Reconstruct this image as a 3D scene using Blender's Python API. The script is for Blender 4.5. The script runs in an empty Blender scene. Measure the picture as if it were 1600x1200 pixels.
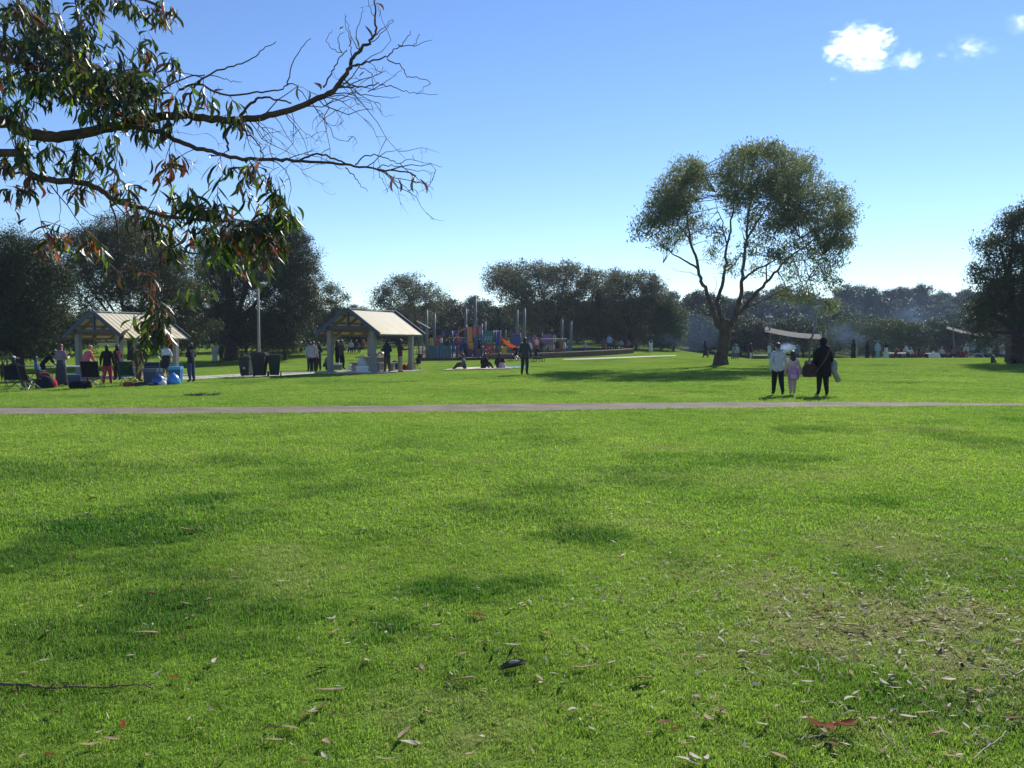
import bpy, bmesh, math, random
import numpy as np
from mathutils import Vector, Matrix

random.seed(7)
RNG = np.random.default_rng(11)
scene = bpy.context.scene
COL = scene.collection
R = math.radians

# ------------------------------------------------------------------ camera, sky, sun, exposure
F_PX, CX, CY = 1290.0, 800.0, 600.0           # focal length and centre, in units of a 1600 px wide frame
PITCH = R(-2.88)
CAM = Vector((0.0, 0.0, 1.55))
cam_data = bpy.data.cameras.new('camera')
cam = bpy.data.objects.new('camera', cam_data)
COL.objects.link(cam)
cam.location = CAM
cam.rotation_euler = (R(90) + PITCH, 0, 0)
cam_data.sensor_width = 36.0
cam_data.lens = 36.0 * F_PX / 1600.0
cam_data.clip_start = 0.05
cam_data.clip_end = 4000
scene.camera = cam

SUN_AZ, SUN_EL = R(28), R(33)                 # clockwise from +Y (the view), above the horizon
world = bpy.data.worlds.new('World')
scene.world = world
world.use_nodes = True
wn = world.node_tree
wn.nodes.clear()
w_out = wn.nodes.new('ShaderNodeOutputWorld')
w_bg = wn.nodes.new('ShaderNodeBackground')
w_sky = wn.nodes.new('ShaderNodeTexSky')
w_sky.sky_type = 'NISHITA'
w_sky.sun_disc = False
w_sky.sun_elevation = SUN_EL
w_sky.sun_rotation = SUN_AZ
w_sky.altitude = 700
w_sky.air_density = 1.0
w_sky.dust_density = 0.0
w_sky.ozone_density = 3.5
w_bg.inputs['Strength'].default_value = 0.100
w_hs = wn.nodes.new('ShaderNodeHueSaturation')
w_hs.inputs['Hue'].default_value = 0.508
w_hs.inputs['Saturation'].default_value = 1.10
wn.links.new(w_sky.outputs[0], w_hs.inputs['Color'])
wn.links.new(w_hs.outputs[0], w_bg.inputs['Color'])
wn.links.new(w_bg.outputs[0], w_out.inputs['Surface'])

sun_data = bpy.data.lights.new('sun', 'SUN')
sun_data.energy = 4.6
sun_data.angle = R(0.53)
sun_data.color = (1.0, 0.95, 0.86)
sun = bpy.data.objects.new('sun', sun_data)
COL.objects.link(sun)
sun_dir = Vector((math.sin(SUN_AZ) * math.cos(SUN_EL), math.cos(SUN_AZ) * math.cos(SUN_EL), math.sin(SUN_EL)))
sun.rotation_euler = sun_dir.to_track_quat('Z', 'Y').to_euler()
sun.location = (30, 60, 60)

scene.view_settings.view_transform = 'Standard'
scene.view_settings.look = 'None'
scene.view_settings.gamma = 1.0
scene.view_settings.use_curve_mapping = False
scene.view_settings.exposure = 0.68
scene.render.engine = 'CYCLES'
cy = scene.cycles
cy.max_bounces = 7
cy.diffuse_bounces = 3
cy.glossy_bounces = 2
cy.transmission_bounces = 4
cy.transparent_max_bounces = 8
cy.volume_bounces = 0
cy.caustics_reflective = False
cy.caustics_refractive = False
cy.sample_clamp_indirect = 6.0

# ------------------------------------------------------------------ terrain and pixel helpers
def sstep(a, b, v):
    t = np.clip((np.asarray(v, float) - a) / (b - a), 0, 1)
    return t * t * (3 - 2 * t)

def ground_np(x, y):
    x = np.asarray(x, float); y = np.asarray(y, float)
    t = x / np.maximum(y, 4.0)
    z = np.interp(x, [-60, -30, -4, 4, 40], [-0.46, -0.42, 0, 0, 0.12]) * sstep(4, 22, y)
    z = z + np.interp(t, [-.6, -.35, -.15, .1, .17, .25, .32], [1.35, 1.2, 1.25, .95, .7, .15, 0]) * sstep(62, 104, y)
    z = z + np.interp(t, [.2, .3, .6], [0, -.75, -.85]) * sstep(68, 92, y)
    z = z + np.interp(t, [.1, .25, .35, .6], [0, .12, .25, .25]) * np.exp(-((y - 63) / 9.0) ** 2)
    z = z + np.interp(t, [-.7, -.2, .1, .2, .3, .6], [4, 3, 3, 6, 8.5, 9]) * sstep(112, 215, y)
    return z

def gz(x, y):
    return float(ground_np(x, y))

def ray(px, py):
    a, b = (px - CX) / F_PX, (CY - py) / F_PX
    return Vector((a, math.cos(PITCH) - b * math.sin(PITCH), math.sin(PITCH) + b * math.cos(PITCH)))

def at(px, py, d):
    """The point d metres ahead that the photograph shows at (px, py)."""
    r = ray(px, py)
    return CAM + r * (d / r.y)

def gp(px, py):
    """The ground point seen at (px, py)."""
    r = ray(px, py)
    prev = 1.0
    for i in range(1, 6000):
        d = 1.0 + i * 0.03 if i < 2000 else 61.0 + (i - 2000) * 0.05
        p = CAM + r * (d / r.y)
        if p.z <= gz(p.x, p.y):
            lo, hi = prev, d
            for _ in range(20):
                m = (lo + hi) / 2
                q = CAM + r * (m / r.y)
                if q.z <= gz(q.x, q.y): hi = m
                else: lo = m
            q = CAM + r * (hi / r.y)
            return Vector((q.x, q.y, gz(q.x, q.y)))
        prev = d
    p = CAM + r * (150 / r.y)
    return Vector((p.x, p.y, gz(p.x, p.y)))

def gd(px, d):
    """The ground point d metres ahead in the direction of column px."""
    x = (px - CX) / F_PX * d * 1.0
    return Vector((x, d, gz(x, d)))

# ------------------------------------------------------------------ materials
MATS = {}
def nodes_of(m):
    m.use_nodes = True
    nt = m.node_tree
    nt.nodes.clear()
    return nt, nt.nodes, nt.links

def mat(name, col, rough=0.8, scale=8.0, amt=0.18, bump=0.0, bscale=None, spec=0.3, metal=0.0, trans=0.0, tcol=None, island=0.0, hue=0.0):
    """Principled surface with noise in value, optional bump, translucency and per-island variation."""
    if name in MATS: return MATS[name]
    m = bpy.data.materials.new(name)
    nt, N, L = nodes_of(m)
    out = N.new('ShaderNodeOutputMaterial')
    bs = N.new('ShaderNodeBsdfPrincipled')
    tc = N.new('ShaderNodeTexCoord')
    nz = N.new('ShaderNodeTexNoise'); nz.inputs['Scale'].default_value = scale; nz.inputs['Detail'].default_value = 4
    L.new(tc.outputs['Object'], nz.inputs['Vector'])
    mr = N.new('ShaderNodeMapRange')
    mr.inputs['From Min'].default_value = 0.25; mr.inputs['From Max'].default_value = 0.75
    mr.inputs['To Min'].default_value = 1 - amt; mr.inputs['To Max'].default_value = 1 + amt
    L.new(nz.outputs['Fac'], mr.inputs['Value'])
    hs = N.new('ShaderNodeHueSaturation')
    hs.inputs['Color'].default_value = (*col, 1)
    val = mr.outputs[0]
    if island > 0:
        ge = N.new('ShaderNodeNewGeometry')
        m2 = N.new('ShaderNodeMapRange')
        m2.inputs['To Min'].default_value = 1 - island; m2.inputs['To Max'].default_value = 1 + island
        L.new(ge.outputs['Random Per Island'], m2.inputs['Value'])
        mu = N.new('ShaderNodeMath'); mu.operation = 'MULTIPLY'
        L.new(val, mu.inputs[0]); L.new(m2.outputs[0], mu.inputs[1])
        val = mu.outputs[0]
        if hue > 0:
            wn_ = N.new('ShaderNodeTexWhiteNoise'); wn_.noise_dimensions = '1D'
            L.new(ge.outputs['Random Per Island'], wn_.inputs['W'])
            m3 = N.new('ShaderNodeMapRange')
            m3.inputs['To Min'].default_value = 0.5 - hue; m3.inputs['To Max'].default_value = 0.5 + hue
            L.new(wn_.outputs['Value'], m3.inputs['Value'])
            L.new(m3.outputs[0], hs.inputs['Hue'])
    L.new(val, hs.inputs['Value'])
    L.new(hs.outputs[0], bs.inputs['Base Color'])
    bs.inputs['Roughness'].default_value = rough
    bs.inputs['Specular IOR Level'].default_value = spec
    bs.inputs['Metallic'].default_value = metal
    if bump > 0:
        nb = N.new('ShaderNodeTexNoise'); nb.inputs['Scale'].default_value = bscale or scale * 4; nb.inputs['Detail'].default_value = 5
        L.new(tc.outputs['Object'], nb.inputs['Vector'])
        bp = N.new('ShaderNodeBump'); bp.inputs['Strength'].default_value = bump; bp.inputs['Distance'].default_value = 0.02
        L.new(nb.outputs['Fac'], bp.inputs['Height']); L.new(bp.outputs[0], bs.inputs['Normal'])
    surf = bs.outputs[0]
    if trans > 0:
        tr = N.new('ShaderNodeBsdfTranslucent')
        if tcol is None:
            L.new(hs.outputs[0], tr.inputs['Color'])
        else:
            h2 = N.new('ShaderNodeHueSaturation'); h2.inputs['Color'].default_value = (*tcol, 1)
            L.new(val, h2.inputs['Value'])
            L.new(h2.outputs[0], tr.inputs['Color'])
        mx = N.new('ShaderNodeMixShader'); mx.inputs[0].default_value = trans
        L.new(surf, mx.inputs[1]); L.new(tr.outputs[0], mx.inputs[2]); surf = mx.outputs[0]
    L.new(surf, out.inputs['Surface'])
    MATS[name] = m
    return m

def cloth(col):
    key = 'cloth_%d_%d_%d' % tuple(int(c * 255) for c in col)
    return mat(key, col, rough=0.9, scale=14, amt=0.22, bump=0.3, bscale=40, spec=0.1)

# ------------------------------------------------------------------ mesh building
class MB:
    def __init__(self): self.v = []; self.f = []; self.m = []; self.cur = 0
    def add(self, vs, fs):
        o = len(self.v)
        self.v.extend(tuple(v) for v in vs)
        for f in fs:
            self.f.append(tuple(i + o for i in f)); self.m.append(self.cur)
    def box(self, c, s, rz=0.0, tilt=None):
        hx, hy, hz = s[0] / 2, s[1] / 2, s[2] / 2
        M = Matrix.Rotation(rz, 3, 'Z')
        if tilt is not None: M = M @ tilt
        c = Vector(c)
        vs = [c + M @ Vector((sx * hx, sy * hy, sz * hz)) for sx in (-1, 1) for sy in (-1, 1) for sz in (-1, 1)]
        self.add(vs, [(0, 1, 3, 2), (4, 6, 7, 5), (0, 4, 5, 1), (2, 3, 7, 6), (0, 2, 6, 4), (1, 5, 7, 3)])
    def beam(self, a, b, w, h=None):
        """a rectangular bar from a to b"""
        a, b = Vector(a), Vector(b); d = (b - a); L = d.length
        if L < 1e-6: return
        q = d.normalized().to_track_quat('Z', 'Y').to_matrix()
        h = h or w
        vs = []
        for p in (a, b):
            for sx, sy in ((-1, -1), (1, -1), (1, 1), (-1, 1)):
                vs.append(p + q @ Vector((sx * w / 2, sy * h / 2, 0)))
        self.add(vs, [(3, 2, 1, 0), (4, 5, 6, 7), (0, 1, 5, 4), (1, 2, 6, 5), (2, 3, 7, 6), (3, 0, 4, 7)])
    def tube(self, pts, rad, sides=8, cap=True):
        pts = [Vector(p) for p in pts]
        n = len(pts)
        if not hasattr(rad, '__len__'): rad = [rad] * n
        up = None; rings = []
        for i, p in enumerate(pts):
            d = (pts[min(i + 1, n - 1)] - pts[max(i - 1, 0)])
            if d.length < 1e-9: d = Vector((0, 0, 1))
            d.normalize()
            if up is None:
                up = d.orthogonal().normalized()
            else:
                up = (up - d * up.dot(d))
                up = up.normalized() if up.length > 1e-6 else d.orthogonal().normalized()
            b = d.cross(up)
            rings.append([p + (up * math.cos(2 * math.pi * k / sides) + b * math.sin(2 * math.pi * k / sides)) * rad[i] for k in range(sides)])
        vs = [v for r_ in rings for v in r_]
        fs = []
        for i in range(n - 1):
            for k in range(sides):
                k2 = (k + 1) % sides
                fs.append((i * sides + k, i * sides + k2, (i + 1) * sides + k2, (i + 1) * sides + k))
        if cap:
            fs.append(tuple(range(sides - 1, -1, -1)))
            fs.append(tuple((n - 1) * sides + k for k in range(sides)))
        self.add(vs, fs)
    def ell(self, c, r, seg=12, rings=8, M=None, zmin=-1.0, noise=0.0):
        c = Vector(c); vs = []; fs = []
        for i in range(rings + 1):
            th = math.pi * i / rings
            z = math.cos(th)
            z2 = max(z, zmin)
            s = math.sin(th)
            if z < zmin: s = math.sqrt(max(0, 1 - zmin * zmin)) * (s / max(1e-6, math.sin(math.acos(zmin))) if zmin > -1 else 1)
            for k in range(seg):
                a = 2 * math.pi * k / seg
                v = Vector((r[0] * s * math.cos(a), r[1] * s * math.sin(a), r[2] * z2))
                if noise: v *= 1 + random.uniform(-noise, noise)
                if M is not None: v = M @ v
                vs.append(c + v)
        for i in range(rings):
            for k in range(seg):
                k2 = (k + 1) % seg
                fs.append((i * seg + k, (i + 1) * seg + k, (i + 1) * seg + k2, i * seg + k2))
        self.add(vs, fs)
    def lathe(self, prof, seg=16, fold=0.0, nf=6, squash=1.0, c=(0, 0, 0), lean=(0, 0), caps=True):
        """profile of (radius, z); folds ripple outwards towards the lower end"""
        c = Vector(c); vs = []; fs = []; n = len(prof)
        z0 = prof[0][1]; z1 = prof[-1][1]
        for i, (r_, z) in enumerate(prof):
            f = i / max(1, n - 1)
            for k in range(seg):
                a = 2 * math.pi * k / seg
                rr = r_ * (1 + fold * f * math.sin(nf * a + 1.3 * f))
                vs.append(c + Vector((rr * math.cos(a) + lean[0] * f, rr * math.sin(a) * squash + lean[1] * f, z)))
        for i in range(n - 1):
            for k in range(seg):
                k2 = (k + 1) % seg
                fs.append((i * seg + k, (i + 1) * seg + k, (i + 1) * seg + k2, i * seg + k2))
        if caps:
            fs.append(tuple(range(seg)))
            fs.append(tuple((n - 1) * seg + k for k in range(seg - 1, -1, -1)))
        self.add(vs, fs)
    def mesh(self, name, mats, smooth=False):
        me = bpy.data.meshes.new(name)
        me.from_pydata(self.v, [], self.f)
        for m in (mats if isinstance(mats, (list, tuple)) else [mats]): me.materials.append(m)
        if any(self.m): me.polygons.foreach_set('material_index', self.m)
        if smooth: me.polygons.foreach_set('use_smooth', [True] * len(me.polygons))
        me.update()
        return me

def np_mesh(name, V, Fq, m, smooth=False):
    V = np.ascontiguousarray(V, dtype=np.float32); Fq = np.ascontiguousarray(Fq, dtype=np.int32)
    me = bpy.data.meshes.new(name)
    me.vertices.add(len(V)); me.vertices.foreach_set('co', V.ravel())
    k = Fq.shape[1]
    me.loops.add(Fq.size); me.loops.foreach_set('vertex_index', Fq.ravel())
    me.polygons.add(len(Fq))
    me.polygons.foreach_set('loop_start', np.arange(0, Fq.size, k, dtype=np.int32))
    me.update(calc_edges=True)
    for mm in (m if isinstance(m, (list, tuple)) else [m]): me.materials.append(mm)
    if smooth: me.polygons.foreach_set('use_smooth', [True] * len(me.polygons))
    return me

def link(name, me, parent=None, loc=None, rz=0.0):
    o = bpy.data.objects.new(name, me)
    COL.objects.link(o)
    if parent is not None: o.parent = parent
    if loc is not None: o.location = loc
    if rz: o.rotation_euler = (0, 0, rz)
    return o

def tag(o, label=None, cat=None, group=None, kind=None):
    if label: o['label'] = label
    if cat: o['category'] = cat
    if group: o['group'] = group
    if kind: o['kind'] = kind
    return o

def thing(name, label, cat, loc=(0, 0, 0), rz=0.0, group=None):
    o = link(name, None, None, loc, rz)
    o.empty_display_size = 0.2
    return tag(o, label, cat, group)

def part(name, mb, m, parent, smooth=False, loc=None):
    return link(name, mb.mesh(name, m, smooth), parent, loc)

def copy_tree(o, loc, rz=0.0, label=None, scale=None):
    c = o.copy(); COL.objects.link(c)
    c.location = loc; c.rotation_euler = (0, 0, rz)
    if scale: c.scale = (scale, scale, scale)
    if label: c['label'] = label
    for ch in list(o.children):
        d = ch.copy(); COL.objects.link(d); d.parent = c
        for g in list(ch.children):
            e = g.copy(); COL.objects.link(e); e.parent = d
    return c
# ------------------------------------------------------------------ lawn
def lawn_shader(name, attr_type, blades):
    m = bpy.data.materials.new(name)
    nt, N, L = nodes_of(m)
    out = N.new('ShaderNodeOutputMaterial')
    geo = N.new('ShaderNodeNewGeometry')
    def noise(sc, detail=3, rough=0.55, stretch=None):
        n = N.new('ShaderNodeTexNoise'); n.inputs['Scale'].default_value = sc
        n.inputs['Detail'].default_value = detail; n.inputs['Roughness'].default_value = rough
        L.new(geo.outputs['Position'], n.inputs['Vector'])
        return n.outputs['Fac']
    def ramp(v, a, b, lo=0.0, hi=1.0):
        r_ = N.new('ShaderNodeMapRange'); r_.inputs['From Min'].default_value = a; r_.inputs['From Max'].default_value = b
        r_.inputs['To Min'].default_value = lo; r_.inputs['To Max'].default_value = hi
        L.new(v, r_.inputs['Value']); return r_.outputs[0]
    def mix(f, a, b, mode='MIX'):
        x = N.new('ShaderNodeMix'); x.data_type = 'RGBA'; x.blend_type = mode
        if isinstance(f, float): x.inputs[0].default_value = f
        else: L.new(f, x.inputs[0])
        for i, c in ((6, a), (7, b)):
            if isinstance(c, tuple): x.inputs[i].default_value = (*c, 1)
            else: L.new(c, x.inputs[i])
        return x.outputs[2]
    def attr(n):
        a = N.new('ShaderNodeAttribute'); a.attribute_type = attr_type; a.attribute_name = n
        return a.outputs['Fac']
    def math_(op, a, b):
        x = N.new('ShaderNodeMath'); x.operation = op
        for i, c in ((0, a), (1, b)):
            if isinstance(c, float): x.inputs[i].default_value = c
            else: L.new(c, x.inputs[i])
        return x.outputs[0]
    c = mix(ramp(noise(0.22, 4), .35, .65), G_MID, G_YEL)
    c = mix(ramp(noise(0.9, 5, .6), .52, .72, 0, .75), c, G_DARK)
    c = mix(ramp(noise(3.3, 5, .65), .45, .75, 0, .5), c, G_YEL)
    c = mix(attr('dark_patch'), c, G_DARK_PATCH)
    c = mix(attr('dry'), c, G_DRY)
    if not blades:
        fine = ramp(noise(38, 3, .7), .3, .7, .62, 1.34)
        v = N.new('ShaderNodeHueSaturation'); L.new(c, v.inputs['Color']); L.new(fine, v.inputs['Value'])
        mid = ramp(noise(7.5, 4, .6), .3, .7, .8, 1.2)
        v2 = N.new('ShaderNodeHueSaturation'); L.new(v.outputs[0], v2.inputs['Color']); L.new(mid, v2.inputs['Value'])
        c = v2.outputs[0]
        c = mix(ramp(attr('bare'), 0, 1), c, G_SOIL)
    else:
        rp = ramp(geo.outputs['Random Per Island'], 0, 1, .42, 1.65)
        oi = N.new('ShaderNodeObjectInfo')
        rp = math_('MULTIPLY', rp, ramp(oi.outputs['Random'], 0, 1, .78, 1.22))
        v = N.new('ShaderNodeHueSaturation'); L.new(c, v.inputs['Color']); L.new(rp, v.inputs['Value'])
        wn_ = N.new('ShaderNodeTexWhiteNoise'); wn_.noise_dimensions = '1D'
        L.new(math_('ADD', geo.outputs['Random Per Island'], oi.outputs['Random']), wn_.inputs['W'])
        c = mix(ramp(wn_.outputs['Value'], .94, .96, 0, .8), v.outputs[0], (0.26, 0.22, 0.10))
    bs = N.new('ShaderNodeBsdfPrincipled')
    L.new(c, bs.inputs['Base Color'])
    bs.inputs['Roughness'].default_value = 0.55 if blades else 0.85
    bs.inputs['Specular IOR Level'].default_value = 0.25 if blades else 0.0
    if blades:
        tr = N.new('ShaderNodeBsdfTranslucent')
        t = N.new('ShaderNodeHueSaturation'); t.inputs['Value'].default_value = 1.6; t.inputs['Saturation'].default_value = 1.05
        L.new(c, t.inputs['Color']); L.new(t.outputs[0], tr.inputs['Color'])
        mx = N.new('ShaderNodeMixShader'); mx.inputs[0].default_value = 0.45
        L.new(bs.outputs[0], mx.inputs[1]); L.new(tr.outputs[0], mx.inputs[2]); L.new(mx.outputs[0], out.inputs['Surface'])
    else:
        bp = N.new('ShaderNodeBump'); bp.inputs['Strength'].default_value = 0.75; bp.inputs['Distance'].default_value = 0.03
        L.new(noise(30, 5, .7), bp.inputs['Height']); L.new(bp.outputs[0], bs.inputs['Normal'])
        L.new(bs.outputs[0], out.inputs['Surface'])
    return m

G_MID = (0.110, 0.198, 0.025)
G_YEL = (0.172, 0.248, 0.039)
G_DARK = (0.058, 0.130, 0.015)
G_DARK_PATCH = (0.030, 0.088, 0.012)
G_DRY = (0.185, 0.190, 0.072)
G_SOIL = (0.050, 0.058, 0.028)
MAT_LAWN = lawn_shader('lawn', 'GEOMETRY', False)
MAT_BLADE = lawn_shader('grass_blade', 'INSTANCER', True)

# patches of darker, taller grass and of worn, dry turf on the lawn: (px, py, half width px, half height px, strength)
DARK_PATCH = [(190, 838, 165, 34, .9), (40, 880, 110, 45, .8), (215, 878, 130, 30, .8), (60, 735, 120, 14, .6), (240, 735, 60, 8, .5), (320, 780, 50, 9, .8), (270, 950, 75, 28, .85),
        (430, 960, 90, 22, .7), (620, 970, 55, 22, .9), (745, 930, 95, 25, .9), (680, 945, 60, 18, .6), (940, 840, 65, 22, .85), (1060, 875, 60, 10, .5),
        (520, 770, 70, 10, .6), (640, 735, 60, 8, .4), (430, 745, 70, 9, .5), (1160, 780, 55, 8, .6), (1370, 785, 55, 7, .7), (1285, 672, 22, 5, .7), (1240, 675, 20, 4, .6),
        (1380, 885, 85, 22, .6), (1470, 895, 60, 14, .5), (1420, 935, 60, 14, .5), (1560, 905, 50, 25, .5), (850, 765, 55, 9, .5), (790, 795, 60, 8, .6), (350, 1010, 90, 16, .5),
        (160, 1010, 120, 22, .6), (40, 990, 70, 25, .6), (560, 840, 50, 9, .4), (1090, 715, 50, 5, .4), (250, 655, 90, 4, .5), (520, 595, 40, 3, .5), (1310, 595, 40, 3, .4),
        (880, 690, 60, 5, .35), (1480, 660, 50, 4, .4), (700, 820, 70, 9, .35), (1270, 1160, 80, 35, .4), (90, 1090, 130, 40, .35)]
DRY = [(1330, 1000, 150, 55, .95), (1470, 1000, 140, 60, .8), (1250, 940, 110, 40, .6), (1480, 860, 130, 40, .55), (1530, 1090, 110, 60, .6), (1180, 1020, 100, 45, .4), (1100, 900, 110, 25, .35),
       (470, 890, 110, 20, .4), (420, 860, 60, 14, .35), (1060, 745, 120, 12, .3), (1300, 740, 120, 10, .3), (1050, 700, 60, 4, .45), (1430, 672, 60, 4, .4), (1530, 697, 50, 4, .4),
       (500, 900, 80, 25, .35), (700, 1130, 110, 40, .35), (1400, 1150, 150, 40, .6), (760, 720, 60, 5, .3), (1020, 820, 90, 10, .3)]
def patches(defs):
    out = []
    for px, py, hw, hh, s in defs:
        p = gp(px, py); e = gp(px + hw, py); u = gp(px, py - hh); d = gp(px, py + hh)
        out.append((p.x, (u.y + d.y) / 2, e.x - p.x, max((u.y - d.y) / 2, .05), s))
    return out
DARK_PATCH_W, DRY_W = patches(DARK_PATCH), patches(DRY)

def vnoise(x, y, seed=0):
    """smooth value noise on a unit lattice"""
    xi = np.floor(x).astype(int); yi = np.floor(y).astype(int); xf = x - xi; yf = y - yi
    def h(a, b):
        n = (a * 374761393 + b * 668265263 + seed * 974711) & 0x7fffffff
        n = (n ^ (n >> 13)) * 1274126177 & 0x7fffffff
        return ((n ^ (n >> 16)) & 0xffff) / 65535.0
    u = xf * xf * (3 - 2 * xf); w = yf * yf * (3 - 2 * yf)
    return (h(xi, yi) * (1 - u) + h(xi + 1, yi) * u) * (1 - w) + (h(xi, yi + 1) * (1 - u) + h(xi + 1, yi + 1) * u) * w

def field(x, y, P, seed):
    n = np.zeros_like(x)
    nx = (vnoise(x * 1.7, y * 1.7, seed) - .5) * .9 + (vnoise(x * 5, y * 5, seed + 1) - .5) * .7 + (vnoise(x * 13, y * 13, seed + 2) - .5) * .5
    for cx_, cy_, a, b, s in P:
        r2 = ((x - cx_) / a) ** 2 + ((y - cy_) / b) ** 2
        n = np.maximum(n, s * sstep(-.30, .85, 1 - np.sqrt(r2) * .8 + nx * 1.25))
    return n

def dark_dry(x, y):
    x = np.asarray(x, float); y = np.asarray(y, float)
    lu = field(x, y, DARK_PATCH_W, 3); dr = field(x, y, DRY_W, 9)
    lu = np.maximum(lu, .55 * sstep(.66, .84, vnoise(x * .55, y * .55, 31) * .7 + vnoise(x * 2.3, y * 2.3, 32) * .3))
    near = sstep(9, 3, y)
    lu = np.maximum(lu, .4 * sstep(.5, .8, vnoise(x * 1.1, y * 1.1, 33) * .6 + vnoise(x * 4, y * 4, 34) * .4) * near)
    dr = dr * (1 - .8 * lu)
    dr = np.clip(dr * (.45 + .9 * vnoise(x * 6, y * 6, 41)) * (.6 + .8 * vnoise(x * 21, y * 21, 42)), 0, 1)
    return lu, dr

def build_ground():
    u = np.linspace(-1, 1, 331); kx = 7.2
    xs = np.sinh(u * kx) / math.sinh(kx) * 500
    w = np.linspace(0, 1, 361); ky = 5.6
    ys = -25 + 0 * w
    ys = np.concatenate([np.linspace(-25, 2.2, 14)[:-1], 2.2 + np.sinh(w * ky) / math.sinh(ky) * 700])
    X, Y = np.meshgrid(xs, ys)
    Z = ground_np(X, Y)
    V = np.stack([X.ravel(), Y.ravel(), Z.ravel()], 1)
    nx, ny = len(xs), len(ys)
    i = (np.arange(ny - 1)[:, None] * nx + np.arange(nx - 1)[None, :]).ravel()
    Fq = np.stack([i, i + 1, i + nx + 1, i + nx], 1)
    me = np_mesh('lawn', V, Fq, MAT_LAWN, True)
    lu, dr = dark_dry(V[:, 0], V[:, 1])
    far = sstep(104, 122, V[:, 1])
    for n, val in (('dark_patch', lu * (1 - far)), ('dry', dr), ('bare', far * .75)):
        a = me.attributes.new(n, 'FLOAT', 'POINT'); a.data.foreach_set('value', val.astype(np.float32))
    return tag(link('lawn', me), kind='structure')
build_ground()

def strip(name, far, near, m, lift, thick=0.0, n=60):
    """a sheet between two edges given as points in the photograph, laid on the ground"""
    def edge(pts):
        W = [gp(*p) for p in pts]
        xs = [p.x for p in W]; ys = [p.y for p in W]
        return W
    A, B = edge(far), edge(near)
    def samp(W, t):
        s = t * (len(W) - 1); i = min(int(s), len(W) - 2); f = s - i
        # Catmull-Rom through the edge points
        p0, p1, p2, p3 = W[max(i - 1, 0)], W[i], W[i + 1], W[min(i + 2, len(W) - 1)]
        return 0.5 * ((2 * p1) + (p2 - p0) * f + (2 * p0 - 5 * p1 + 4 * p2 - p3) * f * f + (3 * p1 - p0 - 3 * p2 + p3) * f ** 3)
    V = []; Fq = []; cols = 5
    for k in range(n + 1):
        t = k / n
        a, b = samp(A, t), samp(B, t)
        for c in range(cols):
            p = a.lerp(b, c / (cols - 1))
            V.append((p.x, p.y, gz(p.x, p.y) + lift))
    for k in range(n):
        for c in range(cols - 1):
            i = k * cols + c
            Fq.append((i, i + cols, i + cols + 1, i + 1))
    me = np_mesh(name, np.array(V), np.array(Fq), m, True)
    return me, [samp(A, k / n) for k in range(n + 1)], [samp(B, k / n) for k in range(n + 1)]

asphalt = mat('worn_asphalt', (0.215, 0.178, 0.150), rough=0.9, scale=1.2, amt=0.3, bump=0.8, bscale=60, spec=0.05)
concrete = mat('pale_concrete', (0.42, 0.39, 0.34), rough=0.9, scale=2.0, amt=0.15, bump=0.3, bscale=40)
PATH_FAR = [(-160, 638.5), (0, 638), (250, 637.3), (500, 635.3), (800, 631.8), (1000, 630), (1200, 629), (1400, 629.2), (1600, 630.8), (1760, 632)]
PATH_NEAR = [(-160, 649.5), (0, 648.5), (250, 647.3), (500, 645.8), (800, 643), (1000, 640), (1200, 637.5), (1400, 635.8), (1600, 635), (1760, 635.5)]
me, P_FAR, P_NEAR = strip('footpath', PATH_FAR, PATH_NEAR, asphalt, 0.012, n=90)
tag(link('footpath', me), kind='structure')
me, _, _ = strip('concrete_path', [(240, 590), (300, 588.2), (345, 586), (385, 584), (440, 582.3), (480, 581.5), (510, 580)], [(230, 596), (300, 593), (345, 590.5), (385, 589.5), (440, 587.2), (480, 585), (510, 583)], concrete, 0.012)
tag(link('concrete_path', me), kind='structure')
me, _, _ = strip('gravel_path', [(880, 561.2), (920, 559.6), (960, 558.3), (1000, 556.8), (1030, 555.8), (1056, 555)], [(880, 562.4), (920, 561.6), (960, 560.1), (1000, 558.4), (1030, 557.1), (1056, 556)], mat('pale_gravel', (0.36, 0.33, 0.24), scale=5), 0.015)
tag(link('gravel_path', me), kind='structure')

# ------------------------------------------------------------------ grass blades near the camera, and along the edges of the path
def tuft_mesh(k, nb, h, spread, w):
    V = []; Fq = []
    for b in range(nb):
        a = random.uniform(0, 2 * math.pi); r_ = spread * math.sqrt(random.random())
        bx, by = r_ * math.cos(a), r_ * math.sin(a)
        a2 = random.uniform(0, 2 * math.pi); hh = h * random.uniform(.55, 1.15); bend = hh * random.uniform(.25, 1.1)
        ww = w * random.uniform(.7, 1.3)
        dx, dy = math.cos(a2), math.sin(a2); sx, sy = -dy * ww / 2, dx * ww / 2
        o = len(V)
        V += [(bx - sx, by - sy, -.004), (bx + sx, by + sy, -.004), (bx + sx * .8 + dx * bend * .35, by + sy * .8 + dy * bend * .35, hh * .62), (bx - sx * .8 + dx * bend * .35, by - sy * .8 + dy * bend * .35, hh * .62),
              (bx + dx * bend, by + dy * bend, hh)]
        Fq.append((o, o + 1, o + 2, o + 3)); Fq.append((o + 3, o + 2, o + 4, o + 4))
    me = bpy.data.meshes.new('tuft')
    me.from_pydata(V, [], [f if f[2] != f[3] else f[:3] for f in Fq])
    me.materials.append(MAT_BLADE)
    return me
tufts = bpy.data.collections.new('grass_tufts')          # not linked to the scene: only a source for the blades
for k in range(6):
    o = bpy.data.objects.new('tuft_%d' % k, tuft_mesh(k, 18, 0.015, 0.045, 0.0032)); tufts.objects.link(o)
for k in range(6):
    o = bpy.data.objects.new('wtuft_%d' % k, tuft_mesh(k, 16, 0.019, 0.10, 0.0075)); tufts.objects.link(o)

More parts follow.
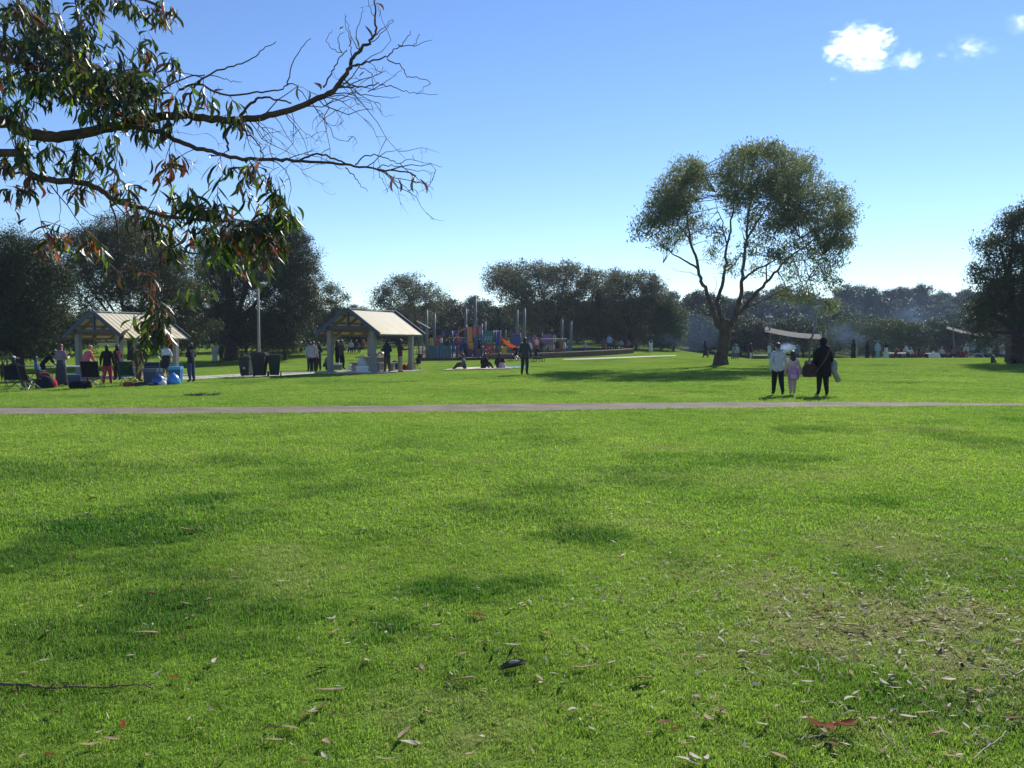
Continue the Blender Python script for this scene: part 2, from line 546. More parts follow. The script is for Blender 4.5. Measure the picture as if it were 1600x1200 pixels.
def grass_object(name, P, rot, scl, idx, dark_patch, dry):
    me = bpy.data.meshes.new(name)
    me.vertices.add(len(P)); me.vertices.foreach_set('co', np.ascontiguousarray(P, dtype=np.float32).ravel())
    def A(n, t, val, key='value'):
        a = me.attributes.new(n, t, 'POINT'); a.data.foreach_set(key, np.ascontiguousarray(val).ravel())
    A('rot', 'FLOAT_VECTOR', rot.astype(np.float32), 'vector')
    A('scl', 'FLOAT_VECTOR', scl.astype(np.float32), 'vector')
    A('idx', 'INT', idx.astype(np.int32))
    A('dark_patch', 'FLOAT', dark_patch.astype(np.float32)); A('dry', 'FLOAT', dry.astype(np.float32))
    o = link(name, me)
    ng = bpy.data.node_groups.new('grass_blades', 'GeometryNodeTree')
    ng.interface.new_socket('Geometry', in_out='INPUT', socket_type='NodeSocketGeometry')
    ng.interface.new_socket('Geometry', in_out='OUTPUT', socket_type='NodeSocketGeometry')
    n, l = ng.nodes, ng.links
    gi, go = n.new('NodeGroupInput'), n.new('NodeGroupOutput')
    ip = n.new('GeometryNodeInstanceOnPoints'); ci = n.new('GeometryNodeCollectionInfo')
    ci.inputs['Collection'].default_value = tufts
    ci.inputs['Separate Children'].default_value = True; ci.inputs['Reset Children'].default_value = True
    def na(nm, t):
        a = n.new('GeometryNodeInputNamedAttribute'); a.data_type = t; a.inputs['Name'].default_value = nm
        return a.outputs['Attribute']
    l.new(gi.outputs[0], ip.inputs['Points']); l.new(ci.outputs[0], ip.inputs['Instance'])
    ip.inputs['Pick Instance'].default_value = True
    l.new(na('idx', 'INT'), ip.inputs['Instance Index'])
    l.new(na('rot', 'FLOAT_VECTOR'), ip.inputs['Rotation'])
    l.new(na('scl', 'FLOAT_VECTOR'), ip.inputs['Scale'])
    l.new(ip.outputs[0], go.inputs[0])
    md = o.modifiers.new('blades', 'NODES'); md.node_group = ng
    return tag(o, kind='stuff')

def grow_grass():
    Ps = []; Sc = []; Wide = []
    bands = [(2.6, 4.2, 1150, 1.0, 0), (4.2, 6.5, 760, 1.1, 0), (6.5, 10, 330, 1.0, 1), (10, 15, 190, 1.15, 1), (15, 24, 85, 1.2, 1), (24, 34, 34, 1.25, 1), (34, 44, 14, 1.3, 1), (44, 56, 5, 1.3, 1)]
    for y0, y1, dens, s, wide in bands:
        hw = y1 * .66 + 2.4
        n = int(2 * hw * (y1 - y0) * dens)
        x = RNG.uniform(-hw, hw, n); y = RNG.uniform(y0, y1, n)
        keep = np.abs(x) < y * .64 + 2.3
        x, y = x[keep], y[keep]
        Ps.append(np.stack([x, y], 1)); Sc.append(np.full(len(x), s)); Wide.append(np.full(len(x), wide))
    # fringes along both edges of the path
    for E in (P_FAR, P_NEAR):
        for a, b in zip(E[:-1], E[1:]):
            k = int((b - a).length * 34)
            t = RNG.uniform(0, 1, k); off = RNG.normal(0, .05, k)
            sgn = .05 if E is P_FAR else -.05
            Ps.append(np.stack([a.x + (b.x - a.x) * t, a.y + (b.y - a.y) * t + off + sgn], 1)); Sc.append(np.full(k, 1.35)); Wide.append(np.ones(k))
    P = np.concatenate(Ps); S = np.concatenate(Sc); W = np.concatenate(Wide)
    fx = np.array([p.x for p in P_FAR]); fy = np.array([p.y for p in P_FAR]); nx_ = np.array([p.x for p in P_NEAR]); ny_ = np.array([p.y for p in P_NEAR])
    on_path = (P[:, 1] < np.interp(P[:, 0], fx, fy) - .03) & (P[:, 1] > np.interp(P[:, 0], nx_, ny_) + .03)
    P, S, W = P[~on_path], S[~on_path], W[~on_path]
    lu, dr = dark_dry(P[:, 0], P[:, 1])
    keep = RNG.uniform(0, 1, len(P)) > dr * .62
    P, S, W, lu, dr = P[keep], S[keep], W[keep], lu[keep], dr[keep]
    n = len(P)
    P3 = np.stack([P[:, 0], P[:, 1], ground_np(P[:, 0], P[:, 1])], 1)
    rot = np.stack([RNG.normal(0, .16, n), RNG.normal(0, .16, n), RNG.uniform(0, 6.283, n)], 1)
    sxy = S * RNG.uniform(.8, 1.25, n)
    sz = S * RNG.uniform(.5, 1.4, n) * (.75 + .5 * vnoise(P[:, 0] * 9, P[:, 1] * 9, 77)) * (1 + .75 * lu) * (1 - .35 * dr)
    idx = RNG.integers(0, 6, n) + (W > 0) * 6
    print('grass tufts', n)
    return grass_object('grass', P3, rot, np.stack([sxy, sxy, sz], 1), idx, lu, dr)
grow_grass()
# ------------------------------------------------------------------ trees
def leaf_quads(C, axis, length, width, bend=0.0, face=None):
    """diamond leaves: centres C (n,3), axes (n,3), lengths and widths (n,)"""
    n = len(C)
    a = axis / np.maximum(np.linalg.norm(axis, axis=1, keepdims=True), 1e-6)
    r_ = RNG.normal(0, 1, (n, 3)) if face is None else face
    s = np.cross(a, r_); s /= np.maximum(np.linalg.norm(s, axis=1, keepdims=True), 1e-6)
    nrm = np.cross(a, s)
    L_, W_ = length[:, None], width[:, None]
    v0 = C - a * L_ * .5; v2 = C + a * L_ * .5 + nrm * L_ * bend
    v1 = C + s * W_ * .5 - a * L_ * .06 + nrm * L_ * bend * .2; v3 = C - s * W_ * .5 - a * L_ * .06 + nrm * L_ * bend * .2
    V = np.stack([v0, v1, v2, v3], 1).reshape(-1, 3)
    Fq = np.arange(4 * n).reshape(n, 4)
    return V, Fq

def clump_points(blobs, n_clump, fill=.42):
    """blobs: (centre, rx, ry, rz, weight). Clump centres spread through the blobs, denser towards their outside."""
    w = np.array([b[4] * b[1] * b[3] for b in blobs]); w = w / w.sum()
    out = []
    for b, k in zip(blobs, RNG.multinomial(n_clump, w)):
        d = RNG.normal(0, 1, (k, 3)); d /= np.linalg.norm(d, axis=1, keepdims=True)
        r_ = RNG.uniform(0, 1, (k, 1)) ** fill
        out.append(np.array(b[0]) + d * r_ * np.array([b[1], b[2], b[3]]))
    return np.concatenate(out)

def crown_mesh(name, clumps, per, crad, leaf, m, droop=.7, flat=.75, wr=.24, jit=.55):
    n = len(clumps)
    k = RNG.poisson(per, n) + 2
    idx = np.repeat(np.arange(n), k)
    N = len(idx)
    cr = RNG.uniform(.6, 1.25, n)[idx][:, None]
    C = clumps[idx] + np.clip(RNG.normal(0, 1, (N, 3)), -1.7, 1.7) * cr * np.array([crad, crad, crad * flat])
    ax = RNG.normal(0, 1, (N, 3)); ax[:, 2] -= droop
    ln = leaf * RNG.uniform(.65, 1.35, N)
    # leaves of a clump turn their faces outwards and up, so that a clump shades as one mass
    out = (C - clumps[idx]); out /= np.maximum(np.linalg.norm(out, axis=1, keepdims=True), 1e-6)
    face = out + np.array([0, 0, .5]) + RNG.normal(0, jit, (N, 3))
    V, Fq = leaf_quads(C, ax, ln, ln * RNG.uniform(wr * .7, wr * 1.3, N), .08, face)
    return np_mesh(name, V, Fq, m)

def curve_pts(a, b, sag, n=6, jit=0.0):
    a, b = Vector(a), Vector(b); L = (b - a).length
    m_ = a.lerp(b, .5) + Vector((random.uniform(-1, 1) * jit * L, random.uniform(-1, 1) * jit * L, sag * L))
    return [(a * (1 - t) ** 2 + m_ * 2 * t * (1 - t) + b * t ** 2) for t in [i / n for i in range(n + 1)]]

def smooth_pts(P, n=3, jit=0.0):
    out = []
    for i in range(len(P) - 1):
        p0, p1, p2, p3 = P[max(i - 1, 0)], P[i], P[i + 1], P[min(i + 2, len(P) - 1)]
        for k in range(n):
            f = k / n
            q = 0.5 * ((2 * p1) + (p2 - p0) * f + (2 * p0 - 5 * p1 + 4 * p2 - p3) * f * f + (3 * p1 - p0 - 3 * p2 + p3) * f ** 3)
            if jit and (i or k): q = q + Vector((random.gauss(0, jit), random.gauss(0, jit), random.gauss(0, jit)))
            out.append(q)
    out.append(P[-1])
    return out

bark_grey = mat('grey_bark', (0.085, 0.064, 0.048), rough=0.95, scale=3, amt=.35, bump=.6, bscale=18, spec=.1)
bark_dark = mat('dark_bark', (0.05, 0.037, 0.028), rough=0.95, scale=5, amt=.35, bump=.6, bscale=25, spec=.1)
def leafmat(name, col, trans=.3, tcol=None, rough=.5, spec=.22, island=.14, hue=.012):
    spec = min(spec, .12)
    return mat(name, col, rough=rough, scale=.5, amt=.22, spec=spec, trans=trans, tcol=tcol, island=island, hue=hue)

def px_blobs(D, defs, back=.55, depth=1.0, width=None):
    """crown lobes given as ellipses seen in the photograph, spread in depth about distance D so that the crown is round"""
    xs = [b[0] - b[2] for b in defs] + [b[0] + b[2] for b in defs]
    xc, hw = (min(xs) + max(xs)) / 2, (max(xs) - min(xs)) / 2
    W = hw / F_PX * D
    out = []
    for b in defs:
        px, py, rx, ry = b[:4]; wt = b[4] if len(b) > 4 else 1.0
        span = W * math.sqrt(max(.05, 1 - ((px - xc) / (hw * 1.1)) ** 2)) * depth * .62
        for s in (-1, 1):
            dd = D + s * random.uniform(.2, 1) * span
            c = at(px, py, dd)
            rX, rZ = rx / F_PX * dd, ry / F_PX * dd
            out.append((c, rX, (rX + rZ) / 2, rZ, wt))
    return out

def limb_tree(t, base, blobs, trunk_r, fork, m, n_limb, sides=7, lean=(0, 0)):
    """trunk with limbs that reach into the crown lobes"""
    mb = MB()
    base = Vector(base)
    top = base + Vector((lean[0], lean[1], fork))
    mb.tube([base + Vector((0, 0, -.25)), base + Vector((lean[0] * .1, lean[1] * .1, fork * .12)), base.lerp(top, .5) + Vector((random.uniform(-.08, .08), 0, 0)), top],
            [trunk_r * 1.35, trunk_r * 1.05, trunk_r * .9, trunk_r * .8], sides + 2)
    pts = []
    bl = list(blobs); random.shuffle(bl)
    for b in bl[:n_limb]:
        c = Vector(b[0]) + Vector((0, 0, b[3] * .3))
        st = base.lerp(top, random.uniform(.75, 1.0))
        P = curve_pts(st, c, random.uniform(-.12, .16), 7, .10)
        r0 = trunk_r * random.uniform(.4, .6)
        mb.tube(P, [r0 * (1 - .86 * i / 7) for i in range(8)], sides - 1, False)
        pts += P[2:]
    part('trunk', mb, m, t, True)
    return pts

def twig_part(t, clumps, nodes, m, n, r0=.03, maxd=5.0):
    if not nodes: return
    A = np.array([tuple(p) for p in nodes]); mb = MB()
    sel = RNG.permutation(len(clumps))[:n]
    for i in sel:
        c = clumps[i]; d = np.linalg.norm(A - c, axis=1); j = int(d.argmin())
        if d[j] > maxd or d[j] < .2: continue
        P = curve_pts(A[j], c, random.uniform(-.06, .12), 4, .12)
        mb.tube(P, [r0, r0 * .8, r0 * .6, r0 * .45, r0 * .25], 4, False)
    part('twigs', mb, m, t)['kind'] = 'stuff'

# ---- the spreading gum that stands alone on the lawn
GUM_D = gp(1126, 570).y
leaf_gum = leafmat('gum_leaf', (0.094, 0.122, 0.060), trans=.42, tcol=(0.17, 0.21, 0.085))
def lone_gum():
    base = gp(1126, 570)
    t = thing('gum_tree', 'lone spreading gum tree with forked trunk standing in the middle of the lawn', 'tree')
    D = base.y
    def pl(pts, d0, d1):
        return [at(px, py, D + d0 + (d1 - d0) * i / max(1, len(pts) - 1)) for i, (px, py) in enumerate(pts)]
    tr = MB()
    P = smooth_pts([base + Vector((-.05, 0, -.3))] + pl([(1126, 569), (1127, 562), (1130, 545), (1132, 528), (1132, 512), (1131, 500)], 0, 0), 3)
    n = len(P)
    tr.tube(P, [.50, .47, .44, .42, .41, .40] + [.40 - .10 * i / n for i in range(n - 6)], 14)
    for a in np.linspace(0, 2 * math.pi, 6)[:-1]:
        q = base + Vector((math.cos(a) * .58, math.sin(a) * .58, -.18))
        tr.tube([base + Vector((math.cos(a) * .2, math.sin(a) * .2, .75)), base + Vector((math.cos(a) * .40, math.sin(a) * .40, .10)), q], [.20, .14, .06], 7)
    part('trunk', tr, bark_grey, t, True)
    limbs = [
        ([(1129, 515), (1120, 505), (1113, 485), (1104, 457), (1096, 440), (1092, 422), (1087, 400), (1078, 375), (1075, 350), (1071, 325), (1067, 298), (1068, 280)], 0, -1.5, .30),
        ([(1092, 422), (1080, 412), (1062, 402), (1045, 392), (1030, 381), (1012, 366)], -.6, -2.2, .13),
        ([(1078, 375), (1062, 352), (1046, 330), (1036, 318)], -1, .8, .09),
        ([(1092, 430), (1070, 425), (1052, 421), (1036, 411)], -.6, 1.5, .04),
        ([(1131, 508), (1124, 485), (1121, 470), (1127, 447), (1134, 420), (1134, 395), (1137, 375), (1142, 352), (1145, 332), (1148, 308), (1152, 285)], 0, 1.8, .27),
        ([(1136, 380), (1131, 362), (1126, 340), (1120, 322), (1118, 300)], .8, 2.6, .10),
        ([(1122, 470), (1115, 458), (1120, 440), (1112, 430)], .3, 1.0, .05),
        ([(1135, 423), (1148, 412), (1158, 398), (1168, 385)], .6, -1, .07),
        ([(1133, 524), (1143, 505), (1152, 485), (1157, 462), (1159, 440), (1162, 415), (1164, 392), (1167, 362), (1170, 330), (1172, 300), (1176, 265)], 0, .6, .33),
        ([(1160, 438), (1177, 425), (1195, 415), (1212, 405), (1228, 390), (1250, 372)], .1, -2.4, .14),
        ([(1166, 375), (1180, 350), (1198, 325), (1212, 300), (1222, 275)], .4, 2.0, .13),
        ([(1141, 505), (1150, 494), (1165, 478), (1180, 460), (1195, 443), (1210, 427), (1223, 412), (1233, 402), (1252, 390), (1270, 375), (1290, 352)], 0, 2.8, .26),
        ([(1196, 442), (1198, 425), (1200, 405), (1206, 380), (1218, 350), (1232, 320)], 1.1, -.6, .10),
        ([(1223, 412), (1242, 409), (1262, 404), (1286, 398)], 1.8, -.5, .08),
        ([(1158, 484), (1178, 476), (1200, 465), (1225, 452), (1245, 443), (1262, 437)], .4, -1.8, .12),
        ([(1225, 452), (1250, 455), (1275, 462), (1292, 474)], -1.2, -2.2, .05),
        ([(1252, 390), (1275, 372), (1296, 345), (1310, 325)], 2.2, 3.0, .09)]
    nodes = []
    for pts, a, b, r0 in limbs:
        P = smooth_pts(pl(pts, a, b), 3, .035)
        n = len(P) - 1
        mb = MB(); r0 *= .64; mb.tube(P, [r0 * (1 - .84 * (i / n) ** .75) for i in range(n + 1)], 8, False)
        part('limb', mb, bark_grey, t, True)
        nodes += P[n // 3:]
    defs = [(1072, 283, 34, 36, 1.3), (1048, 312, 34, 34, 1.2), (1026, 342, 32, 30), (1066, 345, 34, 36, .8), (1004, 358, 18, 16, .7), (1040, 378, 26, 20, .55),
            (1085, 265, 18, 18, 1), (1140, 272, 28, 34, 1.1), (1162, 246, 26, 20, 1.2), (1196, 238, 34, 18, 1.3), (1222, 250, 30, 26, 1.2), (1150, 305, 32, 32, .9), (1192, 290, 46, 38, 1.1),
            (1236, 282, 40, 36, 1.1), (1262, 258, 14, 18, 1), (1274, 300, 34, 26, 1.0), (1306, 302, 20, 16, 1), (1320, 335, 22, 26, 1.1), (1292, 342, 38, 34, 1), (1244, 338, 44, 34, 1),
            (1198, 352, 40, 28, .8), (1172, 392, 22, 18, .5), (1120, 402, 16, 18, .42), (1116, 360, 18, 34, .35), (1228, 392, 38, 20, .8), (1282, 382, 44, 24, .95), (1312, 375, 24, 24, 1), (1296, 410, 26, 16, .8),
            (1262, 432, 42, 12, .8), (1300, 440, 14, 10, .7), (1240, 458, 28, 15, .9), (1300, 482, 19, 13, .9), (1270, 470, 22, 11, .7), (1180, 420, 26, 14, .35), (1145, 420, 18, 22, .4)]
    blobs = px_blobs(D, defs, depth=.95)
    cl = clump_points(blobs, 1350, .5)
    me = crown_mesh('crown', cl, 46, .34, .22, leaf_gum, droop=.9, wr=.27)
    link('crown', me, t)
    twig_part(t, cl, nodes, bark_dark, 650, .028, 4.0)
lone_gum()

# ---- trees along the edges of the park: base, distance, crown lobes as seen, leaves
def edge_tree(name, label, base, defs, n_cl, per, crad, leaf, m, trunk_r, fork, n_limb=7, bark=bark_dark, twigs=0, depth=.9, droop=.6, group=None, fill=.42, lean=(0, 0), wr=.26, jit=.30):
    t = thing(name, label, 'tree', group=group)
    blobs = px_blobs(base.y, defs, depth=depth)
    nodes = limb_tree(t, base, blobs, trunk_r, fork, bark, n_limb, lean=lean)
    cl = clump_points(blobs, n_cl, fill)
    link('crown', crown_mesh('crown', cl, int(per * 2.1), crad, leaf * .78, m, droop=droop, wr=wr, jit=jit), t)
    if twigs: twig_part(t, cl, nodes, bark, twigs, .03, 5)
    return t
leaf_pine = leafmat('she_oak_leaf', (0.025, 0.042, 0.009), trans=.2, rough=.6, spec=.2)
leaf_olive = leafmat('olive_leaf', (0.078, 0.086, 0.030), trans=.28, rough=.5, spec=.35)
leaf_dark = leafmat('dark_leaf', (0.028, 0.046, 0.009), trans=.24, rough=.5, spec=.3)
leaf_brown = leafmat('dusty_leaf', (0.115, 0.124, 0.064), trans=.3, rough=.6, spec=.25)
leaf_scrub = leafmat('scrub_leaf', (0.032, 0.058, 0.020), trans=.2, rough=.6, spec=.2)
leaf_scrub2 = leafmat('pale_scrub_leaf', (0.062, 0.095, 0.030), trans=.25, rough=.6, spec=.2)

edge_tree('she_oak', 'dense dark she-oak at the left edge beside the nearer shelter', gd(30, 52),
          [(15, 395, 55, 40), (60, 410, 42, 45), (20, 450, 70, 45), (75, 470, 38, 40), (10, 500, 60, 40), (60, 520, 45, 32), (-60, 430, 60, 70), (100, 440, 18, 25), (30, 540, 60, 20), (-70, 520, 60, 40)],
          950, 62, .41, .27, leaf_pine, .35, 1.6, 9, depth=.8, droop=.2, wr=.2)
edge_tree('olive_gum', 'grey-green feathery gum rising behind the roof of the left shelter', gd(205, 64),
          [(180, 365, 48, 28), (150, 385, 42, 34), (215, 380, 45, 36), (120, 420, 26, 34), (250, 410, 42, 40), (175, 430, 52, 40), (225, 455, 60, 38), (285, 440, 35, 45), (130, 470, 30, 26, .5), (290, 480, 38, 30, .8), (210, 500, 60, 20, .5), (300, 515, 40, 22, .8)],
          880, 48, .42, .27, leaf_olive, .3, 2.6, 10, twigs=250, depth=.8, droop=.7)
edge_tree('shade_tree', 'big dense dark shade tree with a stout trunk behind the lamp pole', gp(361, 563),
          [(430, 372, 48, 30), (385, 375, 45, 30), (345, 395, 40, 36), (465, 395, 32, 36), (420, 415, 55, 40), (480, 430, 25, 34), (360, 440, 45, 40), (450, 460, 48, 36), (485, 470, 22, 26), (400, 480, 60, 26, .8), (340, 480, 36, 28, .8), (320, 430, 22, 40, .8), (440, 495, 45, 18, .9), (330, 510, 26, 16, .7), (410, 512, 60, 18, .8), (460, 520, 36, 16, .7), (350, 492, 30, 20, .7)],
          1250, 64, .40, .26, leaf_dark, .62, 2.2, 12, bark=bark_dark, twigs=150, depth=.95, droop=.5)
edge_tree('grey_tree', 'thin grey feathery tree just right of the big dark shade tree', gd(520, 84),
          [(520, 470, 22, 28, .6), (505, 495, 30, 24), (530, 500, 20, 20), (515, 448, 14, 14, .5), (500, 520, 35, 16)],
          240, 26, .42, .34, leaf_brown, .14, 1.6, 6, twigs=120, depth=.8, droop=.3)
edge_tree('round_tree', 'pale sparse tree with an open round crown behind the shelter with the yellowed roof', gd(655, 104),
          [(640, 450, 40, 22, .9), (605, 462, 28, 20, .7), (680, 462, 24, 22, .8), (640, 475, 45, 20, .7), (595, 475, 18, 14, .5), (660, 490, 30, 18, .6), (625, 440, 22, 12, .8)],
          330, 22, .42, .34, leaf_brown, .2, 2.6, 10, bark=bark_grey, twigs=260, depth=.9, droop=.2, wr=.3)
edge_tree('spreading_tree', 'broad flat-topped grey-green tree with a dark trunk behind the playground poles', gd(868, 96),
          [(790, 432, 34, 20), (835, 425, 42, 18, 1.1), (885, 430, 42, 20, 1.1), (925, 440, 30, 22), (800, 455, 36, 20), (850, 455, 45, 25), (905, 460, 40, 26), (770, 440, 16, 14, .6), (870, 490, 55, 26), (820, 490, 34, 24, .9), (920, 500, 38, 28), (860, 520, 60, 18, .8), (945, 475, 25, 30)],
          900, 32, .48, .38, leaf_brown, .34, 3.0, 11, twigs=260, depth=.8, droop=.3)
edge_tree('twin_tree', 'second broad grey tree right of the flat-topped one behind the low wall', gd(985, 100),
          [(965, 440, 30, 18), (1000, 440, 32, 16), (1025, 455, 20, 20), (960, 470, 35, 26), (1010, 478, 35, 26), (985, 505, 50, 24), (940, 515, 30, 20), (1035, 490, 20, 24), (1000, 530, 50, 14, .8)],
          700, 32, .48, .38, leaf_brown, .3, 2.4, 9, twigs=220, depth=.8, droop=.3)
edge_tree('wattle_tree', 'small yellowish-green wattle at the right end of the grey trees', gd(1052, 98),
          [(1048, 480, 18, 16), (1058, 500, 16, 20), (1040, 515, 22, 18), (1060, 525, 14, 14), (1035, 535, 24, 10)],
          220, 28, .45, .36, leaf_scrub2, .14, 1.4, 5, depth=.9, droop=.3)
edge_tree('park_tree', 'tall dark tree cut by the right edge of the lawn beside the second shade sail', gp(1588, 567),
          [(1590, 345, 30, 22, .9), (1560, 385, 40, 22), (1600, 385, 40, 30), (1545, 420, 28, 24), (1590, 430, 45, 34), (1640, 400, 40, 50), (1560, 460, 40, 30), (1620, 470, 50, 36), (1535, 490, 24, 30, .8), (1580, 500, 50, 24), (1540, 520, 28, 18, .6), (1640, 520, 40, 30), (1615, 330, 20, 20)],
          430, 62, .40, .26, leaf_dark, .42, 2.4, 11, twigs=200, depth=.9, droop=.7)

# ---- bushes and the wooded rise behind the park
def bush_tree(name, label, px, d, defs, n_cl, per, m, group=None, crad=.48, leaf=.30):
    return edge_tree(name, label, gd(px, d), defs, int(n_cl * .5), int(per * 2.0), crad, leaf, m, .16, 1.0, 5, depth=.75, droop=.1, group=group, fill=.35, wr=.4)
for px, d, defs, m, lab in [
    (705, 116, [(700, 495, 36, 26), (680, 512, 30, 26), (725, 500, 34, 28), (705, 525, 50, 18)], leaf_dark, 'round dark bush behind the climbing net and blue playground panels'),
    (790, 118, [(770, 495, 38, 24), (800, 500, 36, 26), (760, 520, 40, 20), (810, 525, 40, 18)], leaf_scrub, 'dark bush behind the tallest playground pole'),
    (1335, 104, [(1310, 510, 30, 16), (1350, 505, 36, 16), (1330, 528, 50, 20), (1375, 520, 28, 20), (1300, 535, 30, 14), (1375, 540, 40, 14)], leaf_scrub2, 'sunlit green bush mass behind the black-robed people on the far lawn'),
    (1410, 106, [(1400, 515, 26, 16), (1425, 520, 26, 18), (1405, 538, 45, 16)], leaf_scrub2, 'smaller sunlit bush behind the long white picnic table'),
    (1480, 108, [(1470, 518, 26, 18), (1500, 515, 28, 22), (1480, 538, 40, 14)], leaf_scrub, 'dull green bush behind the blue barbecue smoke near the second shade sail'),
    (1255, 110, [(1240, 515, 34, 22), (1265, 530, 30, 20), (1215, 532, 30, 16)], leaf_scrub, 'dark bush behind the first shade sail'),
    (1105, 114, [(1090, 512, 26, 24), (1120, 520, 30, 22), (1100, 538, 36, 12)], leaf_scrub, 'dark bush seen behind the trunk of the lone gum'),
    (1170, 114, [(1165, 515, 30, 22), (1190, 525, 26, 18), (1165, 538, 34, 12)], leaf_scrub, 'dark bush just right of the trunk of the lone gum'),
    (470, 90, [(450, 505, 30, 26), (480, 510, 30, 22), (465, 525, 40, 16)], leaf_dark, 'dark understorey bush left of the yellow-roofed shelter'),
    (445, 74, [(440, 525, 22, 20), (420, 520, 20, 22), (450, 535, 18, 10)], leaf_olive, 'low olive bush behind the rubbish bins'),
    (555, 100, [(548, 500, 26, 20), (575, 505, 30, 20), (560, 520, 40, 12)], leaf_scrub, 'dull bush behind the gable of the yellow-roofed shelter'),
    (625, 108, [(615, 505, 30, 16), (645, 510, 26, 18), (625, 525, 40, 12)], leaf_scrub, 'dull bush below the pale sparse tree'),
    (100, 84, [(95, 515, 40, 22), (130, 520, 40, 20), (100, 535, 60, 14)], leaf_scrub, 'dark bush between the she-oak and the left shelter'),
    (270, 86, [(250, 515, 40, 24), (290, 520, 40, 22), (270, 535, 60, 14)], leaf_dark, 'dark bush behind the right end of the left shelter'),
    (385, 92, [(370, 515, 36, 24), (410, 520, 34, 22), (390, 535, 50, 12)], leaf_scrub, 'dark bush behind the stout trunk of the shade tree'),
    (10, 84, [(0, 525, 50, 24), (-60, 520, 60, 30), (30, 540, 60, 12)], leaf_scrub, 'dark bush under the she-oak at the left edge')]:
    bush_tree('bush', lab, px, d, defs, 260 if d > 80 else 200, 30, m)

HILL_LABELS = 'dark bushy tree on the wooded rise behind the park'
protos = []
for k in range(6):
    t = thing('hill_tree', HILL_LABELS, 'tree', group='trees on the wooded rise')
    h = 6.2
    blobs = []
    for _ in range(9):
        a = random.uniform(0, 6.28); r_ = random.uniform(0, 2.3)
        z = random.uniform(1.5, 5.2) - r_ * .25
        blobs.append((Vector((r_ * math.cos(a), r_ * math.sin(a), z)), random.uniform(1.1, 1.9), random.uniform(1.1, 1.9), random.uniform(.8, 1.3), 1))
    limb_tree(t, (0, 0, 0), blobs, .2, 1.3, bark_dark, 5, 5)
    cl = clump_points(blobs, 95, .3)
    link('crown', crown_mesh('crown', cl, 120, .40, .25, (leaf_scrub, leaf_dark, leaf_scrub2)[k % 3] if k < 5 else leaf_scrub, droop=.1, wr=.5, jit=.28), t)
    protos.append(t)
spots = []
for row, (d0, step) in enumerate([(124, 46), (140, 44), (158, 46), (178, 46), (200, 44), (222, 44)]):
    px = -90 + (row % 2) * 22
    while px < 1720:
        d = d0 + random.uniform(-7, 7)
        if d0 < 150 or px > 480 or d0 < 170:
            spots.append((px + random.uniform(-12, 12), d))
        px += step * random.uniform(.85, 1.25) * (130 / d0) ** .6
for i, (px, d) in enumerate(spots):
    p = gd(px, d)
    s = random.uniform(.75, 1.3) * (1.0 + .0016 * (d - 124)) * (.82 if px < 620 else 1.0)
    k = i % len(protos)
    tone = ('dull grey-green', 'dark green', 'pale green', 'dull grey-green', 'dark green', 'dull grey-green')[k]
    where = ('behind the she-oak', 'behind the left shelter', 'behind the big shade tree', 'behind the yellow-roofed shelter', 'behind the playground', 'behind the low wall', 'behind the lone gum', 'behind the first shade sail', 'behind the far picnic tables', 'behind the barbecue smoke', 'behind the right tree')[int(np.searchsorted([90, 300, 440, 640, 830, 1050, 1210, 1330, 1450, 1540], px))]
    lab = '%s bushy tree on the %s of the wooded rise %s' % (tone, 'foot' if d < 150 else 'slope' if d < 190 else 'crest', where)
    if i < len(protos):
        t = protos[i]; t['label'] = lab; t.location = p; t.rotation_euler = (0, 0, random.uniform(0, 6.28)); t.scale = (s, s, s)
    else:
        copy_tree(protos[k], p, random.uniform(0, 6.28), scale=s, label=lab)
print('hill trees', len(spots))
# ------------------------------------------------------------------ picnic shelters
post_paint = mat('grey_blue_paint', (0.21, 0.205, 0.20), rough=.7, scale=3, amt=.12, bump=.15, bscale=30)
barge_paint = mat('blue_barge_paint', (0.045, 0.062, 0.095), rough=.6, scale=4, amt=.15)
timber = mat('rafter_timber', (0.20, 0.15, 0.10), rough=.85, scale=6, amt=.25, bump=.2)
slab_mat = mat('slab_concrete', (0.36, 0.33, 0.29), rough=.9, scale=1.5, amt=.18, bump=.3, bscale=30)

def roof_material():
    """pale corrugated sheet, yellow-brown with lichen and dust towards the eaves (object z is the height below the ridge)"""
    m = bpy.data.materials.new('weathered_roof_sheet')
    nt, N, L = nodes_of(m)
    out = N.new('ShaderNodeOutputMaterial'); bs = N.new('ShaderNodeBsdfPrincipled')
    tc = N.new('ShaderNodeTexCoord'); sp = N.new('ShaderNodeSeparateXYZ'); L.new(tc.outputs['Object'], sp.inputs[0])
    nz = N.new('ShaderNodeTexNoise'); nz.inputs['Scale'].default_value = 1.6; nz.inputs['Detail'].default_value = 6; L.new(tc.outputs['Object'], nz.inputs['Vector'])
    mr = N.new('ShaderNodeMapRange'); mr.inputs['From Min'].default_value = 3.35; mr.inputs['From Max'].default_value = 2.15; L.new(sp.outputs['Z'], mr.inputs['Value'])
    mu = N.new('ShaderNodeMath'); mu.operation = 'MULTIPLY'; L.new(mr.outputs[0], mu.inputs[0])
    m2 = N.new('ShaderNodeMapRange'); m2.inputs['From Min'].default_value = .3; m2.inputs['From Max'].default_value = .65; L.new(nz.outputs['Fac'], m2.inputs['Value']); L.new(m2.outputs[0], mu.inputs[1])
    mx = N.new('ShaderNodeMix'); mx.data_type = 'RGBA'; L.new(mu.outputs[0], mx.inputs[0])
    mx.inputs[6].default_value = (0.48, 0.44, 0.33, 1); mx.inputs[7].default_value = (0.42, 0.34, 0.15, 1)
    L.new(mx.outputs[2], bs.inputs['Base Color']); bs.inputs['Roughness'].default_value = .6; bs.inputs['Specular IOR Level'].default_value = .25
    L.new(bs.outputs[0], out.inputs['Surface'])
    return m
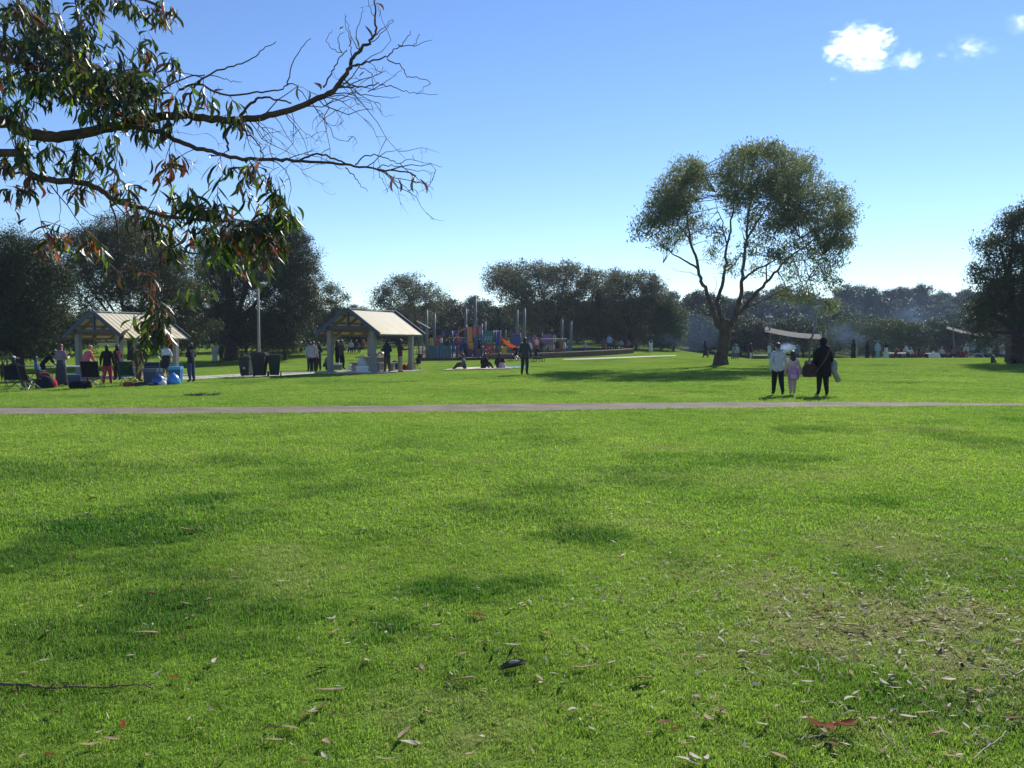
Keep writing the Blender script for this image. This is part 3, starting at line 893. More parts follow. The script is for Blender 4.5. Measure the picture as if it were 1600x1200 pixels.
ROOF = roof_material()

def shelter(label, apex, theta, L_=4.5, W=3.9, zr=3.38, ze=2.06, hpost=2.2):
    """gabled open shelter: local +X runs along the ridge from the near gable, local Y across it"""
    t = thing('picnic_shelter', label, 'shelter', (apex.x, apex.y, gz(apex.x, apex.y)), theta, 'picnic shelters')
    mb = MB(); mb.box((L_ / 2, 0, .02), (L_ + .3, W + .1, .12)); part('slab', mb, slab_mat, t)
    h = W / 2
    sl = math.atan2(zr - ze, h)
    for s in (-1, 1):
        # corrugated sheet with real ripples
        n = 60; V = []; Fq = []
        for i in range(n + 1):
            x = L_ * i / n; rip = .022 * (1 if (i // 2) % 2 else -1) * .5
            for k in range(2):
                y = s * (h if k else .02); z = (ze if k else zr - .02) + rip
                V.append((x, y, z)); V.append((x, y, z - .022))
        for i in range(n):
            a = i * 4
            Fq += [(a, a + 4, a + 6, a + 2), (a + 1, a + 3, a + 7, a + 5), (a + 2, a + 6, a + 7, a + 3), (a, a + 1, a + 5, a + 4)]
        mb = MB(); mb.add(V, Fq); mb.add([V[0], V[1], V[3], V[2]], [(0, 1, 2, 3)])
        e = n * 4; mb.add([V[e], V[e + 1], V[e + 3], V[e + 2]], [(3, 2, 1, 0)])
        part('roof', mb, ROOF, t)
        # barge boards at both gables, gutter at the eave
        for x in (-.03, L_ + .03):
            mb = MB(); mb.beam((x, s * .03, zr + .0), (x, s * (h + .05), ze - .02), .045, .2); part('barge_board', mb, barge_paint, t)
        mb = MB(); mb.beam((0, s * (h - .04), ze - .05), (L_, s * (h - .04), ze - .05), .04, .1); part('fascia', mb, timber, t)
        mb = MB(); mb.beam((.3, s * (h - .62), hpost - .04 + .16), (L_ - .3, s * (h - .62), hpost + .12), .1, .18); part('top_plate', mb, timber, t)
        for k in range(4):
            x = .45 + (L_ - .9) * k / 3
            mb = MB(); mb.beam((x, s * .05, zr - .16), (x, s * (h - .12), ze - .04), .06, .12); part('rafter', mb, timber, t)
        for x, q in ((.36, .6), (L_ - .36, .6)):
            mb = MB(); mb.box((x, s * (h - q), hpost / 2 + .05), (.24, .24, hpost)); part('post', mb, post_paint, t)
    mb = MB(); mb.beam((0, 0, zr + .03), (L_, 0, zr + .03), .22, .03); part('ridge_cap', mb, mat('ridge_sheet', (.58, .57, .54), rough=.5), t)
    for x in (.1, L_ - .1):
        mb = MB(); mb.beam((x, -h * .72, ze + .36), (x, h * .72, ze + .36), .08, .14); part('tie_beam', mb, barge_paint, t)
        mb = MB(); mb.beam((x, 0, ze + .42), (x, 0, zr - .1), .1, .1); part('king_post', mb, barge_paint, t)
    for k in range(3):
        for s in (-1, 1):
            f = (k + .6) / 3.2
            y = s * h * f; z = zr - (zr - ze) * f - .09
            mb = MB(); mb.beam((.05, y, z), (L_ - .05, y, z), .05, .07); part('purlin', mb, timber, t)
    return t

def frame_of(apex, theta, z=None):
    M = Matrix.Translation((apex.x, apex.y, gz(apex.x, apex.y) if z is None else z)) @ Matrix.Rotation(theta, 4, 'Z')
    return lambda x, y, z=0.0: M @ Vector((x, y, z))

AP_R, TH_R = gd(543, 43.0), R(66)
AP_L, TH_L = gd(146, 41.6), R(70)
shelter('picnic shelter with lichen-yellowed roof standing right of the three bins', AP_R, TH_R)
shelter('picnic shelter half hidden by hanging leaves at the left of the lawn', AP_L, TH_L, L_=4.6)
SR, SL = frame_of(AP_R, TH_R), frame_of(AP_L, TH_L)

# far shelter glimpsed behind the right one
# ------------------------------------------------------------------ concrete tables and food under the shelters
stone = mat('table_concrete', (0.30, 0.28, 0.26), rough=.85, scale=5, amt=.15, bump=.2)
def picnic_table(label, loc, rz, L_=2.0):
    t = thing('picnic_table', label, 'table', loc, rz, 'concrete tables under the shelters')
    mb = MB(); mb.box((0, 0, .74), (L_, .8, .08)); part('tabletop', mb, stone, t)
    for x in (-.6, .6):
        mb = MB(); mb.box((x * L_ / 2, 0, .35), (.3, .5, .7)); part('pedestal', mb, stone, t)
    return t
def bench(label, loc, rz, L_=1.9):
    t = thing('bench', label, 'bench', loc, rz, 'benches under the shelters')
    mb = MB(); mb.box((0, 0, .43), (L_, .32, .06)); part('seat', mb, stone, t)
    for x in (-.35, .35):
        mb = MB(); mb.box((x * L_, 0, .2), (.22, .26, .4)); part('leg', mb, stone, t)
    return t
def on(f, x, y, z=0.0):
    return f(x, y, z + .08)
picnic_table('grey concrete table loaded with food under the yellow-roofed shelter', on(SR, 2.3, -.1), TH_R, 2.3)
bench('concrete bench on the near side of the loaded table', on(SR, 2.3, -.85), TH_R)
bench('concrete bench on the far side of the loaded table', on(SR, 2.3, .7), TH_R)
picnic_table('grey concrete table under the left shelter behind the hanging leaves', on(SL, 2.3, 0), TH_L, 2.2)
bench('concrete bench beside the table under the left shelter', on(SL, 2.3, -.8), TH_L)

plastic_w = mat('white_plastic', (0.62, 0.62, 0.60), rough=.5, scale=6, amt=.08, spec=.4)
plastic_bag = mat('plastic_bag', (0.66, 0.66, 0.64), rough=.35, scale=9, amt=.15, bump=.7, bscale=12, trans=.3)
def col_plastic(n, c, rough=.4): return mat(n, c, rough=rough, scale=6, amt=.12, spec=.4)
def bag_lump(name, label, cat, loc, r_, m, group=None, n=.16, knot=True, rz=0):
    """a soft bag that sags onto the ground with its neck gathered"""
    mb = MB()
    a, b, c = r_
    prof = [(.03, 0), (a * .9, .0), (a * 1.05, c * .18), (a, c * .45), (a * .78, c * .70), (a * .42, c * .88), (a * .22, c * .96), (a * .12, c * 1.04)] if knot else \
           [(.03, 0), (a * .95, 0), (a * 1.05, c * .3), (a * .95, c * .7), (a * .6, c * .95), (.03, c)]
    mb.lathe(prof, 14, fold=n * .6, nf=5, squash=b / a)
    mb.v = [(x * random.uniform(1 - n * .5, 1 + n * .5), y * random.uniform(1 - n * .5, 1 + n * .5), z) for x, y, z in mb.v]
    o = link(name, mb.mesh(name, m, True), None, loc, rz)
    return tag(o, label, cat, group)
def bowl(name, label, cat, loc, r_, h, m):
    mb = MB(); mb.lathe([(.01, .0), (r_ * .6, .0), (r_, h), (r_ * .93, h), (r_ * .55, .02), (.01, .02)], 14, caps=False)
    return tag(link(name, mb.mesh(name, m, True), None, loc), label, cat)
tz = .80
bowl('tray', 'white tray of flatbread at the left end of the loaded table', 'tray', on(SR, 1.5, .1, tz - .0), .24, .06, plastic_w)
bag_lump('food_bag', 'reddish brown food parcel in the middle of the loaded table', 'bag', on(SR, 2.2, -.1, tz), (.24, .18, .2), col_plastic('red_brown_wrap', (.22, .06, .04)), knot=False)
bag_lump('bread_bag', 'bag of pale bread rolls at the right end of the loaded table', 'bag', on(SR, 3.1, -.05, tz), (.2, .2, .26), col_plastic('bread', (.5, .36, .18)))
bowl('bowl', 'white bowl standing in front of the red food parcel', 'bowl', on(SR, 2.45, -.32, tz), .12, .1, plastic_w)
bag_lump('shopping_bag', 'blue shopping bag at the far end of the loaded table', 'bag', on(SR, 2.75, .25, tz), (.16, .12, .28), col_plastic('blue_bag', (.05, .12, .35)))

def cool_box(label, loc, rz, size, m, ml, name='cool_box', group=None, handle=True):
    t = thing(name, label, 'cool box', loc, rz, group)
    a, b, c = size
    mb = MB(); vs = []
    for z, k in ((0, .9), (c * .8, 1.0)):
        vs += [(-a / 2 * k, -b / 2 * k, z), (a / 2 * k, -b / 2 * k, z), (a / 2 * k, b / 2 * k, z), (-a / 2 * k, b / 2 * k, z)]
    mb.add(vs, [(3, 2, 1, 0), (0, 1, 5, 4), (1, 2, 6, 5), (2, 3, 7, 6), (3, 0, 4, 7), (4, 5, 6, 7)])
    part('body', mb, m, t)
    mb = MB(); mb.box((0, 0, c * .8 + .002 + c * .1), (a * 1.06, b * 1.06, c * .2)); part('lid', mb, ml, t)
    if handle:
        mb = MB(); mb.tube([(-a * .55, 0, c * .7), (-a * .55, 0, c * 1.12), (a * .55, 0, c * 1.12), (a * .55, 0, c * .7)], .012, 5); part('handle', mb, ml, t)
    return t
p = gp(566, 583.5)
cool_box('white foam cool box on the grass in front of the loaded table', p, R(8), (.62, .42, .4), plastic_w, mat('white_lid', (.7, .7, .7), rough=.5), handle=False)
bag_lump('plastic_bag', 'crumpled white plastic bag sitting on the foam cool box', 'bag', p + Vector((-.02, 0, .402)), (.24, .18, .42), plastic_bag, n=.22)
bag_lump('plastic_bag', 'smaller white plastic bag on the slab left of the foam cool box', 'bag', gp(548, 580.5) + Vector((0, 0, .1)), (.16, .14, .3), plastic_bag, n=.22)
cool_box('grey cool box on the slab beside the left front post', gp(527, 580) + Vector((0, 0, .085)), R(20), (.5, .32, .34), col_plastic('grey_plastic', (.16, .17, .18)), plastic_w)
bag_lump('backpack', 'dark blue bag on the slab right of the khaki-trousered man', 'bag', gp(617, 580) + Vector((0, 0, .085)), (.2, .15, .5), cloth((.02, .025, .06)), knot=False)
bag_lump('backpack', 'maroon bag by the right rear post of the yellow-roofed shelter', 'bag', gp(641, 578) + Vector((0, 0, .02)), (.2, .15, .42), cloth((.14, .02, .03)), knot=False)
bag_lump('backpack', 'red bag standing between the beige-trousered man and the rear post', 'bag', gp(632, 579), (.14, .11, .36), cloth((.30, .03, .03)), knot=False)

# ------------------------------------------------------------------ bins and lamp pole
bin_body = mat('dark_green_bin', (0.012, 0.022, 0.018), rough=.55, scale=3, amt=.25, spec=.35)
bin_black = mat('black_bin', (0.012, 0.012, 0.013), rough=.55, scale=3, amt=.25, spec=.35)
def wheelie_bin(label, loc, rz, m, s=1.0, badge=False):
    t = thing('wheelie_bin', label, 'bin', loc, rz, 'rubbish bins by the lamp pole')
    t.scale = (s, s, s)
    mb = MB(); vs = []
    for z, wx, wy, oy in ((.06, .44, .46, .02), (.98, .60, .66, 0)):
        vs += [(-wx / 2, -wy / 2 + oy, z), (wx / 2, -wy / 2 + oy, z), (wx / 2, wy / 2 + oy, z), (-wx / 2, wy / 2 + oy, z)]
    mb.add(vs, [(3, 2, 1, 0), (0, 1, 5, 4), (1, 2, 6, 5), (2, 3, 7, 6), (3, 0, 4, 7), (4, 5, 6, 7)])
    mb.box((0, 0, .96), (.65, .70, .06))
    part('body', mb, m, t)
    mb = MB(); mb.box((0, -.02, 1.03), (.64, .72, .05)); mb.box((0, -.02, 1.065), (.5, .55, .03)); part('lid', mb, m, t)
    mb = MB(); mb.tube([(-.24, .36, .95), (-.24, .46, .98), (.24, .46, .98), (.24, .36, .95)], .02, 6); part('handle', mb, m, t)
    for sx in (-1, 1):
        mb = MB(); mb.tube([(sx * .27, .27, .12), (sx * .33, .27, .12)], .11, 12); part('wheel', mb, bin_black, t)
    if badge:
        mb = MB(); mb.tube([(0, -.268, .45), (0, -.280, .45)], .075, 14); part('badge', mb, mat('bin_badge', (.30, .30, .30)), t)
    return t
p = gp(385, 588.5); wheelie_bin('dark green wheelie bin with round badge, leftmost of the three beside the lamp pole', p, R(-6), bin_body, .95, True)
p = gp(406, 588.8); wheelie_bin('tallest black bin in the middle of the three, in front of the lamp pole', p, R(3), bin_black, 1.12)
p = gp(429, 587.8); wheelie_bin('dark bin with its handle side showing, rightmost of the three', p, R(15), bin_body, 1.0)

pole_mat = mat('galvanised_pole', (0.24, 0.22, 0.18), rough=.7, scale=2, amt=.18)
t = thing('lamp_pole', 'tall slim grey lamp pole rising behind the three rubbish bins', 'lamp pole', gd(405, 44.5))
mb = MB(); mb.tube([(0, 0, -.2), (0, 0, 1.0), (0, 0, 4.8)], [.085, .075, .055], 10); part('pole', mb, pole_mat, t, True)
mb = MB(); mb.tube([(0, 0, 0), (0, 0, .06)], .17, 10); part('base_plate', mb, pole_mat, t)
mb = MB(); mb.tube([(0, 0, 4.7), (.0, .1, 4.85), (.0, .55, 4.92)], .035, 6); part('arm', mb, pole_mat, t)
mb = MB(); mb.ell((0, .75, 4.92), (.13, .32, .07), 10, 6); part('lamp_head', mb, pole_mat, t, True)

# ------------------------------------------------------------------ shade sails on leaning poles
sail_mat = mat('shade_cloth', (0.105, 0.10, 0.09), rough=.9, scale=4, amt=.12, trans=.06, spec=.05)
steel = mat('pole_steel', (0.14, 0.145, 0.15), rough=.6, scale=2, amt=.14)
def sail(label, d, base, top, boom, cloth_px, second=None):
    """leaning mast with stays holding up one long strip of shade cloth"""
    b = gd(base[0], d); o = thing('shade_sail', label, 'shade sail', b, 0, 'shade sails over the far lawn')
    def l(px, py, dd=0): return at(px, py, d + dd) - b
    mb = MB(); mb.tube([Vector((0, 0, -.2)), l(*top)], [.10, .07], 8); part('mast', mb, steel, o, True)
    if second:
        q = gd(second[0][0], d) - b
        mb = MB(); mb.tube([q + Vector((0, 0, -.2)), l(*second[1])], [.12, .08], 8); part('mast', mb, steel, o, True)
    for a, c in boom:
        mb = MB(); mb.tube([l(*a), l(*c)], .035, 5); part('stay', mb, steel, o)
    mb = MB()
    (ax, ay), (bx, by), th = cloth_px
    V = []; n = 10
    for i in range(n + 1):
        f = i / n
        for k, (dd, dz) in enumerate(((-2.2, th), (2.2, -1.5))):
            p_ = l(ax + (bx - ax) * f, ay + (by - ay) * f + dz + 5 * math.sin(math.pi * f) * .5, dd)
            V.append(p_)
    Fq = [(2 * i, 2 * i + 2, 2 * i + 3, 2 * i + 1) for i in range(n)]
    mb.add(V, Fq)
    mb.add([v - Vector((0, 0, .03)) for v in V], [f[::-1] for f in Fq])
    part('sail_cloth', mb, sail_mat, o)
    return o
sail('tan shade sail slung between two leaning poles right of the lone gum', 74, (1209, 556), (1200, 493),
     [((1200, 497), (1195, 513)), ((1200, 497), (1218, 515)), ((1272, 503), (1256, 520)), ((1274, 502), (1283, 526))], ((1195, 512), (1284, 524), 6), ((1262, 557), (1275, 497)))
sail('tan shade sail seen edge-on above the blue smoke at the right', 78, (1492, 560), (1489, 499),
     [((1489, 502), (1479, 511)), ((1489, 502), (1502, 515))], ((1479, 511), (1548, 523), 2.5), ((1552, 560), (1553, 516)))

# ------------------------------------------------------------------ low wall round the playground
wall_mat = mat('brown_block', (0.15, 0.085, 0.055), rough=.9, scale=4, amt=.25, bump=.4)
cap_mat = mat('wall_capping', (0.34, 0.27, 0.20), rough=.85, scale=3, amt=.15)
def low_wall():
    pts = [gp(px, py) for px, py in [(768, 561.2), (800, 560.8), (835, 560.0), (870, 558.6), (905, 557.0), (935, 555.4), (962, 553.8), (988, 551.8)]]
    P = []
    for i in range(len(pts) - 1):
        for k in range(3): P.append(pts[i].lerp(pts[i + 1], k / 3))
    P.append(pts[-1])
    t = thing('low_wall', 'low curved brown block wall with pale capping along the front of the playground', 'wall', P[0])
    for a, b in zip(P[:-1], P[1:]):
        h = .42
        d = (b - a).normalized() * .004
        a2, b2 = a - P[0] + d, b - P[0] - d
        for r_ in range(2):
            za = -.05 + r_ * .225
            mb = MB(); mb.beam(a2 + Vector((0, 0, za + .11)), b2 + Vector((0, 0, za + .11)), .30, .215); part('block', mb, wall_mat, t)
        mb = MB(); mb.beam(a2 + Vector((0, 0, h + .02)), b2 + Vector((0, 0, h + .02)), .36, .07); part('coping', mb, cap_mat, t)
    return P
WALL = low_wall()
def edging():
    pts = [gp(px, py) for px, py in [(650, 563.6), (690, 563.4), (730, 563), (764, 562.2)]]
    t = thing('timber_edging', 'low dark sleeper edging in front of the teal playground panels', 'edging', pts[0])
    for a, b in zip(pts[:-1], pts[1:]):
        for k in range(2):
            c, d = a.lerp(b, k / 2) - pts[0], a.lerp(b, (k + .985) / 2) - pts[0]
            mb = MB(); mb.beam(c + Vector((0, 0, .10)), d + Vector((0, 0, .10)), .2, .24); part('sleeper', mb, mat('dark_sleeper', (.05, .038, .03), scale=5, amt=.3), t)
edging()

# ------------------------------------------------------------------ playground
PD = 74.0
def PW(px, py, d=PD): return at(px, py, d)
teal = col_plastic('teal_panel', (0.02, 0.11, 0.14)); blue = col_plastic('blue_panel', (0.02, 0.05, 0.22)); red = col_plastic('red_panel', (0.35, 0.02, 0.03))
orange = col_plastic('orange_slide', (0.65, 0.20, 0.02)); yellow = col_plastic('yellow_panel', (0.60, 0.36, 0.02)); purple = col_plastic('purple_panel', (0.20, 0.07, 0.24)); pink = col_plastic('pink_panel', (0.40, 0.14, 0.16))
rubber = mat('playground_mulch', (0.12, 0.08, 0.055), rough=.95, scale=6, amt=.3, bump=.4)
pb = gd(760, PD)
mb = MB(); V = []; Fq = []
for i in range(41):
    px = 655 + 335 * i / 40
    n0 = float(np.interp(px, [655, 765, 830, 900, 945, 990], [71.6, 72.0, 73.6, 78.5, 84, 91]))
    for k in range(17):
        q = gd(px, n0 + (98 - n0) * k / 16); V.append((q.x, q.y, q.z + .03))
for i in range(40):
    for k in range(16): a = i * 17 + k; Fq.append((a, a + 17, a + 18, a + 1))
mb.add(V, Fq)
tag(link('playground_surface', mb.mesh('playground_surface', rubber)), kind='structure')

def playground():
    t = thing('playground_structure', 'colourful climbing frame with orange slide, red and blue panels behind the picnickers', 'playground', pb)
    def panel(name, x0, y0, x1, y1, m, d=PD, th=.06, lab=None, arch=False):
        a, b = PW(x0, y1, d) - pb, PW(x1, y0, d) - pb
        mb = MB()
        if arch:
            n = 10; f = []
            w, h = b.x - a.x, b.z - a.z
            for i in range(n + 1):
                an = math.pi * i / n
                f.append((a.x + w / 2 - math.cos(an) * w / 2, a.z + h * .65 + math.sin(an) * h * .35))
            f += [(b.x, a.z), (a.x, a.z)]
            V = [(x, a.y - th / 2, z) for x, z in f] + [(x, a.y + th / 2, z) for x, z in f]
            k = len(f)
            mb.add(V, [tuple(range(k)), tuple(range(2 * k - 1, k - 1, -1))] + [(i, k + i, k + (i + 1) % k, (i + 1) % k) for i in range(k)])
        else:
            mb.box(((a.x + b.x) / 2, (a.y + b.y) / 2, (a.z + b.z) / 2), (b.x - a.x, th, b.z - a.z))
        o = part(name, mb, m, t)
        if lab: o['label'] = lab
        return o
    def post(px, top, d, m=steel, bot=None, r_=.06):
        g = gd(px, d); z1 = PW(px, top, d).z
        mb = MB(); mb.tube([(g.x - pb.x, g.y - pb.y, g.z - pb.z - .1), (g.x - pb.x, g.y - pb.y, z1 - pb.z)], r_, 8); return part('post', mb, m, t, True)
    # blue low fence of panels on the left, with gaps
    for i in range(7):
        x = 668 + i * 5.3
        panel('fence_panel', x, 539.5 + (i % 2), x + 4.9, 561.5, teal if i != 3 else blue, 73)
    for i in range(4):
        x = 706 + i * 6
        panel('rail', x, 536 + (i % 2) * 3, x + 4.6, 549, (teal, purple, blue, pink)[i], 75)
    # decks
    for x0, x1, y, d in ((728, 756, 543, 75), (752, 772, 537, 73.6), (774, 790, 532, 75), (800, 814, 540, 76), (834, 868, 541, 77)):
        a, b = PW(x0, y, d) - pb, PW(x1, y, d) - pb
        mb = MB(); mb.box(((a.x + b.x) / 2, a.y + .6, a.z), (b.x - a.x, 1.3, .08)); part('deck', mb, blue, t)
    for px, top, d in ((729, 508, 74.4), (741, 508, 74.4), (753, 506, 74.4), (771, 516, 73.2), (753, 516, 73.2), (775, 516, 74.6), (782, 516, 74.6), (790, 516, 76), (800, 521, 75.6), (813, 521, 75.6), (835, 524, 76.6), (847, 520, 76.6), (866, 522, 76.6), (878, 527, 77), (888, 531, 77), (707, 517, 75), (716, 517, 76)):
        post(px, top, d, blue if int(px) % 2 else steel, r_=.055)
    panel('panel', 730, 511, 738, 535, orange, 74.4, lab='orange tower panel'); panel('panel', 729.5, 536, 740, 545, yellow, 74.6)
    for i in range(3):
        panel('roof_panel', 739.5 + i * 4.4, 509, 743.3 + i * 4.4, 527, pink if i != 1 else red, 74.3, arch=True, lab='pink and red arched roof panel')
    panel('panel', 744, 523, 752, 537, teal, 73.8)
    panel('panel', 754, 517, 770, 535.5, teal, 73, lab='teal panel with slots')
    for i in range(3):
        a, b = PW(757.5 + i * 4, 532, 72.95) - pb, PW(760.5 + i * 4, 525, 72.95) - pb
        mb = MB(); mb.beam((a.x, a.y, a.z), (b.x, b.y, b.z), .05, .10); part('slot', mb, mat('slot_grey', (.25, .35, .38)), t)
    panel('panel', 755.5, 538, 771.5, 561, red, 72.8, arch=True, lab='red arched panel with round holes')
    for k, (x, y) in enumerate([(760, 546), (765, 544), (763, 552), (767, 554), (759, 556)]):
        c = PW(x, y, 72.72) - pb
        mb = MB(); mb.tube([(c.x, c.y, c.z), (c.x, c.y - .03, c.z)], .06, 8); part('hole', mb, plastic_w, t)
    panel('panel', 776, 518, 781, 540, blue, 74.2)
    # crowded middle: uprights, steps and coloured rails between the two towers
    for k, (x0, y0, x1, y1, m_, dd) in enumerate([(695, 530, 699, 548, blue, 77), (701, 538, 705, 560, purple, 74.5), (712, 540, 716, 561, teal, 74.2), (722, 528, 727, 545, blue, 76.5), (716, 530, 721, 541, pink, 77), (730, 547, 738, 561, blue, 74.8),
                                                (742, 540, 748, 560, purple, 75.2), (749, 545, 753, 560, teal, 74.8), (774, 541, 779, 559, steel, 74.4), (804, 542, 810, 556, red, 76), (815, 530, 822, 545, purple, 77.5), (824, 528, 830, 541, blue, 77.5), (838, 541, 845, 553, blue, 76.8),
                                                (868, 540, 873, 552, teal, 77), (880, 533, 885, 549, purple, 77.4), (683, 524, 688, 535, red, 77), (672, 528, 677, 538, yellow, 77)]):
        panel('panel', x0, y0, x1, y1, m_, dd)
    for x0, x1, y in ((683, 700, 530), (700, 728, 527), (708, 726, 533), (742, 756, 533), (786, 800, 527), (812, 833, 533)):
        panel('rail', x0, y, x1, y + 1.3, random.choice([blue, red, yellow, purple]), 76.2)
    # white tunnel rail and blue towers
    panel('rail', 771, 516.6, 780, 518.4, plastic_w, 74.5)
    panel('panel', 800, 523, 813, 540, blue, 75.4)
    panel('panel', 799, 521.2, 813, 523, purple, 75.3)
    # slide: a chute with side walls
    a, b = PW(783, 531, 73.8) - pb, PW(811, 548.5, 73.0) - pb
    mb = MB(); n = 12; V = []; Fq = []
    for i in range(n + 1):
        f = i / n; z = a.z + (b.z - a.z) * (f ** .9) - .10 * math.sin(math.pi * f)
        c = Vector((a.x + (b.x - a.x) * f, a.y + (b.y - a.y) * f, z))
        for dy, dz in ((-.3, .34), (-.3, 0), (.3, 0), (.3, .34)):
            V.append(c + Vector((0, dy, dz)))
    for i in range(n):
        for k in range(3): Fq.append((i * 4 + k, i * 4 + k + 4, i * 4 + k + 5, i * 4 + k + 1))
    mb.add(V, Fq)
    mb.add([v + Vector((0, 0, -.04)) for v in V], [f[::-1] for f in Fq])
    part('slide', mb, orange, t, True)
    c = PW(787, 549, 73.2) - pb
    mb = MB(); mb.tube([(c.x - .25, c.y, c.z), (c.x + .25, c.y, c.z)], .34, 14); part('barrel', mb, yellow, t, True)
    # right wing
    panel('panel', 833, 526, 845, 546, red, 76.4, arch=True); panel('panel', 849, 522.5, 862, 538, purple, 76.6); panel('panel', 846, 540, 853, 551, blue, 76.4); panel('panel', 855, 541, 862, 551, teal, 76.4)
    panel('rail', 845, 528.6, 886, 529.8, plastic_w, 76.2); panel('rail', 826, 539.2, 843, 540.6, plastic_w, 76)
    panel('panel', 864, 524, 869, 545, yellow, 76.6); panel('panel', 873, 531, 879, 549, mat('timber_panel', (.25, .12, .05)), 76.6)
    panel('panel', 887, 532, 894, 552, teal, 77, arch=True, lab='teal end panel by the last pole')
    panel('panel', 690, 517, 695, 525, blue, 76); panel('panel', 704, 516, 717, 524, blue, 76)
    a, b = PW(712, 524, 75.5) - pb, PW(729, 513, 75.5) - pb
    for q in (0, .35):
        mb = MB(); mb.tube([a + Vector((0, q, 0)), a.lerp(b, .5) + Vector((0, q, .15)), b + Vector((0, q, 0))], .05, 6); part('climbing_arch', mb, orange, t)
    return t
playground()

# climbing net beside the shelter
def climbing_net():
    b = gd(655, 70); t = thing('climbing_net', 'spidery rope climbing net between the right shelter and the playground', 'climbing net', b)
    mb = MB(); rope = mat('dark_rope', (.05, .045, .04), rough=.9)
    H = PW(655, 522, 70).z - b.z
    for k in range(7):
        a = 2 * math.pi * k / 7
        mb = MB(); mb.tube([(.9 * math.cos(a), .9 * math.sin(a), 0), (.12 * math.cos(a), .12 * math.sin(a), H)], .022, 4); part('rope', mb, rope, t)
    for z in (.5, 1.0, 1.5):
        r_ = .9 - .78 * z / H
        mb = MB(); mb.tube([(r_ * math.cos(2 * math.pi * k / 14), r_ * math.sin(2 * math.pi * k / 14), z) for k in range(15)], .018, 4, False); part('ring_rope', mb, rope, t)
    mb = MB(); mb.tube([(0, 0, -.1), (0, 0, H + .1)], .05, 7); part('mast', mb, steel, t)
climbing_net()

POLES = [(667, 484, 72, 'leftmost tall grey pole of the playground, above the blue panels'), (679, 490, 76, 'tall grey pole close beside the leftmost one'),
         (728, 482, 76, 'tall grey pole left of the orange playground tower'), (743, 465, 76, 'tallest grey pole, rising over the pink-roofed playground tower'), (758, 502, 78, 'short grey pole above the teal slotted panel'),
         (808, 484, 76, 'tall grey pole above the foot of the orange slide'), (819.5, 482, 73.5, 'tall grey pole behind the head of the lone standing man'),
         (878, 499, 78, 'grey pole at the right end of the white playground rail'), (892, 502, 78, 'last grey pole on the right, beside the teal end panel')]
proto = None
for px, top, d, lab in POLES:
    g = gd(px, d); H = at(px, top, d).z - g.z
    t = thing('playground_pole', lab, 'pole', g, 0, 'tall poles of the playground')
    mb = MB(); mb.tube([(0, 0, -.2), (0, 0, H * .5), (0, 0, H)], [.125, .12, .11], 10); part('pole', mb, steel, t, True)
    mb = MB(); mb.tube([(0, 0, H), (0, 0, H + .05)], [.13, .10], 10); part('cap', mb, steel, t)
t = thing('solar_panel_light', 'tilted flat panel on a thin pole between the shelter and the playground', 'light', gd(660, 69))
H = at(660, 505, 69).z - gd(660, 69).z
mb = MB(); mb.tube([(0, 0, -.1), (0, 0, H)], .045, 7); part('pole', mb, steel, t)
mb = MB(); mb.beam((-.45, 0, H + .18), (.65, 0, H - .42), .5, .05); part('panel', mb, mat('panel_frame', (.45, .46, .47), rough=.4), t)

# ------------------------------------------------------------------ camp chairs, folding tables, strollers, picnic rugs
def camp_chair(label, loc, rz, col, s=1.0):
    m = cloth(col); t = thing('camp_chair', label, 'camp chair', loc, rz, 'folding camp chairs'); t.scale = (s, s, s)
    fm = mat('chair_tube', (.10, .10, .11), rough=.4, metal=.5)
    mb = MB(); V = []
    for i in range(5):
        f = i / 4
        for k in range(5):
            u = k / 4
            V.append((-.26 + .52 * u, .2 - .42 * f, .44 - .05 * math.sin(math.pi * u) - .05 * f))
    mb.add(V, [(i * 5 + k, i * 5 + k + 1, (i + 1) * 5 + k + 1, (i + 1) * 5 + k) for i in range(4) for k in range(4)]); part('seat', mb, m, t, True)
    mb = MB(); V = []
    for i in range(5):
        f = i / 4
        for k in range(5):
            u = k / 4
            V.append((-.28 + .56 * u, -.22 - .12 * f - .05 * math.sin(math.pi * u), .38 + .54 * f))
    mb.add(V, [(i * 5 + k, i * 5 + k + 1, (i + 1) * 5 + k + 1, (i + 1) * 5 + k) for i in range(4) for k in range(4)]); part('backrest', mb, m, t, True)
    for sx in (-1, 1):
        for a, b in (((sx * .28, .24, .01), (sx * -.27, -.2, .42)), ((sx * .28, -.26, .01), (sx * -.27, .2, .44)), ((sx * .29, .26, .01), (sx * .29, -.22, .45)), ((sx * .29, -.26, .01), (sx * .29, .24, .60))):
            mb = MB(); mb.tube([a, b], .012, 5); part('leg', mb, fm, t)
        mb = MB(); mb.tube([(sx * .29, -.2, .3), (sx * .29, -.36, .94)], .012, 5); part('back_frame', mb, fm, t)
        mb = MB(); mb.beam((sx * .31, .24, .62), (sx * .31, -.26, .64), .07, .02); part('armrest', mb, m, t)
    return t
def folding_table(label, loc, rz, L_=1.8, W=.75, col=(.6, .6, .58), h=.72):
    t = thing('folding_table', label, 'table', loc, rz, 'folding tables on the grass')
    mb = MB(); mb.box((0, 0, h), (L_, W, .04)); part('tabletop', mb, mat('table_%d' % int(col[0] * 99), col, rough=.5), t)
    for sx in (-1, 1):
        for sy in (-1, 1):
            mb = MB(); mb.tube([(sx * L_ * .42, sy * W * .4, 0), (sx * L_ * .36, sy * W * .34, h - .02)], .016, 5); part('leg', mb, steel, t)
    return t
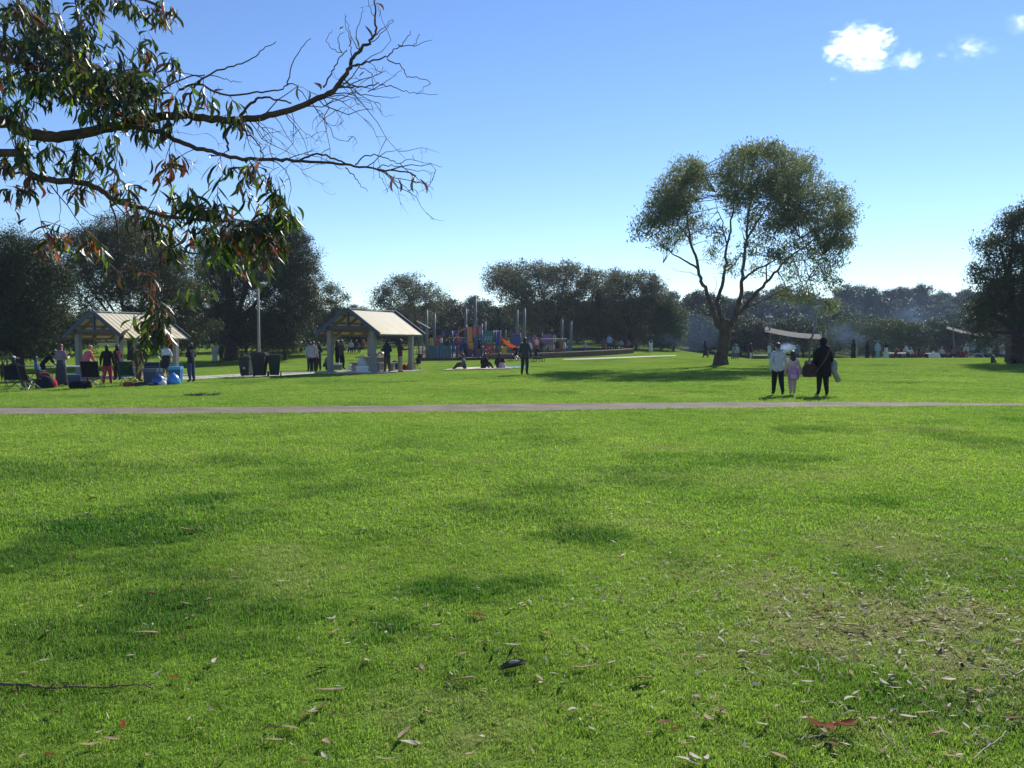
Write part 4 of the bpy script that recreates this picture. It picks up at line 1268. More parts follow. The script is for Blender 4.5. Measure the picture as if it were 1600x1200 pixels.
def stroller(label, loc, rz, col):
    t = thing('stroller', label, 'stroller', loc, rz, 'strollers parked by the playground wall')
    m = cloth(col); fm = mat('stroller_tube', (.12, .12, .13), rough=.4, metal=.5)
    for y in (-.35, .38):
        for sx in (-1, 1):
            mb = MB(); n = 14
            mb.tube([(sx * .27, y + .13 * math.cos(2 * math.pi * k / n), .14 + .13 * math.sin(2 * math.pi * k / n)) for k in range(n + 1)], .025, 5, False)
            w = part('wheel', mb, mat('tyre', (.02, .02, .02)), t)
    for sx in (-1, 1):
        mb = MB(); mb.tube([(sx * .25, .38, .14), (sx * .24, .0, .5), (sx * .23, -.5, 1.02)], .015, 5); part('frame', mb, fm, t)
        mb = MB(); mb.tube([(sx * .25, -.35, .14), (sx * .24, .1, .58)], .015, 5); part('frame', mb, fm, t)
    mb = MB(); mb.tube([(-.23, -.5, 1.02), (.23, -.5, 1.02)], .02, 5); part('handle', mb, fm, t)
    mb = MB(); mb.box((0, .08, .48), (.40, .42, .07)); mb.box((0, -.17, .72), (.40, .07, .5), 0, Matrix.Rotation(.3, 3, 'X')); part('seat', mb, m, t)
    mb = MB(); mb.ell((0, -.12, .86), (.25, .34, .26), 12, 8, zmin=0.0); part('canopy', mb, m, t, True)
    mb = MB(); mb.box((0, .0, .25), (.36, .4, .12)); part('basket', mb, cloth((.02, .02, .025)), t)
    return t
camp_chair('dark camp chair seen from behind, leftmost on the grass before the left shelter', gp(24, 608.5), R(15), (.012, .014, .022))
camp_chair('dark camp chair turned right, second from the left edge', gp(49, 610), R(-35), (.014, .014, .018))
camp_chair('black camp chair with broad back in front of the pink-shirted woman', gp(146, 606), R(6), (.010, .011, .014), 1.12)
camp_chair('dark green camp chair under the hanging leaves', gp(204, 602), R(-8), (.012, .05, .032), 1.05)
camp_chair('navy camp chair behind the blue cool box', gp(240, 600.5), R(12), (.02, .04, .10))
camp_chair('dark camp chair beside the rear post of the yellow-roofed shelter', gp(648, 578.5), R(70), (.012, .012, .016))
folding_table('white folding table between the red-haired and the pink-shirted woman', gp(118, 597), R(4), 1.6, .7)
folding_table('tan folding table beyond the two dark camp chairs at the left edge', gp(52, 596), R(-4), 1.9, .8, (.36, .25, .17))
cool_box('dark blue crate under the white folding table', gp(119, 600.5), R(0), (.6, .4, .42), col_plastic('navy_crate', (.02, .04, .13)), col_plastic('navy_lid', (.03, .06, .2)))
cool_box('tall blue cool box beside the sprawl of blue bags', gp(239, 602), R(-8), (.58, .42, .68), col_plastic('cooler_blue', (.018, .04, .10)), col_plastic('cooler_lid', (.06, .09, .14)))
cool_box('bright blue tub with pale blue lid by the right post of the left shelter', gp(275, 596), R(5), (.5, .42, .66), col_plastic('tub_blue', (.02, .10, .28)), col_plastic('tub_lid', (.08, .36, .55)))
bag_lump('handbag', 'bright red bag on the grass behind the second camp chair', 'bag', gp(80, 605), (.22, .18, .42), cloth((.42, .02, .04)))
bag_lump('carry_bag', 'blue plastic carry bag slumped in front of the tall blue cool box', 'bag', gp(247, 602), (.26, .2, .45), col_plastic('bag_blue', (.03, .09, .36), .3), n=.22)
bag_lump('carry_bag', 'white plastic carry bag lying beside the slumped blue one', 'bag', gp(254, 602), (.16, .16, .22), plastic_bag, n=.22)
bag_lump('carry_bag', 'light blue carry bag in front of the bright blue tub', 'bag', gp(271, 600.5), (.27, .2, .46), col_plastic('bag_sky', (.06, .26, .62), .3), n=.22)
bag_lump('duffel_bag', 'black duffel bag with tan trim under the black camp chair', 'bag', gp(125, 607), (.42, .24, .3), cloth((.012, .012, .014)), knot=False)
bag_lump('duffel_bag', 'dark bundle on the grass behind the red bag', 'bag', gp(70, 607), (.34, .24, .5), cloth((.015, .018, .03)), knot=False)
bag_lump('food_pack', 'red and white snack packet on the grass by the green camp chair', 'packet', gp(200, 603), (.2, .14, .16), cloth((.40, .06, .04)), knot=False)
mb = MB(); mb.ell((0, 0, .12), (.125, .125, .125), 16, 10)
tag(link('ball', mb.mesh('ball', col_plastic('ball_yellow', (.65, .48, .02)), True), None, gp(212, 600.5)), 'yellow ball on the grass by the green camp chair', 'ball')
bag_lump('blanket', 'dark grey blanket heaped left of the tall blue cool box', 'blanket', gp(226, 603), (.4, .25, .16), cloth((.04, .045, .06)), knot=False)
stroller('dark stroller left of the lone standing man', gp(804, 563.5), R(60), (.015, .016, .022))
stroller('black stroller with white-rimmed wheels right of the lone standing man', gp(840, 565), R(-65), (.012, .012, .014))

def rug(name, label, cat, corners, m, thick=.015):
    W = [gp(*c) for c in corners]; o = W[0]
    n = 8; V = []; Fq = []
    for i in range(n + 1):
        for k in range(n + 1):
            u, v = i / n, k / n
            q = W[0].lerp(W[1], u).lerp(W[3].lerp(W[2], u), v)
            V.append((q.x - o.x, q.y - o.y, gz(q.x, q.y) - o.z + .012 + thick + random.uniform(0, .02)))
    for i in range(n):
        for k in range(n): a = i * (n + 1) + k; Fq.append((a, a + n + 1, a + n + 2, a + 1))
    mb = MB(); mb.add(V, Fq); mb.add([(x, y, z - thick) for x, y, z in V], [f[::-1] for f in Fq])
    return tag(link(name, mb.mesh(name, m), None, o), label, cat)
rug('picnic_rug', 'pale picnic rug under the three seated people', 'rug', [(690, 579), (800, 576.5), (792, 573.5), (716, 575)], mat('rug_cream', (.5, .42, .32), scale=5, amt=.2))
rug('picnic_mat', 'blue and white mat at the right end of the picnic rug', 'mat', [(788, 576), (822, 575.2), (820, 573.6), (786, 574)], mat('mat_blue', (.05, .20, .50), scale=5, amt=.3))
bag_lump('picnic_bag', 'pale pink and white bundle beside the rightmost seated picnicker', 'bag', gp(784, 575.5) + Vector((0, 0, .03)), (.22, .2, .34), cloth((.50, .34, .36)), knot=False)

# far tables, bags and the portable barbecue behind the crest
folding_table('long white table beyond the crest, left of the leaning man', gd(1399, 78), R(3), 2.2, .8, (.62, .62, .6))
folding_table('second white table beyond the crest, right of the red chair', gd(1443, 79), R(-3), 1.9, .8, (.58, .58, .56))
folding_table('small white table on the far lawn behind the lone gum', gd(1190, 84), R(5), 1.7, .7, (.62, .60, .58))
camp_chair('red camp chair between the two white tables beyond the crest', gd(1430, 77.5), R(190), (.30, .02, .03))
bag_lump('white_bag', 'white bag on the grass right of the second white table', 'bag', gd(1458, 72), (.34, .28, .62), plastic_bag)
bag_lump('white_bag', 'smaller white bag beside the bigger one on the crest', 'bag', gd(1464, 72), (.26, .22, .5), plastic_bag)
bag_lump('blue_bag', 'dark bag behind the white bags on the crest', 'bag', gd(1462, 73.5), (.3, .3, .6), cloth((.03, .04, .09)), knot=False)
def barbecue(label, loc, rz):
    t = thing('barbecue', label, 'barbecue', loc, rz, 'smoking barbecues')
    k = mat('barbecue_black', (.02, .02, .02), rough=.5)
    mb = MB(); mb.lathe([(.05, .55), (.26, .62), (.30, .78), (.27, .78), (.22, .66), (.04, .6)], 14, caps=False); part('bowl', mb, k, t, True)
    mb = MB(); mb.tube([(-.27, 0, .775), (.27, 0, .775)], .012, 5)
    for i in range(-4, 5): mb.tube([(-.26, i * .055, .785), (.26, i * .055, .785)], .006, 4)
    part('grill', mb, steel, t)
    for a in (0, 2.1, 4.2):
        mb = MB(); mb.tube([(.2 * math.cos(a), .2 * math.sin(a), .62), (.34 * math.cos(a), .34 * math.sin(a), 0)], .015, 5); part('leg', mb, steel, t)
    return t
BBQ = [('black portable barbecue trailing blue smoke under the second shade sail', 1520, 76), ('black portable barbecue smoking under the first shade sail', 1232, 80)]
for lab, px, d in BBQ: barbecue(lab, gd(px, d), R(20))
mb = MB()
for s in (-.5, .5):
    mb.tube([(.55 * math.cos(math.pi * k / 12), s, .5 * math.sin(math.pi * k / 12)) for k in range(13)], .03, 5)
t = thing('arched_frame', 'low pale arched tent frame beside the smoking barbecue at the right', 'tent frame', gd(1523, 73))
part('hoops', mb, mat('pale_tube', (.45, .47, .48)), t)
mb = MB(); V = []
for k in range(13):
    a = math.pi * k / 12
    for s in (-.5, .5): V.append((.55 * math.cos(a), s, .5 * math.sin(a)))
mb.add(V, [(2 * k, 2 * k + 2, 2 * k + 3, 2 * k + 1) for k in range(13 - 1) if k < 5]); part('cover', mb, mat('tent_blue', (.10, .16, .22)), t)
# ------------------------------------------------------------------ people
SKINS = {'l': (0.48, 0.30, 0.22), 'm': (0.30, 0.17, 0.11), 'd': (0.16, 0.085, 0.05)}
def skin_mat(k): return mat('skin_' + k, SKINS[k], rough=.55, scale=10, amt=.1, spec=.35)

def pose_joints(kind, rnd, stride=.0):
    """joint positions in metres for a 1.72 m figure facing +Y, standing on z = 0"""
    J = {}
    u = lambda a: rnd.uniform(-a, a)
    lean, pz, py = 0.0, .95, 0.0
    legs = None
    if kind == 'bend': lean, py = R(46), -.10
    elif kind == 'lean': lean = R(22)
    elif kind == 'sit_chair': pz, lean, py = .50, R(-8), -.05
    elif kind == 'sit_ground': pz, lean = .11, R(12)
    elif kind == 'crouch': pz, lean, py = .36, R(30), -.12
    elif kind == 'walk': lean = R(4)
    f = Vector((0, math.sin(lean), math.cos(lean)))
    fw = Vector((0, math.cos(lean), -math.sin(lean)))
    pel = Vector((u(.015), py, pz))
    J['pelvis'] = pel; J['waist'] = pel + f * .15; J['chest'] = pel + f * .36; J['neck'] = pel + f * .535
    f2 = (f + Vector((0, .10, .45 if abs(lean) > .7 else .15))).normalized()
    J['headb'] = J['neck'] + f2 * .10; J['head'] = J['neck'] + f2 * .185; J['headt'] = J['neck'] + f2 * .245
    for s, n in ((-1, 'L'), (1, 'R')):
        J['hip' + n] = pel + Vector((s * .095, 0, -.03))
        J['sh' + n] = pel + f * .475 + Vector((s * .175, 0, 0))
    if kind in ('stand', 'bend', 'lean', 'fold', 'hold', 'reach', 'carry'):
        for s, n in ((-1, 'L'), (1, 'R')):
            o = u(.05)
            J['kn' + n] = Vector((s * .105 + u(.02), .02 + o * .6, .50)); J['an' + n] = Vector((s * (.115 + rnd.uniform(0, .04)), -.03 + o, .085)); J['toe' + n] = J['an' + n] + Vector((s * .04, .15, -.05))
    elif kind == 'walk':
        k = stride or 1.0
        J['knL'] = Vector((-.095, .16 * k, .51)); J['anL'] = Vector((-.10, .22 * k, .09)); J['toeL'] = Vector((-.11, .37 * k, .055))
        J['knR'] = Vector((.095, -.02 * k, .50)); J['anR'] = Vector((.10, -.26 * k, .16)); J['toeR'] = Vector((.11, -.14 * k, .04))
        if stride < 0:
            for a in ('kn', 'an', 'toe'):
                L_, R_ = J[a + 'L'].copy(), J[a + 'R'].copy()
                J[a + 'L'] = Vector((-R_.x, abs(stride) * R_.y / stride, R_.z)); J[a + 'R'] = Vector((-L_.x, abs(stride) * L_.y / stride, L_.z))
    elif kind == 'sit_chair':
        for s, n in ((-1, 'L'), (1, 'R')):
            J['kn' + n] = Vector((s * .13, .38, .50)); J['an' + n] = Vector((s * .13, .40 + u(.06), .09)); J['toe' + n] = J['an' + n] + Vector((s * .03, .15, -.045))
    elif kind == 'sit_ground':
        a = rnd.random()
        for s, n in ((-1, 'L'), (1, 'R')):
            if a < .5:
                J['kn' + n] = Vector((s * .33, .30, .22)); J['an' + n] = Vector((-s * .06, .32 + s * .06, .08)); J['toe' + n] = Vector((-s * .2, .36 + s * .06, .06))
            else:
                J['kn' + n] = Vector((s * .15, .38, .38)); J['an' + n] = Vector((s * .14, .62, .09)); J['toe' + n] = Vector((s * .16, .76, .05))
    elif kind == 'crouch':
        for s, n in ((-1, 'L'), (1, 'R')):
            J['kn' + n] = Vector((s * .17, .26, .50)); J['an' + n] = Vector((s * .12, .0, .10)); J['toe' + n] = Vector((s * .14, .15, .045))
    for s, n in ((-1, 'L'), (1, 'R')):
        sh = J['sh' + n]
        arm = kind
        if kind in ('stand', 'walk'):
            sw = (.16 if s < 0 else -.14) * (1 if kind == 'walk' else .2) * (1 if stride >= 0 else -1)
            el = sh + Vector((s * .075, -.02 - sw * .5, -.285)); wr = el + Vector((s * .02, .07 - sw * .6, -.245))
        elif kind in ('bend', 'crouch', 'lean'):
            el = sh + Vector((s * .04, .08, -.27)); wr = el + Vector((-s * .03, .16, -.18))
        elif kind in ('hold', 'reach', 'fold'):
            if kind == 'reach' and s > 0: el = sh + Vector((.05, .14, -.22)); wr = el + Vector((0, .24, .05))
            elif kind == 'fold': el = sh + Vector((s * .07, .04, -.28)); wr = el + Vector((-s * .17, .20, .03))
            else: el = sh + Vector((s * .09, -.02, -.28)); wr = el + Vector((-s * .05, .22, .06))
        elif kind == 'carry':
            el = sh + Vector((s * .10, -.03, -.27)); wr = el + Vector((s * .0, .12, -.20))
        elif kind == 'sit_chair':
            el = sh + Vector((s * .09, .02, -.27)); wr = el + Vector((-s * .02, .22, -.05))
        else:
            el = sh + Vector((s * .11, .02, -.26)); wr = el + Vector((-s * .05, .20, -.12))
        J['el' + n] = el; J['wr' + n] = wr
        d = (wr - el).normalized(); J['pa' + n] = wr + d * .075
    return J, f, fw

RAD = {'pelvis': .178, 'waist': .158, 'chest': .182, 'neck': .066, 'headb': .080, 'head': .102, 'headt': .074, 'hip': .108, 'kn': .076, 'an': .052, 'toe': .042,
       'sh': .082, 'el': .060, 'wr': .038, 'pa': .040}
BONES = [('pelvis', 'waist', 'hipz'), ('waist', 'chest', 'top'), ('chest', 'neck', 'top'), ('neck', 'headb', 'neck'), ('headb', 'head', 'skin'), ('head', 'headt', 'skin')]
for n in 'LR':
    BONES += [('pelvis', 'hip' + n, 'bottom'), ('hip' + n, 'kn' + n, 'bottom'), ('kn' + n, 'an' + n, 'shin'), ('an' + n, 'toe' + n, 'shoe'), ('chest', 'sh' + n, 'top'), ('sh' + n, 'el' + n, 'upper'), ('el' + n, 'wr' + n, 'fore'), ('wr' + n, 'pa' + n, 'skin')]

def finger_chains(J, n):
    s = -1 if n == 'L' else 1
    wr, pa = J['wr' + n], J['pa' + n]
    d = (pa - wr).normalized(); side = Vector((0, 1, 0)) if abs(d.y) < .8 else Vector((0, 0, 1))
    side = (side - d * side.dot(d)).normalized(); inn = Vector((-s, 0, 0)); inn = (inn - d * inn.dot(d)); inn = inn.normalized() if inn.length > .1 else d.cross(side)
    ch = []
    for k, (o, L_) in enumerate(((.026, .072), (.009, .082), (-.009, .076), (-.025, .058))):
        a = pa - d * .02 + side * o; b = pa + d * L_ * .5 + side * o * 1.15 + inn * .004; c = pa + d * L_ * .9 + side * o * 1.1 + inn * .026
        ch.append(([a, b, c], [.010, .0095, .008]))
    a = wr + d * .03 + side * .02; ch.append(([a, a + side * .03 + d * .03 + inn * .008, a + side * .038 + d * .065 + inn * .018], [.012, .011, .009]))
    return ch

PEOPLE = []
def person(label, px, d=None, py=None, h=1.70, face=0, pose='stand', top=(.1, .1, .1), bottom=(.03, .03, .04), shoe=(.03, .03, .03), skin='m', hair=(.02, .015, .012), style='short',
           sleeves='long', legs='long', dress=None, veil=None, cap=None, group=None, fat=1.0, seed=None, z=None, stride=0.0, hairlen=.3, loc=None, flare=1.0):
    p = loc if loc is not None else (gp(px, py) if py is not None else gd(px, d))
    if z is not None: p = Vector((p.x, p.y, p.z + z))
    PEOPLE.append(dict(label=label, p=p, h=h, face=R(face), pose=pose, top=top, bottom=bottom, shoe=shoe, skin=skin, hair=hair, style=style, sleeves=sleeves, legs=legs, dress=dress, veil=veil, cap=cap,
                       group=group, fat=fat, seed=seed if seed is not None else len(PEOPLE) * 7 + 3, stride=stride, hairlen=hairlen, flare=flare))
    return PEOPLE[-1]

def build_people():
    tmp = []
    for P in PEOPLE:
        rnd = random.Random(P['seed'])
        J, f, fw = pose_joints(P['pose'], rnd, P['stride'])
        P['J'], P['f'], P['fw'] = J, f, fw
        names = list(J); ix = {k: i for i, k in enumerate(names)}
        vs = [J[k] for k in names]; es = [(ix[a], ix[b]) for a, b, _ in BONES]
        child = P['h'] < 1.35
        rad = []
        for k in names:
            r_ = RAD[k.rstrip('LR')]
            if k in ('pelvis', 'waist', 'chest', 'hipL', 'hipR'): r_ *= P['fat'] * 1.06
            if k[:2] in ('sh', 'el') or k[:2] == 'kn': r_ *= 1.10
            if child and k.startswith('head'): r_ *= 1.22
            if P['legs'] != 'bare' and k[:2] in ('kn', 'an'): r_ *= 1.14
            rad.append(r_)
        roots = [ix['pelvis']]
        P['near'] = P['h'] / max(1, P['p'].y) * F_PX > 40
        if P['near']:
            for n in 'LR':
                for pts, rr in finger_chains(J, n):
                    o = len(vs); vs += pts; rad += rr; es += [(o, o + 1), (o + 1, o + 2)]; roots.append(o)
        me = bpy.data.meshes.new('body'); me.from_pydata([tuple(v) for v in vs], es, [])
        o = bpy.data.objects.new('body', me); COL.objects.link(o)
        o.modifiers.new('skin', 'SKIN').use_smooth_shade = True
        sk = me.skin_vertices[0].data
        for i, r_ in enumerate(rad): sk[i].radius = (r_, r_); sk[i].use_root = i in roots
        sb = o.modifiers.new('sub', 'SUBSURF'); sb.levels = 1; sb.render_levels = 1
        tmp.append(o)
    dg = bpy.context.evaluated_depsgraph_get(); dg.update()
    for P, o in zip(PEOPLE, tmp):
        me = bpy.data.meshes.new_from_object(o.evaluated_get(dg))
        me.name = 'person'
        dress_person(P, me)
    for o in tmp:
        m_ = o.data; bpy.data.objects.remove(o); bpy.data.meshes.remove(m_)

def dress_person(P, me):
    J, f, fw = P['J'], P['f'], P['fw']
    n = len(me.vertices); co = np.empty(n * 3, np.float32); me.vertices.foreach_get('co', co); co = co.reshape(-1, 3)
    # flatten the torso front to back
    A = np.array(J['pelvis']); B = np.array(J['neck']); F = np.array(fw); U = np.array(f)
    t = (co - A) @ U; L_ = np.linalg.norm(B - A)
    lateral = np.abs(co[:, 0] - A[0])
    w = sstep(-.12, .02, t) * sstep(L_ + .05, L_ - .12, t) * sstep(.30, .22, lateral)
    dep = (co - A) @ F
    w = w * (np.abs(dep) < .24)
    co = co - (w * dep * .26)[:, None] * F[None, :]
    # narrower head
    hd = np.array(J['head']); r2 = np.linalg.norm(co - hd, axis=1)
    wh = sstep(.17, .11, r2); co[:, 0] -= (wh * (co[:, 0] - hd[0]) * .16)
    # soft folds in the cloth
    fold = (np.sin(co[:, 2] * 38 + co[:, 0] * 21 + P['seed']) * np.sin(co[:, 1] * 33 + co[:, 2] * 17)) * .005
    wf = sstep(.1, .25, co[:, 2]) * (1 - sstep(L_ - .05, L_, t))
    co[:, 0] += fold * wf; co[:, 1] += fold * wf
    s = P['h'] / 1.74
    # materials by the nearest bone
    pc = len(me.polygons); cen = np.empty(pc * 3, np.float32)
    me.vertices.foreach_set('co', co.ravel().astype(np.float32)); me.update()
    me.polygons.foreach_get('center', cen); cen = cen.reshape(-1, 3)
    best = np.full(pc, 1e9); zone = np.zeros(pc, int); zones = ['top', 'bottom', 'skin', 'shoe']
    zmap = {'top': 0, 'hipz': 0 if P['pose'] != 'sit_ground' else 1, 'neck': 2, 'skin': 2, 'bottom': 1, 'shin': 2 if P['legs'] in ('short', 'bare') else 1, 'shoe': 3,
            'upper': 0, 'fore': 0 if P['sleeves'] == 'long' else 2}
    for a, b, zn in BONES:
        a_, b_ = np.array(J[a]), np.array(J[b]); d = b_ - a_; LL = max(d @ d, 1e-9)
        tt = np.clip(((cen - a_) @ d) / LL, 0, 1); dist = np.linalg.norm(cen - (a_ + tt[:, None] * d), axis=1) / RAD[a.rstrip('LR')]
        m_ = dist < best; best[m_] = dist[m_]; zone[m_] = zmap[zn]
    if P['pose'] in ('stand', 'walk', 'hold', 'reach', 'carry', 'fold', 'lean'):
        hem = np.abs(cen[:, 2] - .80) < .26
        arm = np.abs(cen[:, 0]) > .235
        sel = hem & ~arm & (zone < 2)
        zone[sel] = np.where(cen[sel, 2] > .83, 0, 1)
    mats_ = [cloth(P['top']), cloth(P['bottom']), skin_mat(P['skin']), cloth(P['shoe'])]
    me.materials.clear()
    for m_ in mats_: me.materials.append(m_)
    me.polygons.foreach_set('material_index', zone.astype(np.int32)); me.polygons.foreach_set('use_smooth', [True] * pc)
    # ears and nose become part of the same mesh
    bm = bmesh.new(); bm.from_mesh(me)
    up = (J['headt'] - J['headb']).normalized(); hw = Vector((0, up.z, -up.y)); H = J['head'] + (J['headt'] - J['head']) * .1
    def bump(c, r_):
        ret = bmesh.ops.create_icosphere(bm, subdivisions=1, radius=1, matrix=Matrix.Translation(c) @ Matrix.Diagonal((*r_, 1)))
        for v in ret['verts']:
            for fc in v.link_faces: fc.material_index = 2; fc.smooth = True
    bump(H + hw * .092 - up * .015, (.013, .020, .022))
    for sx in (-1, 1): bump(H + Vector((sx * .078, 0, 0)) - up * .01, (.010, .018, .028))
    bm.to_mesh(me); bm.free()
    # children keep their own geometry in the same space
    o = link('person', me, None, P['p'], 0); o.rotation_euler = (0, 0, -P['face']); o.scale = (s, s, s)
    tag(o, P['label'], 'person', P['group'])
    hm = mat('hair_%d_%d_%d' % tuple(int(c * 255) for c in P['hair']), P['hair'], rough=.5, scale=30, amt=.3, spec=.4, bump=.5, bscale=60)
    Rh = Matrix((Vector((1, 0, 0)), hw, up)).transposed()
    big = 1.18 if P['h'] < 1.35 else 1.0
    if P['style'] != 'none' and not P['veil']:
        mb = MB()
        mb.ell(H - hw * .012 + up * .022, (.088 * big, .104 * big, .094 * big), 14, 10, M=Rh, zmin=-.25)
        # back of the head down to the nape
        mb.ell(H - hw * .045 - up * .02, (.078 * big, .064 * big, .085 * big), 12, 8, M=Rh)
        if P['style'] == 'long':
            L2 = P['hairlen']
            mb.ell(H - hw * .075 - up * (.02 + L2 * .5), (.10 * big, .045, L2 * .62), 12, 8, M=Rh, noise=.05)
        if P['style'] == 'bun':
            mb.ell(H - hw * .10 + up * .05, (.045, .045, .045), 10, 7, M=Rh)
        part('hair', mb, hm, o, True)
    if P['near'] and P['style'] != 'none':
        pass
    for sx in (-1, 1):
        if P['near']:
            mb = MB(); mb.ell(H + hw * .082 * big + Vector((sx * .032, 0, 0)) + up * .012, (.012, .007, .008), 8, 5); part('eye', mb, mat('dark_eye', (.02, .015, .012), rough=.2), o)
    if P['near']:
        mb = MB(); mb.ell(H + hw * .080 - up * .052, (.024, .010, .006), 8, 5); part('mouth', mb, mat('lips', (.25, .09, .08), rough=.5), o)
    if P['cap'] is not None:
        c = P['cap']; mb = MB(); mb.ell(H + up * .03, (.094 * big, .108 * big, .092 * big), 14, 8, M=Rh, zmin=-.05)
        V0 = H + up * .035
        for k in (0,):
            mb.beam(V0 + hw * .06, V0 + hw * .20 - up * .015, .15, .012)
        part('cap', mb, cloth(c), o, True)
    if P['veil'] is not None:
        m_ = cloth(P['veil']); mb = MB()
        mb.ell(H - hw * .015 + up * .005, (.108, .122, .135), 14, 10, M=Rh)
        mb.v = [tuple(v) for v in mb.v]
        q = J['neck']
        prof = [(.085, q.z + .10), (.10, q.z + .04), (.165, q.z - .04), (.215, q.z - .13), (.225, q.z - .24)]
        mb.lathe(prof, 18, fold=.06, nf=5, squash=.72, c=(q.x, q.y, 0))
        part('headscarf', mb, m_, o, True)
    if P['dress'] is not None:
        col, z0, z1, r0, r1 = P['dress']
        w_ = J['waist']; zt = w_.z if z0 is None else z0
        prof = []
        for i in range(9):
            g = i / 8
            prof.append((r0 + (r1 - r0) * g ** .8, zt + (z1 - zt) * g))
        mb = MB(); mb.lathe(prof, 22, fold=.10, nf=7, squash=.78, c=(w_.x, w_.y if P['pose'] in ('stand', 'walk', 'carry', 'hold') else J['pelvis'].y, 0))
        part('skirt' if zt < 1.2 else 'robe', mb, cloth(col), o, True)
    P['obj'] = o
    return o

BLK, DRK, NAVY, GREY, WHT, JEAN, KHA, BEI = (.012, .012, .014), (.03, .03, .034), (.02, .028, .06), (.20, .20, .21), (.60, .60, .60), (.04, .06, .12), (.20, .15, .09), (.34, .27, .18)

# ---- the family crossing the lawn in the foreground
boy = person('boy in pale grey hooded top and dark trousers walking on the left of the family', 1215.5, py=618, h=1.49, face=5, pose='walk', top=(.42, .42, .46), bottom=(.014, .014, .02), shoe=(.10, .12, .16), skin='m', hair=(.035, .025, .018), stride=1.0)
girl = person('small girl in cream top and pink leggings carrying a pink backpack', 1238, py=617, h=1.25, face=8, pose='walk', top=(.50, .40, .36), bottom=(.42, .32, .34), shoe=(.45, .45, .45), skin='m', hair=(.014, .011, .010), style='long', hairlen=.26, stride=-.8)
mum = person('woman in black tunic and headscarf carrying bags at the right of the family', 1285, py=618.5, h=1.62, face=-4, pose='carry', top=BLK, bottom=(.016, .015, .018), shoe=(.30, .28, .26), skin='m', veil=(.014, .014, .016), dress=(BLK, 1.36, .60, .20, .26), fat=1.22)
# ---- the man alone on the lawn
person('man in dark grey clothes standing alone on the lawn before the playground', 820, py=585.5, h=1.76, face=20, pose='stand', top=(.045, .05, .048), bottom=(.028, .032, .038), skin='m', hair=(.02, .016, .014), fat=1.05)
# ---- round the yellow-roofed shelter
person('man in pale grey shirt and black trousers, back turned, left of the yellow-roofed shelter', 490, py=581.5, h=1.70, face=10, top=(.30, .30, .31), bottom=BLK, skin='m')
person('man in light blue shirt half hidden behind the grey-shirted man', 485, py=580.3, h=1.66, face=-20, top=(.24, .32, .44), bottom=DRK, skin='m')
person('man in dark jacket facing the grey-shirted man beside the left shelter post', 497.5, py=579.3, h=1.66, face=200, pose='hold', top=(.03, .03, .04), bottom=(.03, .03, .04), skin='d')
person('person in dull green shirt bending down behind the left front post', 511, py=579.5, h=1.66, face=110, pose='crouch', top=(.10, .13, .10), bottom=(.05, .05, .05), skin='m')
person('man in olive vest and black clothes standing at the loaded table', 534, py=579.3, h=1.68, face=40, pose='hold', top=(.055, .05, .035), bottom=BLK, skin='m', z=.08)
person('man in black standing close behind the olive-vested man', 527, py=578.6, h=1.66, face=60, pose='hold', top=BLK, bottom=BLK, skin='m', z=.08)
person('person in pale top behind the right front post, bent over the table', 586, py=576, h=1.62, face=-60, pose='lean', top=(.32, .30, .28), bottom=DRK, skin='m', z=.08)
person('man in navy shirt and khaki trousers at the right end of the table', 605, py=582.3, h=1.70, face=-40, pose='hold', top=NAVY, bottom=(.09, .065, .045), skin='d')
person('man in maroon-brown shirt and beige trousers by the right rear post', 625.5, py=581.8, h=1.72, face=60, pose='reach', top=(.075, .035, .03), bottom=BEI, skin='d')
# ---- round the left shelter
person('seated person with white hat in the leftmost camp chair', 27, py=607, h=1.66, face=20, pose='sit_chair', top=DRK, bottom=DRK, cap=(.55, .55, .52), skin='m')
person('seated person in blue and red in front of the tan table', 62, py=602, h=1.62, face=60, pose='sit_chair', top=(.05, .10, .22), bottom=(.16, .03, .04), skin='m')
person('dark-haired person in black leaning over beside the red-haired woman', 71, py=600, h=1.66, face=60, pose='bend', top=BLK, bottom=BLK, skin='m', sleeves='short')
person('red-haired woman in grey-pink top and long dark skirt, back turned', 96, py=603, h=1.68, face=8, pose='hold', top=(.22, .16, .19), bottom=DRK, skin='l', hair=(.13, .02, .018), style='long', hairlen=.12, dress=((.05, .055, .07), None, .08, .17, .25), fat=1.15, sleeves='short')
person('blonde woman in bright pink shirt behind the black camp chair', 134, py=598, h=1.68, face=30, pose='lean', top=(.60, .13, .15), bottom=(.10, .06, .05), skin='l', hair=(.35, .22, .10), style='bun', fat=1.2, sleeves='short')
person('person in black top and bright red trousers by the left shelter post', 168, py=600, h=1.62, face=-25, pose='stand', top=BLK, bottom=(.36, .03, .045), skin='m', shoe=(.4, .38, .36))
person('person in dark clothes under the left shelter behind the red trousers', 184, py=594, h=1.64, face=-70, pose='hold', top=(.06, .02, .025), bottom=BLK, skin='m')
person('person in dark red and brown behind the green camp chair', 217, py=596, h=1.62, face=30, pose='stand', top=(.09, .03, .035), bottom=(.14, .05, .05), skin='m')
person('stout person in white t-shirt, dark apron and red cap by the blue tub', 259, py=595.5, h=1.68, face=-30, pose='hold', top=(.58, .56, .57), bottom=(.22, .15, .12), skin='l', cap=(.45, .05, .06), fat=1.35, sleeves='short', dress=((.03, .025, .03), 1.2, .62, .20, .24), legs='short')
person('person in dark top and blue jeans holding an orange drink right of the left shelter', 299, py=597, h=1.66, face=-70, pose='hold', top=(.025, .025, .03), bottom=JEAN, skin='m', hair=(.05, .03, .02), sleeves='short')
person('small child in dark clothes at the left edge of the lawn', 5, py=595, h=.95, face=120, top=(.05, .03, .03), bottom=BLK, skin='m')
